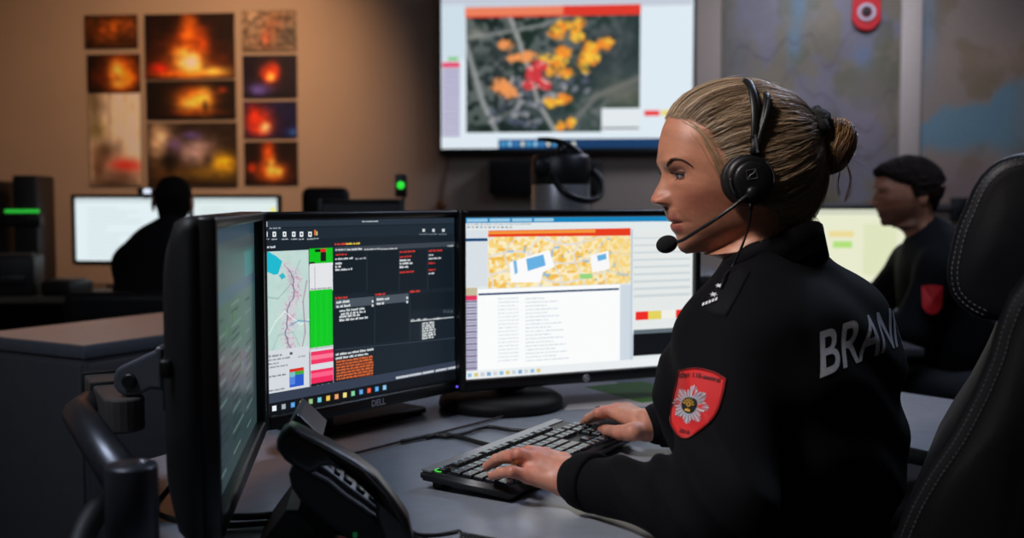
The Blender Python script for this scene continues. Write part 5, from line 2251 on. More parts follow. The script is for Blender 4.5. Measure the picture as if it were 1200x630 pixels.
def head_r(th, z):
    """radius of the head around its vertical axis"""
    zc = np.clip((z - .035) / .0930, -1, 1)
    dome = np.sqrt(np.maximum(1 - zc ** 2, 0))
    up = z > .035
    w = np.where(up, np.maximum(.0755 * dome ** .9 - .0025 * (1 - zc), .004), np.interp(z, _zt, _wt))
    bb = np.where(up, np.maximum(.108 * dome - .015, .004), np.interp(z, _zt, _bt))
    low = np.clip((z_chin - z) / .004, 0, 1)
    w = np.where(z < z_chin, w * (1 - low * .9), w)
    full = np.interp(z, _zt, _full)
    a = np.interp(z, _zt, _abase)
    dev = full - a
    a = np.where(z < z_chin, np.maximum(a * (1 - low), .003), a)
    t = np.clip((Z_nas + .006 - z) / (Z_nas + .006 - Z_sub), 0, 1)
    innose = sstep(Z_nas + .009, Z_nas + .004, z) * sstep(Z_sub - .003, Z_sub + .001, z)
    inlip = sstep(Z_sub + .001, Z_sub - .003, z) * sstep(Z_men - .002, Z_men + .002, z)
    rest = np.clip(1 - innose - inlip, 0, 1) * (z > z_chin)
    n = np.interp(z, _zt, _nt)
    c, s = np.cos(th), np.sin(th)
    Af = np.where(c > 0, a, bb)
    nn = np.where(c > 0, n, 2.1)
    r = (np.abs(c / Af) ** nn + np.abs(s / w) ** nn) ** (-1 / nn)
    y = r * s
    ay = np.abs(y)
    front = np.clip(c, 0, 1)
    d = np.zeros_like(r)
    # nose
    sg = .0088 + .0055 * sstep(0, 1, t) ** 1.2
    d += dev * innose * np.exp(-(ay / sg) ** 2.3)
    d += dev * rest * np.exp(-(ay / .03) ** 2)
    ta = np.exp(-((ay - .0128) / .0052) ** 2) * np.exp(-((z - (Z_tip - .002)) / .0068) ** 2)
    d += .0098 * ta
    d -= .0045 * np.exp(-((ay - .0072) / .0036) ** 2) * np.exp(-((z - (Z_sub + .0025)) / .0028) ** 2)
    # lips
    d += dev * inlip * np.exp(-(ay / .0205) ** 2.6)
    d -= .0017 * np.exp(-((z - Z_sto - .0004 + .05 * ay * ay / .02) / .0013) ** 2) * sstep(.025, .018, ay)
    d -= .0011 * np.exp(-((ay - .0245) / .005) ** 2) * np.exp(-((z - Z_sto + .002) / .006) ** 2)
    # nasolabial fold, cheeks, brow, temples
    zf = np.clip((Z_tip - .004 - z) / (Z_tip - .004 - Z_sto + .004), 0, 1)
    d -= .0008 * np.exp(-((ay - (.0185 + .013 * zf)) / .0032) ** 2) * sstep(Z_tip + .004, Z_tip - .006, z) * sstep(Z_sto - .008, Z_sto, z)
    d += .0034 * np.exp(-((ay - .047) / .016) ** 2) * np.exp(-((z - .003) / .016) ** 2)
    d += .0030 * np.exp(-((ay - .030) / .018) ** 2) * np.exp(-((z - (E_z + .020)) / .008) ** 2)
    d -= .0030 * np.exp(-((ay - .066) / .010) ** 2) * np.exp(-((z - .055) / .024) ** 2)
    # eye sockets
    surf_x = a * np.maximum(1 - (np.minimum(.031, w * .9) / w) ** n, .01) ** (1 / n)
    am = np.clip(surf_x - (E_x + .0106), 0, .02)
    q = np.exp(-(np.abs((ay - .0305) / .0155) ** 2.6)) * np.exp(-(np.abs((z - E_z + .001) / .0082) ** 2.4))
    d -= am * q
    d -= .0030 * np.exp(-((ay - .0165) / .006) ** 2) * np.exp(-((z - (E_z + .001)) / .010) ** 2)
    return r + d * front ** .3 / np.maximum(c, .35) * (c > 0)


NK = {'front': [(-.30, -.02), (-.16, .026), (hloc(856, 311)[2], hloc(856, 311)[0]), (hloc(845, 303.7)[2], hloc(845, 303.7)[0]), (hloc(836, 299.8)[2], hloc(836, 299.8)[0]), (hloc(822, 298.5)[2], hloc(822, 298.5)[0] - .002), (-.06, .03), (0, .0)],
      'back': [(-.30, .125), (-.16, .095), (-.10, .067), (-.07, .056), (-.04, .053), (0, .052)]}


def neck_r(th, z):
    xf = tab(z, NK['front'])
    xb = -tab(z, NK['back'])
    cx = (xf + xb) / 2
    ra = (xf - xb) / 2
    rb = np.interp(z, [-.2, -.12, -.07, -.03, .02], [.066, .056, .054, .050, .03])
    c, s = np.cos(th), np.sin(th)
    A_ = (c / ra) ** 2 + (s / rb) ** 2
    B_ = -2 * c * cx / ra ** 2
    C_ = (cx / ra) ** 2 - 1
    dsc = np.maximum(B_ * B_ - 4 * A_ * C_, 0)
    return np.maximum((-B_ + np.sqrt(dsc)) / (2 * A_), .002)


def whole_r(th, z):
    a = np.where(z > z_chin - .004, head_r(th, np.maximum(z, z_chin - .0039)), .003)
    b = np.where(z < .02, neck_r(th, np.minimum(z, .02)), .001)
    return -smin(-a, -b, .020)


def head_grid(dz=.001, nth=280, z0=-.165, z1=.1268):
    zs = np.arange(z1, z0, -dz)
    t = np.linspace(-1, 1, nth, endpoint=False)
    th = PI * (.42 * t + .58 * t ** 3)
    TH2, Z2 = np.meshgrid(th, zs)
    R = whole_r(TH2.ravel(), Z2.ravel())
    V = np.stack([R * np.cos(TH2.ravel()), R * np.sin(TH2.ravel()), Z2.ravel()], 1)
    n = nth
    m = len(zs)
    i, k = np.meshgrid(np.arange(m - 1), np.arange(n), indexing='ij')
    a = (i * n + k).ravel()
    b = (i * n + (k + 1) % n).ravel()
    Fq = np.stack([a, a + n, b + n, b], 1)
    V = np.concatenate([V, [[.01, 0, z1 + .0008]]])
    L = len(V) - 1
    Ft = [(L, k, (k + 1) % n) for k in range(n)]
    return V, Fq, Ft, n, m


HAIRLINE = [hloc(*p)[[0, 2]] for p in ((784, 137), (790, 141), (802, 143), (813, 150), (822, 162), (829, 176), (836, 190), (843, 202), (849, 214), (852, 228), (866, 236), (882, 240), (893, 250), (903, 262), (930, 275), (960, 290))]
HAIRLINE = np.array(HAIRLINE)


def hair_side(V):
    """>0 where hair grows (behind / above the hairline), metres"""
    P2 = V[:, [0, 2]]
    best = np.full(len(V), 1e9)
    sgn = np.ones(len(V))
    for a, b in zip(HAIRLINE[:-1], HAIRLINE[1:]):
        d = b - a
        t = np.clip(((P2 - a) @ d) / (d @ d), 0, 1)
        q = P2 - a - t[:, None] * d
        ds = np.linalg.norm(q, axis=1)
        cr = d[0] * (P2[:, 1] - a[1]) - d[1] * (P2[:, 0] - a[0])
        up = ds < best
        best = np.where(up, ds, best)
        sgn = np.where(up, np.where(cr < 0, 1, -1), sgn)
    out = best * sgn
    out[V[:, 2] > .110] = np.maximum(out[V[:, 2] > .110], .01)
    return out


SKIN = np.array([194, 134, 106.])


def skin_cols(V, fem=True):
    y, z, x = np.abs(V[:, 1]), V[:, 2], V[:, 0]
    C = np.tile(SKIN, (len(V), 1))
    fr = x > .04

    def mix(C, w, col):
        w = np.clip(w, 0, 1)[:, None]
        return C * (1 - w) + np.array(col, float) * w
    C = mix(C, .45 * np.exp(-((y - .045) / .02) ** 2 - ((z + .012) / .02) ** 2) * fr, (190, 104, 86))
    C = mix(C, .5 * np.exp(-(y / .016) ** 2 - ((z - Z_tip) / .010) ** 2) * fr, (192, 108, 90))
    if fem:
        lw = sstep(.0235, .0185, y) * fr * sstep(Z_men + .0045, Z_men + .0075, z + .12 * y * y / .02) * sstep(Z_sub - .0095, Z_sub - .0122, z - .2 * y * y / .02)
        C = mix(C, .72 * lw, (176, 96, 88))
        C = mix(C, .35 * np.exp(-((y - .031) / .017) ** 2 - ((z - E_z - .005) / .008) ** 2) * fr, (140, 92, 80))
    C = mix(C, .75 * np.exp(-((z - Z_sto - .0004) / .0008) ** 2) * sstep(.024, .018, y) * fr, (96, 44, 40))
    C = mix(C, .85 * np.exp(-((y - .0072) / .0034) ** 2 - ((z - (Z_sub + .003)) / .0026) ** 2) * fr, (70, 34, 28))
    n = fbm(V[:, 0] * 90 + V[:, 1] * 60, V[:, 2] * 90 + V[:, 1] * 40, 500, 4)
    C *= (.90 + .2 * n)[:, None]
    return C


def xform(V, M3, o):
    return np.asarray(V) @ np.asarray(M3).T + np.asarray(o)


M_skin = mat('skin', (200, 146, 122), .41, var=.05, scale=320, bump=.16, bscale=900, attr='Col', sss=.12, spec=.45)
M_eye = mat('eye_ball', (230, 230, 228), .12, var=.02, attr='Col', spec=.6)
M_dark_hair = mat('brow_hair', (80, 55, 42), .6, var=.2, scale=300)

# ---------------------------------------------------------------- the woman's body axes
BF = np.array([-.72, .694, 0])
BL_ = np.array([-.694, -.72, 0])
BM = np.stack([BF, BL_, HU], 1)
NB = np.array([.357, 1.466, 0])


def bp(f, l, z):
    return NB + BF * f + BL_ * l + np.array([0, 0, z])


SL, SR = bp(-.018, .126, .955), bp(.0, -.165, .965)
ELB = np.array([.236, 1.19, .790])
WRL = atz(668, 559, .780)
WRR = atz(758, 497, .785)
ELR = np.array([.44, 1.70, .80])


def jacket_sdf(P, grow=0.0):
    d = ell(P, bp(-.012, 0, .895), (.130, .180, .165), BM)
    d = smin(d, ell(P, bp(-.035, 0, .73), (.128, .165, .20), BM), .06)
    for s in (1, -1):
        d = smin(d, ell(P, bp(.058, .072 * s, .875), (.062, .072, .075), BM), .05)
        d = smin(d, cap(P, bp(-.012, .045 * s, 1.040), bp(-.008, .118 * s, .975), .040, .050), .05)
    d = smin(d, cap(P, bp(-.045, .11, .955), bp(-.045, -.11, .955), .075, .075), .05)
    d = smin(d, cap(P, bp(-.075, .09, .90), bp(-.072, -.100, .90), .066, .066), .04)
    d = smin(d, cap(P, bp(-.070, .08, .80), bp(-.070, -.105, .79), .076, .076), .05)
    d = smin(d, cap(P, bp(.0, 0, .98), bp(.0, 0, 1.045), .07, .058), .04)
    aL = smin(cap(P, SL, ELB, .062, .062), cap(P, ELB, WRL + (ELB - WRL) * .09, .054, .033), .03)
    aR = smin(cap(P, SR, ELR, .064, .054), cap(P, ELR, WRR + (ELR - WRR) * .09, .052, .034), .03)
    d = smin(d, aL, .035)
    d = smin(d, aR, .035)
    # cloth folds, strongest near elbow and waist
    x, y, z = P[:, 0], P[:, 1], P[:, 2]
    def near(c, r):
        return np.exp(-(((P - np.asarray(c, np.float32)) ** 2).sum(1)) / r ** 2)
    ph1 = 95 * (x * .55 - y * .35 + z * .75) + 3.2 * np.sin(17 * x + 11 * z)
    ph2 = 80 * (z * .9 + x * .25 - y * .1) + 2.6 * np.sin(15 * y + 9 * x)
    am1 = .0042 * near(ELB, .12) + .003 * near((SL + ELB) / 2, .10) + .0032 * near(WRL + (ELB - WRL) * .35, .11) + .003 * near(bp(.09, .06, .86), .1)
    am2 = .0045 * near(bp(-.08, -.02, .76), .17) + .0028 * near(bp(-.1, .0, .93), .16)
    f1 = np.abs(np.sin(ph1 * .5)) * 2 - 1
    d = d + am1 * f1 + am2 * np.sin(ph2)
    return d - grow


def march(px, py, sdf=jacket_sdf, t0=.95, t1=2.0):
    """where the sight line through a photo pixel meets the surface"""
    px, py = np.atleast_1d(px).astype(float), np.atleast_1d(py).astype(float)
    D = np.stack([ray(a, b) for a, b in zip(px, py)])
    D /= np.linalg.norm(D, axis=1)[:, None]
    t = np.full(len(px), t0)
    for _ in range(60):
        P = np.array([0, 0, CZ]) + D * t[:, None]
        d = sdf(P.astype(np.float32))
        t = np.minimum(t + d * .8, t1)
    return np.array([0, 0, CZ]) + D * t[:, None]


def along(P, D, sdf=jacket_sdf, back=.12):
    """slide points along a fixed direction until they meet the surface"""
    P = np.asarray(P, float) - np.asarray(D) * back
    t = np.zeros(len(P))
    for _ in range(60):
        d = sdf((P + np.outer(t, D)).astype(np.float32))
        t = np.minimum(t + d * .8, .4)
    return P + np.outer(t, D)


def grad(P, sdf=jacket_sdf, e=.002):
    g = np.zeros_like(P)
    for k in range(3):
        o = np.zeros(3)
        o[k] = e
        g[:, k] = sdf((P + o).astype(np.float32)) - sdf((P - o).astype(np.float32))
    return g / (np.linalg.norm(g, axis=1)[:, None] + 1e-9)


# ---------------------------------------------------------------- hands
def finger(d, P, js, rs, k=.004):
    for i in range(len(js) - 1):
        d = smin(d, cap(P, js[i], js[i + 1], rs[i], rs[i + 1]), k)
    return d


LH = {'pinky': [atz(619, 557, .783), atz(600, 552.5, .790), atz(586, 554, .783), atz(576.5, 557.5, .775)],
      'ring': [atz(625, 545, .793), atz(600, 534.5, .803), atz(582, 538, .792), atz(571, 546.5, .778)],
      'middle': [atz(632, 538.5, .799), atz(607, 532, .808), atz(590, 535, .797), atz(579, 543, .779)],
      'index': [atz(639, 533.5, .801), atz(620, 529.5, .808), atz(606, 532, .796), atz(598, 538, .779)],
      'thumb': [atz(660, 542, .788), atz(646, 536, .786), atz(631, 531, .781), atz(621, 529, .777)]}


def hand_sdf(P, J, W, E, thumb_off, wr):
    """palm first, then each finger kept apart from its neighbours"""
    palm = None
    for nm in ('pinky', 'ring', 'middle', 'index'):
        js = J[nm]
        base = W + (np.array(js[0]) - J['middle'][0]) * .40
        q = cap(P, base, js[0], .0160, .0108)
        palm = q if palm is None else smin(palm, q, .009)
    palm = smin(palm, cap(P, W + np.array(thumb_off), J['thumb'][0], .0175, .014), .010)
    palm = smin(palm, cap(P, W, W + (E - W) * .25, wr, wr + .004), .012)
    fing = None
    for nm, r in (('pinky', (.0090, .0078, .0070, .0058)), ('ring', (.0098, .0085, .0075, .0063)), ('middle', (.0102, .0088, .0078, .0065)), ('index', (.0102, .0088, .0076, .0064)), ('thumb', (.0140, .0114, .0096, .0074))):
        q = finger(np.full(len(P), 9., np.float32), P, J[nm], r, .003)
        fing = q if fing is None else smin(fing, q, .0012)
    return smin(palm, fing, .0045)


def left_hand(P):
    return hand_sdf(P, LH, WRL, ELB, (0, .004, -.002), .024)


aA = A * .021
ix = [atz(717, 482, .798), atz(701, 484, .796), atz(690, 490, .782), atz(684, 495, .768)]
RHj = {'index': ix}
for k, nm in enumerate(('middle', 'ring', 'pinky')):
    RHj[nm] = [np.array(j) + aA * (k + 1) * (1 - .06 * i) + np.array([0, 0, -.003 * k]) for i, j in enumerate(ix)]
RHj['thumb'] = [atz(741, 506, .781), atz(726, 506.5, .778), atz(712, 504.5, .771), atz(702.5, 502.5, .762)]


def right_hand(P):
    return hand_sdf(P, RHj, WRR, ELR, (-.004, -.012, -.006), .025)


WROOT = np.array([.42, 1.43, 0])
hip = {1: bp(-.06, .09, .53), -1: bp(-.06, -.09, .53)}
knee = {1: bp(.36, .11, .535), -1: bp(.36, -.11, .535)}
ank = {1: bp(.33, .12, .09), -1: bp(.34, -.12, .09)}


def trousers_sdf(P):
    d = ell(P, bp(-.06, 0, .56), (.13, .175, .10), BM)
    for s in (1, -1):
        d = smin(d, smin(cap(P, hip[s], knee[s], .085, .062), cap(P, knee[s], ank[s], .060, .046), .03), .03)
    return d


def under_sdf(P):
    """the body inside the clothes"""
    d = jacket_sdf(P, -.010)
    d = smin(d, trousers_sdf(P) + .008, .02)
    for s in (1, -1):
        d = smin(d, cap(P, ank[s], ank[s] + BF * .13 - np.array([0, 0, .05]), .032, .024), .02)
    return d


b = MB()
V, Fq, Ft, hn, hm = head_grid()
C = lin(np.clip(skin_cols(V), 0, 255))
b.add(xform(V, HB, H0), list(map(tuple, Fq)) + Ft, 0, True, C)
# eyelids join the skin
E_dirs = {}
for s in (1, -1):
    ec = np.array([E_x, .031 * s, E_z])
    for up_ in (True, False):
        nphi, ne = 22, 8
        vs, fs = [], []
        for i in range(nphi + 1):
            ph_ = math.radians(-80 + 160 * i / nphi)
            cc = max(math.cos(ph_ * 1.15), 0)
            e0 = math.radians(-8 + 15 * cc ** .8) if up_ else math.radians(-8 - 14 * cc)
            e1 = math.radians(72) if up_ else math.radians(-72)
            for j in range(ne + 1):
                e_ = e0 + (e1 - e0) * j / ne
                rr = (.0131 if up_ else .0130) - (.0009 if j == 0 else 0)
                vs.append(ec + rr * np.array([math.cos(e_) * math.cos(ph_), math.cos(e_) * math.sin(ph_), math.sin(e_)]))
        for i in range(nphi):
            for j in range(ne):
                a = i * (ne + 1) + j
                fs.append((a, a + ne + 1, a + ne + 2, a + 1))
        vs = np.array(vs)
        col = np.tile(lin((104, 66, 54) if up_ else (168, 112, 92)), (len(vs), 1))
        b.add(xform(vs, HB, H0), fs, 0, True, col)
for sdf, c_, h_ in ((left_hand, LH['middle'][0], .0014), (right_hand, RHj['middle'][0], .0016)):
    lo, hi = np.array(c_) - .125, np.array(c_) + .125
    V2, Q2 = nets(sdf, lo, hi, h_)
    V2 = relax(V2, Q2, 2, .4)
    n = fbm(V2[:, 0] * 120 + V2[:, 2] * 50, V2[:, 1] * 120, 520, 3)
    cc = np.tile(np.array([200, 140, 118.]), (len(V2), 1))
    js = LH if sdf is left_hand else RHj
    for nm in js:                                     # redder knuckles, paler nails
        for i, amt in ((1, .35), (0, .25), (3, .3)):
            w = np.exp(-((np.linalg.norm(V2 - np.array(js[nm][i]), axis=1) - .008) / .007) ** 2)[:, None] * amt
            cc = cc * (1 - w) + np.array([196, 112, 96]) * w
    b.add(V2, list(map(tuple, Q2)), 0, True, lin(np.clip(cc * (.9 + .2 * n[:, None]), 0, 255)))
V2, Q2 = nets(under_sdf, (-.35, .95, 0), (.8, 2.0, 1.12), .009)
b.add(V2, list(map(tuple, Q2)), 0, True, np.tile(lin(SKIN), (len(V2), 1)))
woman = b.build('person', M_skin, None, off=WROOT)
woman.location = WROOT
tag(woman, 'blonde woman in a black uniform jacket typing at the desk, wearing a headset', 'person')

# fingernails
b = MB()
for js in (LH, RHj):
    for nm in js:
        tip, pre = np.array(js[nm][3]), np.array(js[nm][2])
        d = (tip - pre) / np.linalg.norm(tip - pre)
        u = np.array([0, 0, 1.]) - d * d[2]
        u /= np.linalg.norm(u)
        sdw = np.cross(d, u)
        Mn = Matrix([[*r] for r in np.stack([d, sdw, u], 1)]).to_4x4()
        b.sphere(tip + u * .0044 + d * .0015, (.0056, .0044, .0024), Mn, 12, 6)
b.build('fingernails', mat('nail', (226, 170, 154), .25, var=.03), woman, off=WROOT)

# eyes, lashes, brows
for s in (1, -1):
    ec = np.array([E_x, .031 * s, E_z])
    g = np.array([math.cos(.14), -.03 * s, -math.sin(.14)])
    g /= np.linalg.norm(g)
    gl = np.cross((0, 0, 1), g)
    gl /= np.linalg.norm(gl)
    gu = np.cross(g, gl)
    vs, cs, fs = [], [], []
    n = 28
    angs = [0, .10, .19, .20, .30, .44, .50, .52, .7, .95, 1.25, 1.6, 2.1, 2.6, PI]
    for a in angs:
        for k in range(n):
            t = 2 * PI * k / n
            rr = .0125 + (.0007 * math.cos(a / .5 * PI / 2) if a < .5 else 0)
            vs.append(ec + rr * (math.cos(a) * g + math.sin(a) * (math.cos(t) * gl + math.sin(t) * gu)))
            cs.append(lin((6, 6, 8) if a < .195 else ((92, 104, 104) if a < .45 else ((40, 46, 50) if a < .51 else (214, 204, 198)))))
    for i in range(len(angs) - 1):
        for k in range(n):
            fs.append((i * n + k, i * n + (k + 1) % n, (i + 1) * n + (k + 1) % n, (i + 1) * n + k))
    b = MB()
    b.add(xform(np.array(vs), HB, H0), fs, 0, True, cs)
    b.build('eye', M_eye, woman, off=WROOT)
    b = MB()
    edge = []
    for i in range(15):
        ph_ = math.radians(-66 + 132 * i / 14)
        cc = max(math.cos(ph_ * 1.15), 0)
        e_ = math.radians(-8 + 15 * cc ** .8)
        dr = np.array([math.cos(e_) * math.cos(ph_), math.cos(e_) * math.sin(ph_), math.sin(e_)])
        edge.append(ec + .0132 * dr)
    b.tube(xform(edge, HB, H0), .0008, 6)
    for i in range(26):
        ph_ = math.radians(-60 + 120 * i / 25)
        cc = max(math.cos(ph_ * 1.15), 0)
        e_ = math.radians(-8 + 15 * cc ** .8)
        dr = np.array([math.cos(e_) * math.cos(ph_), math.cos(e_) * math.sin(ph_), math.sin(e_)])
        p0 = ec + .0139 * dr
        p1 = p0 + .0042 * dr + np.array([0, .0006 * math.sin(ph_), .0004])
        p2 = p1 + .0028 * dr + np.array([0, .0012 * math.sin(ph_), .0028])
        b.tube(xform([p0, p1, p2], HB, H0), [.00028, .00022, .00008], 4)
    for i in range(15):
        ph_ = math.radians(-55 + 110 * i / 14)
        cc = max(math.cos(ph_ * 1.15), 0)
        e_ = math.radians(-8 - 14 * cc)
        dr = np.array([math.cos(e_) * math.cos(ph_), math.cos(e_) * math.sin(ph_), math.sin(e_)])
        p0 = ec + .0135 * dr
        b.tube(xform([p0, p0 + .002 * dr - np.array([0, 0, .0010])], HB, H0), [.0002, .00008], 4)
    b.build('eyelashes', mat('lash', (16, 12, 12), .6), woman, off=WROOT)


def on_face(px, py):
    """head-local surface point seen at a photo pixel (camera side)"""
    lo, hi = -.005, .078
    for _ in range(40):
        y = (lo + hi) / 2
        p = hloc(px, py, y)
        r = math.hypot(p[0], p[1])
        rs = whole_r(np.array([math.atan2(p[1], p[0])]), np.array([p[2]]))[0]
        if r > rs:
            hi = y
        else:
            lo = y
    return hloc(px, py, (lo + hi) / 2)


bl_ = smooth_path([on_face(*p) for p in ((781.5, 194.5), (784.5, 189.8), (789.5, 187), (796, 186.4), (803, 188.6), (809.5, 192.4))], 12)
for s in (1, -1):
    b = MB()
    rd = random.Random(4)
    for k in range(120):
        t = rd.random() ** .9
        i = min(int(t * (len(bl_) - 2)), len(bl_) - 2)
        p = bl_[i] * 1.0
        d = bl_[min(i + 6, len(bl_) - 1)] - bl_[max(i - 4, 0)]
        d /= np.linalg.norm(d)
        wv = .0019 * (1 - .6 * t)
        o = np.array([0, 0, rd.uniform(-wv, wv)])
        p = p + o
        out = p / np.linalg.norm(p)
        q1 = p + out * .0006
        q2 = q1 + d * .003 + np.array([0, 0, .0012 * (1 - 1.6 * t)]) + out * .0006
        q3 = q2 + d * .0028 + np.array([0, 0, -.0006])
        w3 = np.array([p - out * .0006, q1, q2, q3])
        w3[:, 1] *= s
        b.tube(xform(w3, HB, H0), [.00028, .00028, .00022, .0001], 4)
    b.build('eyebrow', M_dark_hair, woman, off=WROOT)

# ---------------------------------------------------------------- hair
HC_ = np.array([.012, 0, .035])
HR = np.array([.1125, .0815, .0960])


def ell_r(d):
    return 1 / np.linalg.norm(d / HR, axis=-1)


hs_ = hair_side(V)
mask = hs_ > .001
rh = np.random.RandomState(21)
# close-fitting base layer over the scalp
cenx = np.array([0, 0, .03])
off_v = V.copy()
dirv = V - cenx
dirv /= np.linalg.norm(dirv, axis=1)[:, None]
off_v = V + dirv * (.0005 + .0045 * sstep(0, .014, hs_))[:, None]
fsel = mask[Fq].all(1) & (V[Fq][:, :, 2].mean(1) > -.085)
fsel_t = [f for f in Ft]
ang = np.arctan2(V[:, 1], V[:, 0] + .1)
stre = fbm(V[:, 2] * 260 + V[:, 1] * 120, V[:, 0] * 22, 610, 3)
base_col = np.array([128, 106, 80.]) * (.55 + .8 * stre)[:, None]
b = MB()
b.add(xform(off_v, HB, H0), list(map(tuple, Fq[fsel])) + fsel_t, 0, True, lin(np.clip(base_col, 0, 255)))
M_hair = mat('blonde_hair', (150, 120, 86), .38, var=.1, scale=300, attr='Col', spec=.55)
hair = b.build('hair', M_hair, woman, off=WROOT)

SCR = hloc(946, 156, .0)                      # where the hair is tied
BUN = hloc(975, 172, .0)
dB = (SCR - HC_)
rB = np.linalg.norm(dB)
dB = dB / rB


def strand_cols(k, rd):
    pal = [(152, 132, 106), (180, 160, 132), (118, 98, 76), (202, 186, 160), (226, 214, 194), (164, 144, 118), (88, 72, 56)]
    wts = [.20, .24, .14, .18, .13, .08, .03]
    return np.array(pal[rd.choice(len(pal), p=wts)], float) * rd.uniform(.85, 1.12)


SB = MB()


def ribbon(P, r, col, n=3):
    P = np.asarray(P)
    m = len(P)
    T = np.gradient(P, axis=0)
    T /= np.linalg.norm(T, axis=1)[:, None] + 1e-12
    u = np.cross(T, (0.31, .52, .79))
    u /= np.linalg.norm(u, axis=1)[:, None] + 1e-12
    w = np.cross(T, u)
    R = r * np.clip(np.minimum(1, np.linspace(.6, 6, m)) * np.minimum(1, np.linspace(6, .35, m)), .1, 1)
    vs = np.concatenate([P + R[:, None] * (math.cos(2 * PI * k / n) * u + math.sin(2 * PI * k / n) * w) for k in range(n)])
    fs = []
    for k in range(n):
        k2 = (k + 1) % n
        for i in range(m - 1):
            fs.append((k * m + i, k2 * m + i, k2 * m + i + 1, k * m + i + 1))
    SB.add(xform(vs, HB, H0), fs, 0, True, np.tile(lin(np.clip(col, 0, 255)), (len(vs), 1)))


cand = np.where(mask & (V[:, 2] > -.075) & (V[:, 1] > -.07))[0]
edge_c = np.where((hs_ > .0005) & (hs_ < .006) & (V[:, 1] > -.06) & (V[:, 2] > -.07))[0]
# thin out by area: the grid is denser in front
wa = 1 / (0.02 + .42 + 1.74 * (np.abs(np.arctan2(V[cand, 1], V[cand, 0])) / PI) ** .6) ** -1
wa /= wa.sum()
roots = np.concatenate([rh.choice(cand, 6800, p=wa), rh.choice(edge_c, 2000)])
seg = 15
tt = np.linspace(0, 1, seg)
clump_cache = {}
for ri, vi in enumerate(roots):
    p0 = V[vi]
    d0 = p0 - HC_
    if ri >= 6800:                     # soften the hairline
        d0 = d0 + np.array([rh.uniform(0, .006), 0, -rh.uniform(0, .003)])
    r0 = np.linalg.norm(p0 - HC_)
    d0 = d0 / np.linalg.norm(d0)
    om = math.acos(np.clip(d0 @ dB, -1, 1))
    if om < .08:
        continue
    # clumps of hair that share offset and tone
    key = (int((math.atan2(d0[1], d0[2] + .2) + 4) * 34), int((d0[0] + 2) * 7), int(ri >= 6800))
    if key not in clump_cache:
        clump_cache[key] = (rh.uniform(.0, 1), rh.uniform(-1, 1), strand_cols(0, rh), rh.uniform(0, 6))
    c_off, c_lat, c_col, c_ph = clump_cache[key]
    sl = (np.sin((1 - tt) * om)[:, None] * d0 + np.sin(tt * om)[:, None] * dB) / math.sin(om)
    R = ell_r(sl)
    off = .0016 + .0046 * c_off + rh.uniform(0, .0044)
    off = off * np.minimum(1, tt * 7 + .25) * (1 - .55 * tt ** 3)
    rad = R + (r0 - R[0] + .001) * (1 - tt) ** 1.5 + (rB - R[-1]) * tt ** 4 + off
    P = HC_ + sl * rad[:, None]
    nrm = np.cross(d0, dB)
    nrm /= np.linalg.norm(nrm) + 1e-9
    lat = ((.0046 * c_lat + rh.normal(0, .0016)) * np.sin(PI * tt) + .0016 * np.sin(tt * 7 + c_ph) + .0007 * np.sin(tt * 19 + c_ph * 3) + rh.normal(0, .0010)) * np.minimum(1, tt * 5)
    # a soft sag in the long side pieces
    lat2 = -.006 * np.sin(PI * tt) * (abs(d0[1]) > .4) * (d0[2] < .6)
    P = P + nrm * lat[:, None] + np.array([0, 0, 1]) * lat2[:, None]
    P[-1] += rh.normal(0, .004, 3)
    tone = .5 + 1.5 * (float(fbm(np.array([math.atan2(d0[1], d0[2] + .15) * 9]), np.array([d0[0] * 3]), 640, 4)[0]) - .5) + rh.normal(0, .17)
    tone = min(max(tone, 0), 1)
    s_col = np.array([104, 80, 58.]) * (1 - tone) + np.array([224, 198, 164.]) * tone
    ribbon(P, rh.uniform(.0002, .00036), s_col * .75 + c_col * .25)
# fly-away wisps over the outline
for k in range(240):
    vi = rh.choice(cand)
    p0 = V[vi]
    d0 = p0 - HC_
    r0 = np.linalg.norm(d0)
    d0 /= r0
    om = math.acos(np.clip(d0 @ dB, -1, 1))
    if om < .3:
        continue
    te = rh.uniform(.25, .7)
    t3 = np.linspace(0, te, 9)
    sl = (np.sin((1 - t3) * om)[:, None] * d0 + np.sin(t3 * om)[:, None] * dB) / math.sin(om)
    rad = ell_r(sl) + (r0 - ell_r(sl)[0]) * (1 - t3) ** 2 + (.004 + rh.uniform(.002, .010) * (t3 / te) ** 1.5)
    ribbon(HC_ + sl * rad[:, None] + rh.normal(0, .0008, (1, 3)), .00018, strand_cols(0, rh))
# loose wisps: temple, nape and below the bun
def wisp(px_pts, y, r=.0003, jit=.0015, n=1, col=(150, 122, 88)):
    for _ in range(n):
        P = smooth_path([hloc(a + rh.normal(0, 1.0), b_ + rh.normal(0, 1.0), y + rh.normal(0, jit)) for a, b_ in px_pts], 6)
        ribbon(P, r * rh.uniform(.7, 1.3), np.array(col, float) * rh.uniform(.75, 1.3))


def wisp_on(px_pts, n, r=.00028, lift=.0012, jit=1.6, col=(176, 150, 116)):
    for _ in range(n):
        dx, dy = rh.normal(0, jit), rh.normal(0, jit)
        P = []
        for i, (a, b_) in enumerate(px_pts):
            q = on_face(a + dx + rh.normal(0, .5), b_ + dy + rh.normal(0, .5))
            P.append(q + q / np.linalg.norm(q) * np.array([.3, 1, .3]) * (lift + rh.uniform(0, .0015)))
        ribbon(smooth_path(P, 5), r * rh.uniform(.7, 1.3), np.array(col, float) * rh.uniform(.7, 1.25))


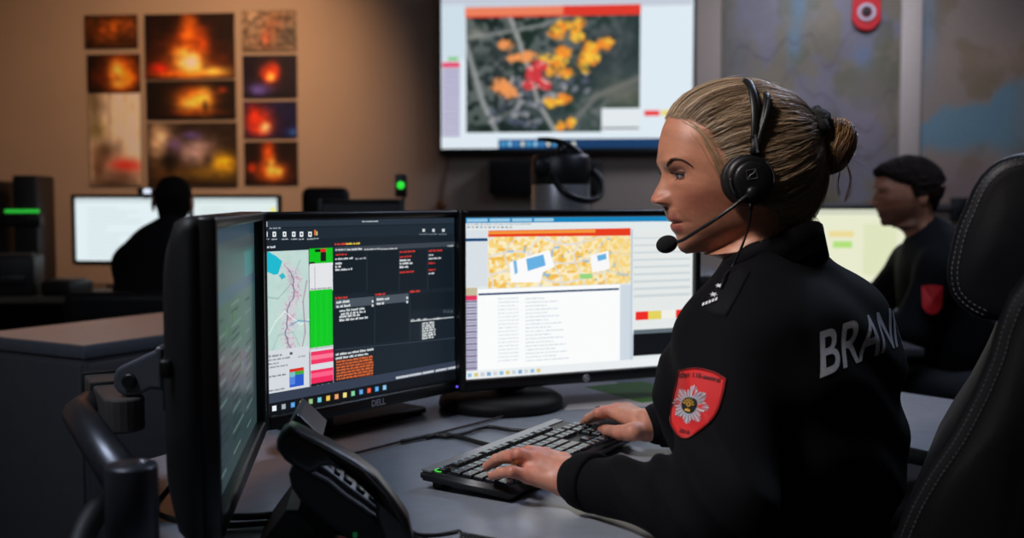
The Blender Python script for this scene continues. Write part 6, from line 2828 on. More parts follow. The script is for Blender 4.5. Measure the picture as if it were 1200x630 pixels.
wisp_on([(812, 146), (822, 158), (832, 172), (842, 186), (852, 196)], 8, jit=3.2)
wisp_on([(818, 152), (829, 168), (838, 184), (846, 198), (852, 208)], 9, jit=3.2)
wisp_on([(828, 166), (838, 184), (845, 200), (850, 214)], 9, jit=3)
wisp_on([(838, 190), (845, 206), (849, 222)], 10, col=(150, 124, 92))
wisp_on([(800, 140), (812, 146), (826, 156), (842, 168), (856, 176)], 7, jit=3)
wisp([(905, 236), (909, 250), (911, 264), (909, 280)], .060, n=9, jit=.003, col=(190, 166, 132))
wisp([(893, 240), (897, 254), (898, 268), (893, 280)], .060, n=7, jit=.003, col=(190, 166, 132))
wisp([(924, 232), (928, 246), (925, 258), (917, 268)], .052, n=10, jit=.004, col=(176, 152, 118))
wisp([(936, 226), (940, 240), (938, 252), (930, 262)], .040, n=10, jit=.006, col=(160, 134, 102))
wisp([(918, 238), (914, 256), (906, 272), (896, 284), (890, 281)], .060, n=5, jit=.004)
wisp([(934, 236), (946, 246), (956, 256), (962, 268), (960, 278)], .02, n=4, jit=.004)
wisp([(940, 222), (950, 238), (958, 250)], .02, n=8, jit=.008)
wisp([(990, 186), (997, 206), (995, 222), (990, 236)], .004, n=10, jit=.008, col=(176, 150, 112))
wisp([(984, 200), (982, 216), (984, 230)], .0, n=7, jit=.008)
wisp([(962, 205), (958, 220), (962, 234)], .0, n=6, jit=.01)
# the bun: hair wound round and round
ax = BUN - SCR
ax /= np.linalg.norm(ax)
e1 = np.cross(ax, (0, 1, 0))
e1 /= np.linalg.norm(e1)
e2 = np.cross(ax, e1)
BR = np.array([.0285, .0385, .033])
b2 = MB()
Mb = Matrix([[*r] for r in np.stack([ax, e1, e2], 1)]).to_4x4()
for k in range(900):
    tilt_ = rh.normal(0, .42)
    az = rh.uniform(0, 2 * PI)
    nn_ = math.cos(tilt_) * ax + math.sin(tilt_) * (math.cos(az) * e1 + math.sin(az) * e2)
    q1 = np.cross(nn_, (.3, .8, .5))
    q1 /= np.linalg.norm(q1)
    q2 = np.cross(nn_, q1)
    lat = rh.uniform(-.8, .9)
    a0 = rh.uniform(0, 2 * PI)
    sweep = rh.uniform(1.5, 4.2)
    t4 = np.linspace(0, 1, 16)
    aa = a0 + sweep * t4
    uu = np.outer(np.cos(aa), q1) + np.outer(np.sin(aa), q2)
    uu = uu * math.sqrt(max(0, 1 - lat ** 2)) + nn_ * (lat + .12 * np.sin(t4 * 3)[:, None])
    uu /= np.linalg.norm(uu, axis=1)[:, None]
    loc_ = np.stack([uu @ ax, uu @ e1, uu @ e2], 1)
    shell = rh.uniform(.92, 1.06) + .04 * math.sin(a0 * 3)
    P = BUN + (np.outer(loc_[:, 0] * BR[0], ax) + np.outer(loc_[:, 1] * BR[1], e1) + np.outer(loc_[:, 2] * BR[2], e2)) * shell
    ribbon(P, rh.uniform(.0004, .0007), np.array([(128, 92, 56), (150, 112, 70), (96, 68, 42), (176, 142, 98), (196, 166, 122)][rh.choice(5, p=[.28, .26, .24, .14, .08])]) * rh.uniform(.85, 1.1))
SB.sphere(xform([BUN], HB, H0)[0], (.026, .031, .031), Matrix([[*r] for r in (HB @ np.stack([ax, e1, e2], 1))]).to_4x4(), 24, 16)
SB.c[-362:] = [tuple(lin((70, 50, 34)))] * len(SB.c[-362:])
for k in range(70):
    uu = rh.normal(0, 1, 3)
    uu /= np.linalg.norm(uu)
    v2 = np.cross(uu, rh.normal(0, 1, 3))
    v2 /= np.linalg.norm(v2)
    t4 = np.linspace(0, 1, 9)
    P = BUN + np.outer(1.02 + .45 * t4 ** 1.5 * rh.uniform(.2, 1), uu) * .032 + np.outer(np.sin(t4 * 1.5) * rh.uniform(.004, .02), v2) - np.outer(t4 ** 2, (0, 0, 1)) * rh.uniform(0, .012)
    ribbon(P, .0002, (186, 156, 112))
SB.build('hair_strands', M_hair, hair, off=WROOT, recalc=False)
# scrunchie
b = MB()
pts = []
cx_ = SCR * .66 + BUN * .34 + np.array([0, 0, .0])
for k in range(72):
    a_ = 2 * PI * k / 72
    rr = .0262 + .0022 * math.sin(a_ * 9) + .0012 * math.sin(a_ * 17 + 1)
    pts.append(cx_ - ax * .012 + (math.cos(a_) * e1 + math.sin(a_) * e2) * rr + ax * .0025 * math.sin(a_ * 13))
b.tube(xform(np.array(pts), HB, H0), [.0135 + .002 * math.sin(k * 1.9) for k in range(72)], 10, closed=True)
b.build('hair_tie', mat('scrunchie_cloth', (7, 7, 8), .8, var=.4, scale=300, bump=.8, bscale=500), hair, off=WROOT)

# ---------------------------------------------------------------- jacket
M_jack = mat('uniform_cloth', (7, 8, 13), .85, var=.18, scale=240, bump=.35, bscale=1500, spec=.16)
V3, Q3 = nets(jacket_sdf, (-.05, .98, .60), (.75, 1.95, 1.13), .0042)
V3 = relax(V3, Q3, 1, .4)
keep = (V3[Q3][:, :, 2].mean(1) > .615)
b = MB()
b.add(V3, list(map(tuple, Q3[keep])), 0, True)
jacket = b.build('jacket', M_jack, woman, off=WROOT)
# stand-up collar
cF, cBk = at(857, 311, 1.506), at(955, 258.5, 1.42)
cc_ = (cF + cBk) / 2
b = MB()
nC = 64
rings = [[], [], [], []]
for k in range(nC):
    a_ = 2 * PI * k / nC
    ca, sa = math.cos(a_), math.sin(a_)
    zt = cc_[2] + (cF[2] - cc_[2]) * ca + .006 * abs(sa) ** 2 * -1
    hl = np.linalg.norm((cF - cBk)[:2]) / 2
    for j, (k1, dz_) in enumerate(((1.0, 0), (1.06, -.003), (1.20, -.055), (.94, -.05))):
        ctr = cc_ + np.array([0, 0, 0])
        rf = hl * k1
        rl = .064 * k1
        rings[j].append(np.array([ctr[0], ctr[1], 0]) + BF * ca * rf + BL_ * sa * rl + np.array([0, 0, zt + dz_ * (1 + .25 * ca)]))
vs = [p for r_ in rings for p in r_]
fs = []
for j in range(4):
    j2 = (j + 1) % 4
    for k in range(nC):
        fs.append((j * nC + k, j * nC + (k + 1) % nC, j2 * nC + (k + 1) % nC, j2 * nC + k))
b.add(vs, fs, 0, True)
b.build('collar', M_jack, jacket, off=WROOT)
# cuffs
for wr, el, r_ in ((WRL, ELB, .0375), (WRR, ELR, .0385)):
    d = (el - wr) / np.linalg.norm(el - wr)
    b = MB()
    p = [wr + d * t for t in (.018, .020, .026, .045, .047)]
    b.tube(p, [r_ - .006, r_ - .001, r_, r_ + .0015, r_ - .002], 28)
    b.build('cuff', M_jack, jacket, off=WROOT)


def decal(polys, mats, name, parent, lift=.0012, mi=None):
    """flat shapes (photo-pixel polygons) laid on the cloth"""
    b = MB()
    for i, (pl2, m_i, lf) in enumerate(polys):
        pl2 = np.asarray(pl2, float)
        P = march(pl2[:, 0], pl2[:, 1])
        G = grad(P)
        P = P + G * lf
        c = P.mean(0)
        vs = np.concatenate([P, [c]])
        # centre also on the surface
        pc = march([pl2[:, 0].mean()], [pl2[:, 1].mean()])
        vs[-1] = pc[0] + grad(pc)[0] * lf
        n = len(P)
        b.add(vs, [(k, (k + 1) % n, n) for k in range(n)], m_i, False)
    return b.build(name, mats, parent, off=WROOT, recalc=False)


def densify(poly, step=1.5):
    P = np.asarray(poly, float)
    out = []
    for a, b_ in zip(P, np.roll(P, -1, 0)):
        n = max(1, int(np.linalg.norm(b_ - a) / step))
        for k in range(n):
            out.append(a + (b_ - a) * k / n)
    return np.array(out)


# sleeve badge
SH = smooth_path([np.array([*p, 0]) for p in ((800, 434), (817, 432.3), (836, 436.5), (848, 443))], 6)[:, :2].tolist() + \
    smooth_path([np.array([*p, 0]) for p in ((850.5, 445), (846.5, 464), (840.5, 482), (831, 495.7), (817, 507.5), (805.5, 514.2), (796, 511.5), (789, 500.5), (786.8, 486), (790.2, 467), (794.3, 448), (797, 434.5))], 5)[:, :2].tolist()
SH = np.array(SH)
cSH = np.array([816., 472.])
# filled with rings so that it follows the sleeve
b = MB()
rings = [cSH + (SH - cSH) * k for k in (1.0, .93, .75, .5, .25)]
n = len(SH)
vs = []
for i, r_ in enumerate(rings):
    P = march(r_[:, 0], r_[:, 1])
    vs.append(P + grad(P) * (.0004 if i == 0 else .0022))
pc = march([cSH[0]], [cSH[1]])
vs = np.concatenate(vs + [pc + grad(pc) * .0022])
fs = []
for i in range(len(rings) - 1):
    for k in range(n):
        fs.append((i * n + k, i * n + (k + 1) % n, (i + 1) * n + (k + 1) % n, (i + 1) * n + k))
for k in range(n):
    fs.append(((len(rings) - 1) * n + k, (len(rings) - 1) * n + (k + 1) % n, len(vs) - 1))
b.add(vs, fs, 0, False)
badge = b.build('sleeve_badge', mat('badge_red_cloth', (210, 24, 28), .6, var=.08, scale=500, bump=.25, bscale=2500), jacket, off=WROOT, recalc=False)
badge['label'] = 'red shield badge with a silver star'
b = MB()
P = march(SH[:, 0], SH[:, 1])
b.tube(P + grad(P) * .0018, .0009, 6, closed=True)
b.build('badge_border', M_dred, badge, off=WROOT)
ST = np.array([810.5, 475.5])
# the badge leans a little and is foreshortened across
ca_, sa_ = math.cos(.2), math.sin(.2)


def stx(x, y):
    return (ST[0] + .90 * (x * ca_ - y * sa_), ST[1] + (x * sa_ + y * ca_))


polys = []
rd = random.Random(9)
for k in range(48):
    a_ = 2 * PI * k / 48
    L_ = [24, 20.5, 18, 20.5, 24, 20, 17, 20][k % 8] if True else 20
    L_ = 16 + 6.0 * abs(math.cos(a_ * 4)) ** 1.5
    wd = .052
    polys.append(([stx(8 * math.cos(a_ - wd * 1.3), 8 * math.sin(a_ - wd * 1.3)), stx(L_ * math.cos(a_ - wd * .8), L_ * math.sin(a_ - wd * .8)), stx((L_ + 1) * math.cos(a_), (L_ + 1) * math.sin(a_)),
                   stx(L_ * math.cos(a_ + wd * .8), L_ * math.sin(a_ + wd * .8)), stx(8 * math.cos(a_ + wd * 1.3), 8 * math.sin(a_ + wd * 1.3))], k % 2, .0030 if k % 2 else .0034))
decal(polys, [mat('silver_thread', (206, 210, 220), .45, var=.1, scale=800), mat('grey_thread', (160, 164, 176), .5, var=.1, scale=800)], 'silver_star', badge)
circ = [stx(9.6 * math.cos(t), 9.6 * math.sin(t)) for t in np.linspace(0, 2 * PI, 29)[:-1]]
polys = [(circ, 0, .0040)]
for k in range(7):                                       # gold rays over a small crown-like ring, flames below
    a_ = PI + .25 + (PI - .5) * k / 6
    polys.append(([stx(4.2 * math.cos(a_ - .12), 4.2 * math.sin(a_ - .12) - .2), stx(7.8 * math.cos(a_ - .07), 7.8 * math.sin(a_ - .07) - .2), stx(7.8 * math.cos(a_ + .07), 7.8 * math.sin(a_ + .07) - .2), stx(4.2 * math.cos(a_ + .12), 4.2 * math.sin(a_ + .12) - .2)], 1, .0046))
for k in range(10):
    a0, a1 = 2 * PI * k / 10, 2 * PI * (k + 1) / 10
    polys.append(([stx(1.5 * math.cos(a0), 1.5 * math.sin(a0) - 1), stx(2.9 * math.cos(a0), 2.6 * math.sin(a0) - 1), stx(2.9 * math.cos(a1), 2.6 * math.sin(a1) - 1), stx(1.5 * math.cos(a1), 1.5 * math.sin(a1) - 1)], 1, .0046))
for (dx, hh) in ((-2.2, 3.6), (0, 4.6), (2.2, 3.6)):
    polys.append(([stx(dx - 1.4, 7.4), stx(dx - 1.2, 5.6), stx(dx, 7.6 - hh), stx(dx + 1.2, 5.6), stx(dx + 1.4, 7.4)], 1, .0046))
decal(polys, [mat('black_thread', (14, 12, 12), .7), mat('gold_thread', (226, 176, 60), .5, var=.1, scale=800)], 'gold_emblem', badge)


def text_decal(txt, c, size, angle, m, name, parent, arc=0.0, sx=1.0, bold=.0):
    tv_, tf_ = text_polys(txt, size, bold)
    x = tv_[:, 0] * sx
    y = -tv_[:, 1]
    if arc:
        y = y + arc * x ** 2
    px = c[0] + x * math.cos(angle) - y * math.sin(angle)
    py = c[1] + x * math.sin(angle) + y * math.cos(angle)
    P = march(px, py)
    P = P + grad(P) * .0034
    b = MB()
    b.add(P, tf_)
    return b.build(name, m, parent, off=WROOT, recalc=False)


M_bt = mat('badge_lettering', (24, 8, 10), .7)
text_decal('Øst 110-sentral', (821.8, 442.6), 8.2, .16, M_bt, 'badge_title', badge, arc=.0022, sx=.88, bold=.1)
text_decal('2018', (803.5, 507.6), 7.0, .22, M_bt, 'badge_year', badge, sx=.9, bold=.1)

# reflective lettering across the back
q = march([949, 960, 1040, 1045], [393, 443, 362, 409])
TLp, BLp, TRp, BRp = q
ex = ((TRp - TLp) + (BRp - BLp)) / 2
ey = ((TLp - BLp) + (TRp - BRp)) / 2
nn_ = np.cross(ex, ey)
nn_ /= np.linalg.norm(nn_)
tv_, tf_ = text_polys('BRANN', 1.0, .012)
# dense enough to follow the back
mn, mx_ = tv_.min(0), tv_.max(0)
me = bpy.data.meshes.new('t')
me.from_pydata([(p[0], p[1], 0) for p in tv_], [], tf_)
bm_ = bmesh.new()
bm_.from_mesh(me)
bmesh.ops.triangulate(bm_, faces=bm_.faces)
for _ in range(3):
    bmesh.ops.subdivide_edges(bm_, edges=[e for e in bm_.edges if e.calc_length() > .12], cuts=1)
    bmesh.ops.triangulate(bm_, faces=bm_.faces)
bm_.verts.index_update()
tv_ = np.array([v.co[:2] for v in bm_.verts])
tf_ = [tuple(v.index for v in f.verts) for f in bm_.faces]
bm_.free()
bpy.data.meshes.remove(me)
u = (tv_[:, 0] - mn[0]) / (mx_[0] - mn[0]) * 1.27           # four letters fill the measured stretch
v = (tv_[:, 1] - mn[1]) / (mx_[1] - mn[1])
Pt = BLp + np.outer(u, ex) + np.outer(v, ey) + np.outer(u * v, (TRp - TLp) - (BRp - BLp)) * .5
inw = -nn_ if nn_ @ np.array([-.6, -.8, 0]) > 0 or nn_[1] < 0 else nn_
P = along(Pt, inw)
P = P + grad(P) * .0012
b = MB()
b.add(P, tf_)
b.build('back_lettering', mat('reflective_print', (176, 182, 194), .5, var=.15, scale=300), jacket, off=WROOT, recalc=False)

# shoulder strap with two stars and a row of letters
out_ = densify([(868, 313), (880, 318), (866, 346), (851, 372), (836, 371), (821, 365), (832, 345), (846, 328)], 2)
cen_ = out_.mean(0)
b = MB()
rg = [cen_ + (out_ - cen_) * k for k in (1.0, .96, .7, .4)]
vs = []
for i, r_ in enumerate(rg):
    P = march(r_[:, 0], r_[:, 1])
    vs.append(P + grad(P) * (-.002 if i == 0 else .0012))
pc = march([cen_[0]], [cen_[1]])
vs = np.concatenate(vs + [pc + grad(pc) * .0012])
n = len(out_)
fs = [(i * n + k, i * n + (k + 1) % n, (i + 1) * n + (k + 1) % n, (i + 1) * n + k) for i in range(3) for k in range(n)] + [(3 * n + k, 3 * n + (k + 1) % n, 4 * n) for k in range(n)]
b.add(vs, fs, 0, True)
b.build('shoulder_strap', mat('strap_cloth', (10, 12, 19), .8, var=.15, scale=300, spec=.2), jacket, off=WROOT)
polys = []
for (cx, cy, r_) in ((843.5, 337, 4.2), (837.5, 347, 4.4)):
    star = []
    for k in range(12):
        a_ = 2 * PI * k / 12 + .2
        rr = r_ if k % 2 == 0 else r_ * .42
        star.append((cx + rr * 1.15 * math.cos(a_), cy + rr * .72 * math.sin(a_)))
    polys.append((star, 0, .0036))
for k in range(5):
    x, y = 824.5 + k * 3.6, 360 - k * 1.4
    polys.append(([(x, y), (x + 2.6, y - 1), (x + 3.2, y - 4.4), (x + .6, y - 3.4)], 0, .0036))
decal(polys, [mat('strap_white_thread', (216, 220, 226), .6)], 'rank_stars', jacket)

# ring on the left hand
rc = np.array(LH['ring'][0]) * .28 + np.array(LH['ring'][1]) * .72
d = np.array(LH['ring'][1]) - np.array(LH['ring'][0])
d /= np.linalg.norm(d)
u1 = np.cross(d, (0, 0, 1))
u1 /= np.linalg.norm(u1)
u2 = np.cross(d, u1)
b = MB()
for s_ in (-.0017, .0017):
    b.tube([rc + d * s_ + .0110 * (math.cos(t) * u1 + math.sin(t) * u2) for t in np.linspace(0, 2 * PI, 33)[:-1]], .0017, 8, closed=True)
b.build('ring', mat('gold_ring', (226, 190, 120), .2, metal=1.0, var=.05), woman, off=WROOT)

# trousers and shoes
V4, Q4 = nets(trousers_sdf, (-.3, 1.0, .0), (.8, 2.1, .75), .008)
keep = V4[Q4][:, :, 2].mean(1) > .085
b = MB()
b.add(V4, list(map(tuple, Q4[keep])), 0, True)
b.build('trousers', mat('dark_trousers', (18, 20, 26), .8, var=.15, scale=200), woman, off=WROOT)
for s in (1, -1):
    def shoe(P, s=s):
        d = cap(P, ank[s] - np.array([0, 0, .03]), ank[s] + BF * .03 - np.array([0, 0, .05]), .045, .040)
        d = smin(d, cap(P, ank[s] - BF * .02 - np.array([0, 0, .05]), ank[s] + BF * .16 - np.array([0, 0, .055]), .042, .036), .02)
        return np.maximum(d, .002 - P[:, 2])
    V5, Q5 = nets(shoe, ank[s] - np.array([.25, .25, .1]), ank[s] + np.array([.25, .25, .06]), .006)
    b = MB()
    b.add(V5, list(map(tuple, Q5)), 0, True)
    b.build('shoe', M_leath2, woman, off=WROOT)

# ---------------------------------------------------------------- headset
HO = hw((0, .09, 0))
hset2 = empty('headset', HO, 0, 'black headset with round ear cup and thin microphone boom on the blonde woman', 'headset')


def hb(b, name, m, parent=None):
    return b.build(name, m, parent or hset2, off=HO)


ec_ = hloc(879.5, 210.5, .088)
My_ = Matrix([[*r] for r in np.stack([HFp, HUp, HLft], 1) @ np.diag([1, 1, 1.0])]).to_4x4()
if My_.determinant() < 0:
    pass
cw_ = hw(ec_)


def disc(prof_, y, m, name, parent=None, ctr=None, sq=1.0):
    b = MB()
    c0_ = ctr if ctr is not None else hw((ec_[0], 0, ec_[2]))
    for_r = []
    nn = 44
    vs, fs = [], []
    for (r_, h_) in prof_:
        for k in range(nn):
            a_ = 2 * PI * k / nn
            vs.append(c0_ + HLft * (y + h_) + HFp * r_ * sq * math.cos(a_) + HUp * r_ * math.sin(a_))
    for i in range(len(prof_) - 1):
        for k in range(nn):
            fs.append((i * nn + k, i * nn + (k + 1) % nn, (i + 1) * nn + (k + 1) % nn, (i + 1) * nn + k))
    fs.append(tuple(range(nn)))
    fs.append(tuple((len(prof_) - 1) * nn + k for k in range(nn)))
    b.add(vs, fs, 0, True)
    return hb(b, name, m, parent)


M_pad = mat('ear_pad_leather', (14, 14, 16), .5, var=.2, scale=200, bump=.3)
rC = .0348
disc([(rC * .8, -.004), (rC * .98, 0), (rC, .006), (rC * .96, .012), (rC * .8, .014)], .068, M_pad, 'ear_pad')
disc([(rC * .94, 0), (rC * .94, .006), (rC * .86, .011), (rC * .72, .012)], .081, M_blk, 'ear_cup')
ins = disc([(rC * .70, 0), (rC * .69, .004), (rC * .60, .0062), (rC * .3, .0068), (.001, .0068)], .092, M_blk, 'cup_cover')
# square mark with a slash on the cover
b = MB()
lc = hloc(881, 204, .0995)
s_ = .0058
sq_ = [lc + np.array([a * s_ * 1.15, 0, c * s_]) for a, c in ((-1, -1), (1, -1), (1, 1), (-1, 1))]
b.tube(xform(np.array(sq_), HB, H0), .00042, 5, closed=True, smooth=False)
b.tube(xform(np.array([lc + np.array([s_ * .9, 0, -s_ * .8]), lc + np.array([.002, 0, -.0005]), lc + np.array([-.002, 0, .0005]), lc + np.array([-s_ * .9, 0, s_ * .8])]), HB, H0), .00052, 5)
hb(b, 'logo', mat('headset_logo', (150, 154, 160), .4, metal=.5), ins)
for (a0, a1) in ((2.4, 3.5), (5.7, 6.5)):
    b = MB()
    b.tube([cw_ + HLft * .0075 + rC * .83 * (HFp * math.cos(t) + HUp * math.sin(t)) for t in np.linspace(a0, a1, 10)], .0007, 5)
    hb(b, 'trim_line', mat('headset_grey', (70, 72, 78), .4), ins)
disc([(rC * .8, -.004), (rC * .98, 0), (rC, .006), (rC * .96, .012), (rC * .8, .014)], -.082, M_pad, 'ear_pad')
disc([(rC * .72, 0), (rC * .86, .001), (rC * .94, .006), (rC * .94, .012)], -.094, M_blk, 'ear_cup')


def band(p_side, p_top, y_side, name, halfonly, wdt, thk, m):
    """strap from the near ear over the top of the head to the far ear"""
    a = hloc(*p_side, y_side)
    t = hloc(*p_top, 0.0)
    pts = []
    N2 = 40
    for k in range(N2 + 1):
        ph_ = PI * k / N2
        if halfonly is not None and ph_ > halfonly:
            break
        y = y_side * math.copysign(abs(math.cos(ph_)) ** .8, math.cos(ph_))
        s2 = math.sin(ph_) ** .85
        pts.append([a[0] + (t[0] - a[0]) * s2, y, a[2] + (t[2] - a[2]) * s2])
    P = xform(np.array(pts), HB, H0)
    b = MB()
    b.tube(P, 1.0, 12, flat=(wdt, thk), up=HFp)
    return hb(b, name, m)


band((884, 168), (866.5, 95), .0845, 'headband', None, .0056, .0028, M_blk)
band((887, 168), (886, 103), .0845, 'rear_band', PI * .30, .0042, .0024, M_blk)
b = MB()
b.tube(smooth_path([hw(hloc(888, 170, .086)), hw(hloc(893, 152, .0855)), hw(hloc(899, 132, .081)), hw(hloc(902.5, 115, .071))], 6), 1.0, 10, flat=(.0038, .0024), up=HFp)
hb(b, 'adjusting_arm', M_blk)
b = MB()
pts = [hw(hloc(x, y_, yy)) for x, y_, yy in ((886.5, 163, .0862), (885.5, 172, .0865), (884, 181, .0872))]
b.tube(pts, 1.0, 10, flat=(.0066, .0038), up=HFp)
hb(b, 'band_joint', M_blkm)
b = MB()
b.tube([hw(hloc(884, 179, .0865)), hw(hloc(883, 190, .089)), hw(hloc(882, 200, .092))], 1.0, 8, flat=(.0038, .0022), up=HFp)
hb(b, 'slider', M_blk)
b = MB()
tvv, tff = text_polys('SENNHEISER', .0042)
tc_ = hloc(886.5, 168, .0912)
P = np.array([tc_ + np.array([p[1] * 1.0, 0, p[0]]) for p in tvv])
b.add(xform(P, HB, H0), tff)
b.build('band_print', mat('headset_print', (150, 154, 160), .5), hset2, off=HO, recalc=False)
# microphone boom
b = MB()
bo = smooth_path([hw(hloc(x, y_, yy)) for x, y_, yy in ((881, 226, .097), (872, 232, .100), (858, 243, .099), (838, 257, .090), (816, 271, .072), (800, 281, .054), (788, 284, .044))], 8)
b.tube(bo, [.0036 - .0012 * min(1, k / 12) for k in range(len(bo))], 10)
hb(b, 'microphone_boom', mat('boom_grey', (34, 35, 38), .35, var=.1))
disc([(.0085, 0), (.0085, .006), (.006, .0085), (.001, .009)], .097, M_blk, 'boom_pivot', ctr=hw((hloc(881, 226, .097)[0], 0, hloc(881, 226, .097)[2])))
b = MB()
mc = hw(hloc(781.5, 286, .040))
md = hw(hloc(770, 290, .030)) - hw(hloc(793, 282, .048))
md /= np.linalg.norm(md)
m1 = np.cross(md, HUp)
m1 /= np.linalg.norm(m1)
m2 = np.cross(md, m1)
b.sphere(mc, (.0152, .0118, .0118), Matrix([[*r] for r in np.stack([md, m1, m2], 1)]).to_4x4(), 28, 18)
hb(b, 'microphone_foam', mat('foam', (16, 17, 19), .95, var=.5, scale=700, bump=1.0, bscale=1500))
b = MB()
cab_pts = [hw(hloc(x, y_, yy)) for x, y_, yy in ((879.5, 240, .090), (879, 256, .089), (874, 276, .086), (866, 296, .082), (857, 314, .078))]
pe = march([851], [328])[0]
ge = grad(np.array([pe]))[0]
cab_pts += [pe + ge * .006, march([846], [340])[0] + ge * .003]
b.tube(smooth_path(cab_pts, 8), .0016, 8)
b.tube([hw(hloc(880, 237, .090)), hw(hloc(879.5, 246, .090))], .0028, 8)
hb(b, 'headset_cable', M_cable)
# ================================================================ PEOPLE AT THE REAR DESKS
def rear_person(label, head_at, face, pitch, hips, jacket_rgb, hair_rgb, hands, hairpoly, group=None, beard=False, sw=.175, sdrop=.075, scale=1.0, ponytail=False):
    """a seated figure: head centre, facing, hip centre, hand targets"""
    f = np.array([math.cos(face), math.sin(face), 0])
    l = np.array([-f[1], f[0], 0])
    fp, up = f * math.cos(pitch) - HU * math.sin(pitch), HU * math.cos(pitch) + f * math.sin(pitch)
    HBm = np.stack([fp, l, up], 1)
    ha = np.asarray(head_at, float)
    hips = np.asarray(hips, float)
    root = np.array([hips[0], hips[1], 0])
    V, Fq, Ft, n, m = head_grid(.0028, 96, -.15)
    Vs = V * scale
    C = skin_cols(V, False)
    if beard:
        w = (sstep(-.022, -.036, V[:, 2]) * sstep(-.115, -.095, V[:, 2]) * sstep(-.005, .02, V[:, 0]))[:, None] * .5
        C = C * (1 - w) + np.array([96, 66, 52]) * w
    b = MB()
    b.add(xform(Vs, HBm, ha), list(map(tuple, Fq)) + Ft, 0, True, lin(np.clip(C, 0, 255)))
    # ears
    for s in (1, -1):
        b.sphere(xform([np.array([-.008, .074 * s, .004])], HBm, ha)[0], (.017, .006, .031), Matrix([[*r] for r in HBm]).to_4x4(), 14, 10)
        b.c[-142 if False else -(14 * 9 + 2):] = [tuple(lin(SKIN))] * (14 * 9 + 2)
    nb = ha + up * (-.155 * scale) + fp * (-.035)
    bm = np.stack([f, l, HU], 1)
    sh = {s: nb + l * sw * s + np.array([0, 0, -sdrop]) + f * .01 for s in (1, -1)}
    chest = nb * .72 + hips * .28 + np.array([0, 0, .0])
    belly = nb * .35 + hips * .65
    elb, wr = {}, {}
    for s in (1, -1):
        wr[s] = np.asarray(hands[0 if s == 1 else 1], float)
        mid_ = (sh[s] + wr[s]) / 2
        elb[s] = mid_ + l * .07 * s - np.array([0, 0, .12]) - f * .03
    knee_ = {s: hips + f * .43 + l * .11 * s + np.array([0, 0, .01]) for s in (1, -1)}
    ank_ = {s: np.array([*(knee_[s] - f * .03)[:2], .09]) for s in (1, -1)}

    def jk(P, g=0.0):
        d = ell(P, chest, (.125, sw + .01, .19), bm)
        d = smin(d, ell(P, belly, (.13, .17, .21), bm), .06)
        for s in (1, -1):
            d = smin(d, cap(P, nb + np.array([0, 0, -.02]), sh[s], .055, .068), .05)
            a_ = smin(cap(P, sh[s], elb[s], .066, .054), cap(P, elb[s], wr[s] + (elb[s] - wr[s]) * .12, .052, .036), .03)
            d = smin(d, a_, .035)
        d = smin(d, cap(P, nb - np.array([0, 0, .04]), nb + np.array([0, 0, .025]), .068, .060), .03)
        return d - g

    def tr(P):
        d = ell(P, hips, (.13, .18, .11), bm)
        for s in (1, -1):
            d = smin(d, smin(cap(P, hips + l * .09 * s, knee_[s], .085, .062), cap(P, knee_[s], ank_[s], .06, .046), .03), .03)
        return d

    def under(P):
        d = smin(jk(P, -.012), tr(P) + .01, .02)
        for s in (1, -1):
            d = smin(d, cap(P, ank_[s], ank_[s] + f * .12 - np.array([0, 0, .05]), .034, .026), .02)
        return d

    def hand(P, s):
        d0 = wr[s] - elb[s]
        d0[2] *= .3
        d0 /= np.linalg.norm(d0)
        sd_ = np.cross(HU, d0)
        sd_ /= np.linalg.norm(sd_)
        w0 = wr[s]
        d = cap(P, w0, w0 - d0 * .05, .024, .027)
        for k, ln in enumerate((.066, .075, .072, .058)):
            o = sd_ * (-.03 + .02 * k)
            kn = w0 + d0 * .085 + o + np.array([0, 0, .006])
            p1 = kn + d0 * ln * .5 + np.array([0, 0, .002])
            p2 = kn + d0 * ln * .9 - np.array([0, 0, .018])
            d = smin(d, cap(P, w0 + o * .5, kn, .016, .0115), .01)
            d = smin(d, smin(cap(P, kn, p1, .0105, .009), cap(P, p1, p2, .009, .0072), .004), .004)
        t0 = w0 + d0 * .02 + sd_ * -.024 * s
        t1 = w0 + d0 * .06 + sd_ * -.045 * s - np.array([0, 0, .006])
        d = smin(d, smin(cap(P, t0, t1, .015, .012), cap(P, t1, t1 + d0 * .035 - np.array([0, 0, .008]), .0115, .008), .005), .008)
        return d
    for s in (1, -1):
        V2, Q2 = nets(lambda P: hand(P, s), wr[s] - .24, wr[s] + .24, .0042)
        b.add(V2, list(map(tuple, Q2)), 0, True, np.tile(lin(SKIN), (len(V2), 1)))
    lo = np.minimum(root - .75, ha - .6)
    hi = np.maximum(root + .75, ha + .6)
    lo[2], hi[2] = 0, ha[2]
    V2, Q2 = nets(under, lo, hi, .016)
    b.add(V2, list(map(tuple, Q2)), 0, True, np.tile(lin(SKIN), (len(V2), 1)))
    per = b.build('person', M_skin, None, off=root)
    per.location = root
    tag(per, label, 'person', group)
    # hair
    hp2 = np.array(hairpoly)
    global HAIRLINE
    keepH = HAIRLINE
    HAIRLINE = hp2
    hs2 = hair_side(V)
    HAIRLINE = keepH
    dv = V - np.array([0, 0, .03])
    dv /= np.linalg.norm(dv, axis=1)[:, None]
    tx_ = fbm(V[:, 2] * 110 + V[:, 1] * 70, V[:, 0] * 80, 700, 3)
    th_ = .010 if ponytail else .012
    Vh = (V + dv * (.0004 + th_ * sstep(0, .016, hs2) + .010 * (tx_ - .5) * sstep(0, .01, hs2))[:, None]) * scale
    sel = (hs2 > .0005)[Fq].all(1) & (V[Fq][:, :, 2].mean(1) > (-.11 if ponytail else -.075))
    b = MB()
    b.add(xform(Vh, HBm, ha), list(map(tuple, Fq[sel])) + Ft, 0, True)
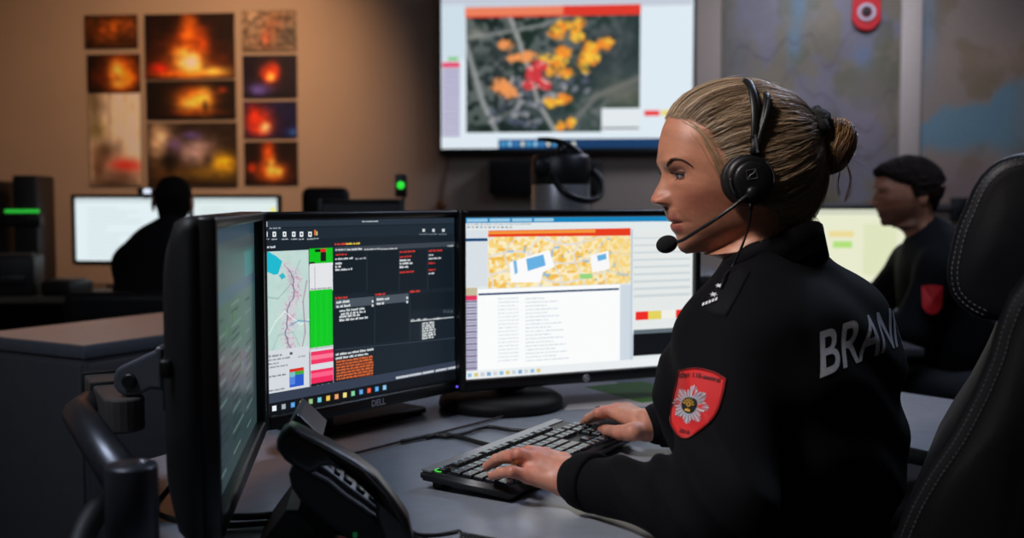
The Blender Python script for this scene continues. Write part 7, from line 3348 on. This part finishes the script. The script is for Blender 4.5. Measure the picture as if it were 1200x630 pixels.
    if ponytail:
        b.tube(smooth_path([xform([p], HBm, ha)[0] for p in ((-.10, 0, .06), (-.135, 0, .05), (-.145, 0, -.01), (-.13, .0, -.09), (-.125, 0, -.15))], 6), [.02, .024, .027, .029, .03, .03, .03, .03, .03, .03, .029, .028, .027, .026, .025, .024, .022, .02, .018, .016, .014, .012, .010, .008, .005], 12)
    b.build('hair', mat('hair_%d' % int(hair_rgb[0]), hair_rgb, .9, var=.5, scale=160, bump=.8, bscale=300, spec=.12), per, off=root)
    # clothes
    V3, Q3 = nets(jk, lo, hi, .011)
    sel = V3[Q3][:, :, 2].mean(1) > hips[2] - .02
    b = MB()
    b.add(V3, list(map(tuple, Q3[sel])), 0, True)
    jo = b.build('jacket', mat('rear_cloth_%d' % int(jacket_rgb[0]), jacket_rgb, .85, var=.15, scale=200, bump=.3, spec=.2), per, off=root)
    V4, Q4 = nets(tr, lo, hi, .014)
    sel = V4[Q4][:, :, 2].mean(1) > .085
    b = MB()
    b.add(V4, list(map(tuple, Q4[sel])), 0, True)
    b.build('trousers', mat('dark_trousers', (18, 20, 26), .8, var=.15, scale=200), per, off=root)
    for s in (1, -1):
        def shoe(P, s=s):
            d = cap(P, ank_[s] - np.array([0, 0, .03]), ank_[s] + f * .03 - np.array([0, 0, .05]), .045, .040)
            d = smin(d, cap(P, ank_[s] - f * .02 - np.array([0, 0, .05]), ank_[s] + f * .16 - np.array([0, 0, .055]), .042, .036), .02)
            return np.maximum(d, .002 - P[:, 2])
        V5, Q5 = nets(shoe, ank_[s] - np.array([.25, .25, .1]), ank_[s] + np.array([.25, .25, .06]), .009)
        b = MB()
        b.add(V5, list(map(tuple, Q5)), 0, True)
        b.build('shoe', M_leath2, per, off=root)
    return per, jo, jk, root, dict(sh=sh, elb=elb, wr=wr, f=f, l=l)


def seat_for(hips, face, lab):
    """plain swivel chair under a rear person"""
    e = empty('office_chair', (hips[0], hips[1], 0), face - PI / 2, lab, 'chair', 'office chairs at the rear')
    zs = hips[2] - .10
    MB().box((0, .03, zs - .045), (.48, .48, .09), .04, 4).build('seat', M_leath2, e)
    MB().box((0, -.235, zs + .22), (.42, .07, .30), .03, 4, rot=Matrix.Rotation(.08, 4, 'X')).build('backrest', M_leath2, e)
    MB().tube(smooth_path([(0, .0, zs - .10), (0, -.2, zs - .09), (0, -.30, zs + .02), (0, -.285, zs + .25)], 6), .02, 8).build('back_strut', M_blkm, e)
    MB().lathe([(0, .07), (.028, .07), (.028, zs - .08), (0, zs - .08)], 16).build('gas_lift', M_grey, e)
    for k in range(5):
        a_ = 2 * PI * k / 5 + .2
        b = MB()
        b.tube([(.02 * math.cos(a_), .02 * math.sin(a_), .105), (.29 * math.cos(a_), .29 * math.sin(a_), .07)], [.024, .017], 8)
        b.lathe([(0, -.012), (.028, -.012), (.03, 0), (.028, .012), (0, .012)], 14, Matrix.Translation((.29 * math.cos(a_), .29 * math.sin(a_), .03)) @ Matrix.Rotation(a_ + PI / 2, 4, 'Z') @ Matrix.Rotation(PI / 2, 4, 'Y'))
        b.build('base_leg', M_blkm, e)


# the man at the right-hand rear desk, in profile
mh = at(1071, 231, 3.42)
mhips = np.array([mh[0] + .14, mh[1] - .03, .55])
hp_man = [(.120, .078), (.098, .078), (.076, .064), (.052, .050), (.026, .038), (.014, -.006), (-.010, -.012), (-.022, -.004), (-.042, -.05), (-.10, -.072)]
mhand = (np.array([mh[0] - .22, mh[1] - .06, .785]), np.array([mh[0] - .26, mh[1] + .24, .785]))
man, mj, mjk, mroot, mk = rear_person('bearded man in dark uniform with short dark hair seated at the rear, in profile', mh, PI - .12, .12, mhips, (12, 13, 17), (36, 28, 24), mhand, hp_man, beard=True, scale=.97)
# red badge on his sleeve
pb = mk['sh'][1] * .55 + mk['elb'][1] * .45
nv = mk['l']
b = MB()
sho = shield_outline(.030, .042)
vs = np.array([pb + nv * .15 + mk['f'] * p[0] * -1 + np.array([0, 0, p[1]]) for p in sho] + [pb + nv * .15])


def along_m(P, D):
    t = np.zeros(len(P))
    for _ in range(50):
        t = np.minimum(t + mjk((P + np.outer(t, D)).astype(np.float32)) * .8, .3)
    return P + np.outer(t, D)


vs = along_m(vs, -nv) + nv * .007
n = len(sho)
b.add(vs, [(k, (k + 1) % n, n) for k in range(n)])
b.build('sleeve_badge', M_red, mj, off=mroot, recalc=False)
seat_for(mhips, PI - .12, 'dark office chair on which the bearded man sits')

# the person at the left-hand rear desk, seen from behind
wh = at(203, 240, 4.12)
whips = np.array([wh[0] - .09, wh[1] - .08, .55])
hp_w = [(.112, .098), (.09, .096), (.075, .08), (.062, .055), (.045, .03), (.03, -.01), (.02, -.05), (-.01, -.08), (-.06, -.12)]
wface = PI / 2 + .06
whand = (np.array([wh[0] - .16, wh[1] + .40, .79]), np.array([wh[0] + .18, wh[1] + .40, .79]))
rear_person('person in dark clothes seen from behind against the bright rear monitors', wh, wface, .08, whips, (9, 9, 11), (20, 16, 15), whand, hp_w, sw=.15, sdrop=.105, scale=.80)
seat_for(whips, wface, 'dark office chair under the person seen from behind')
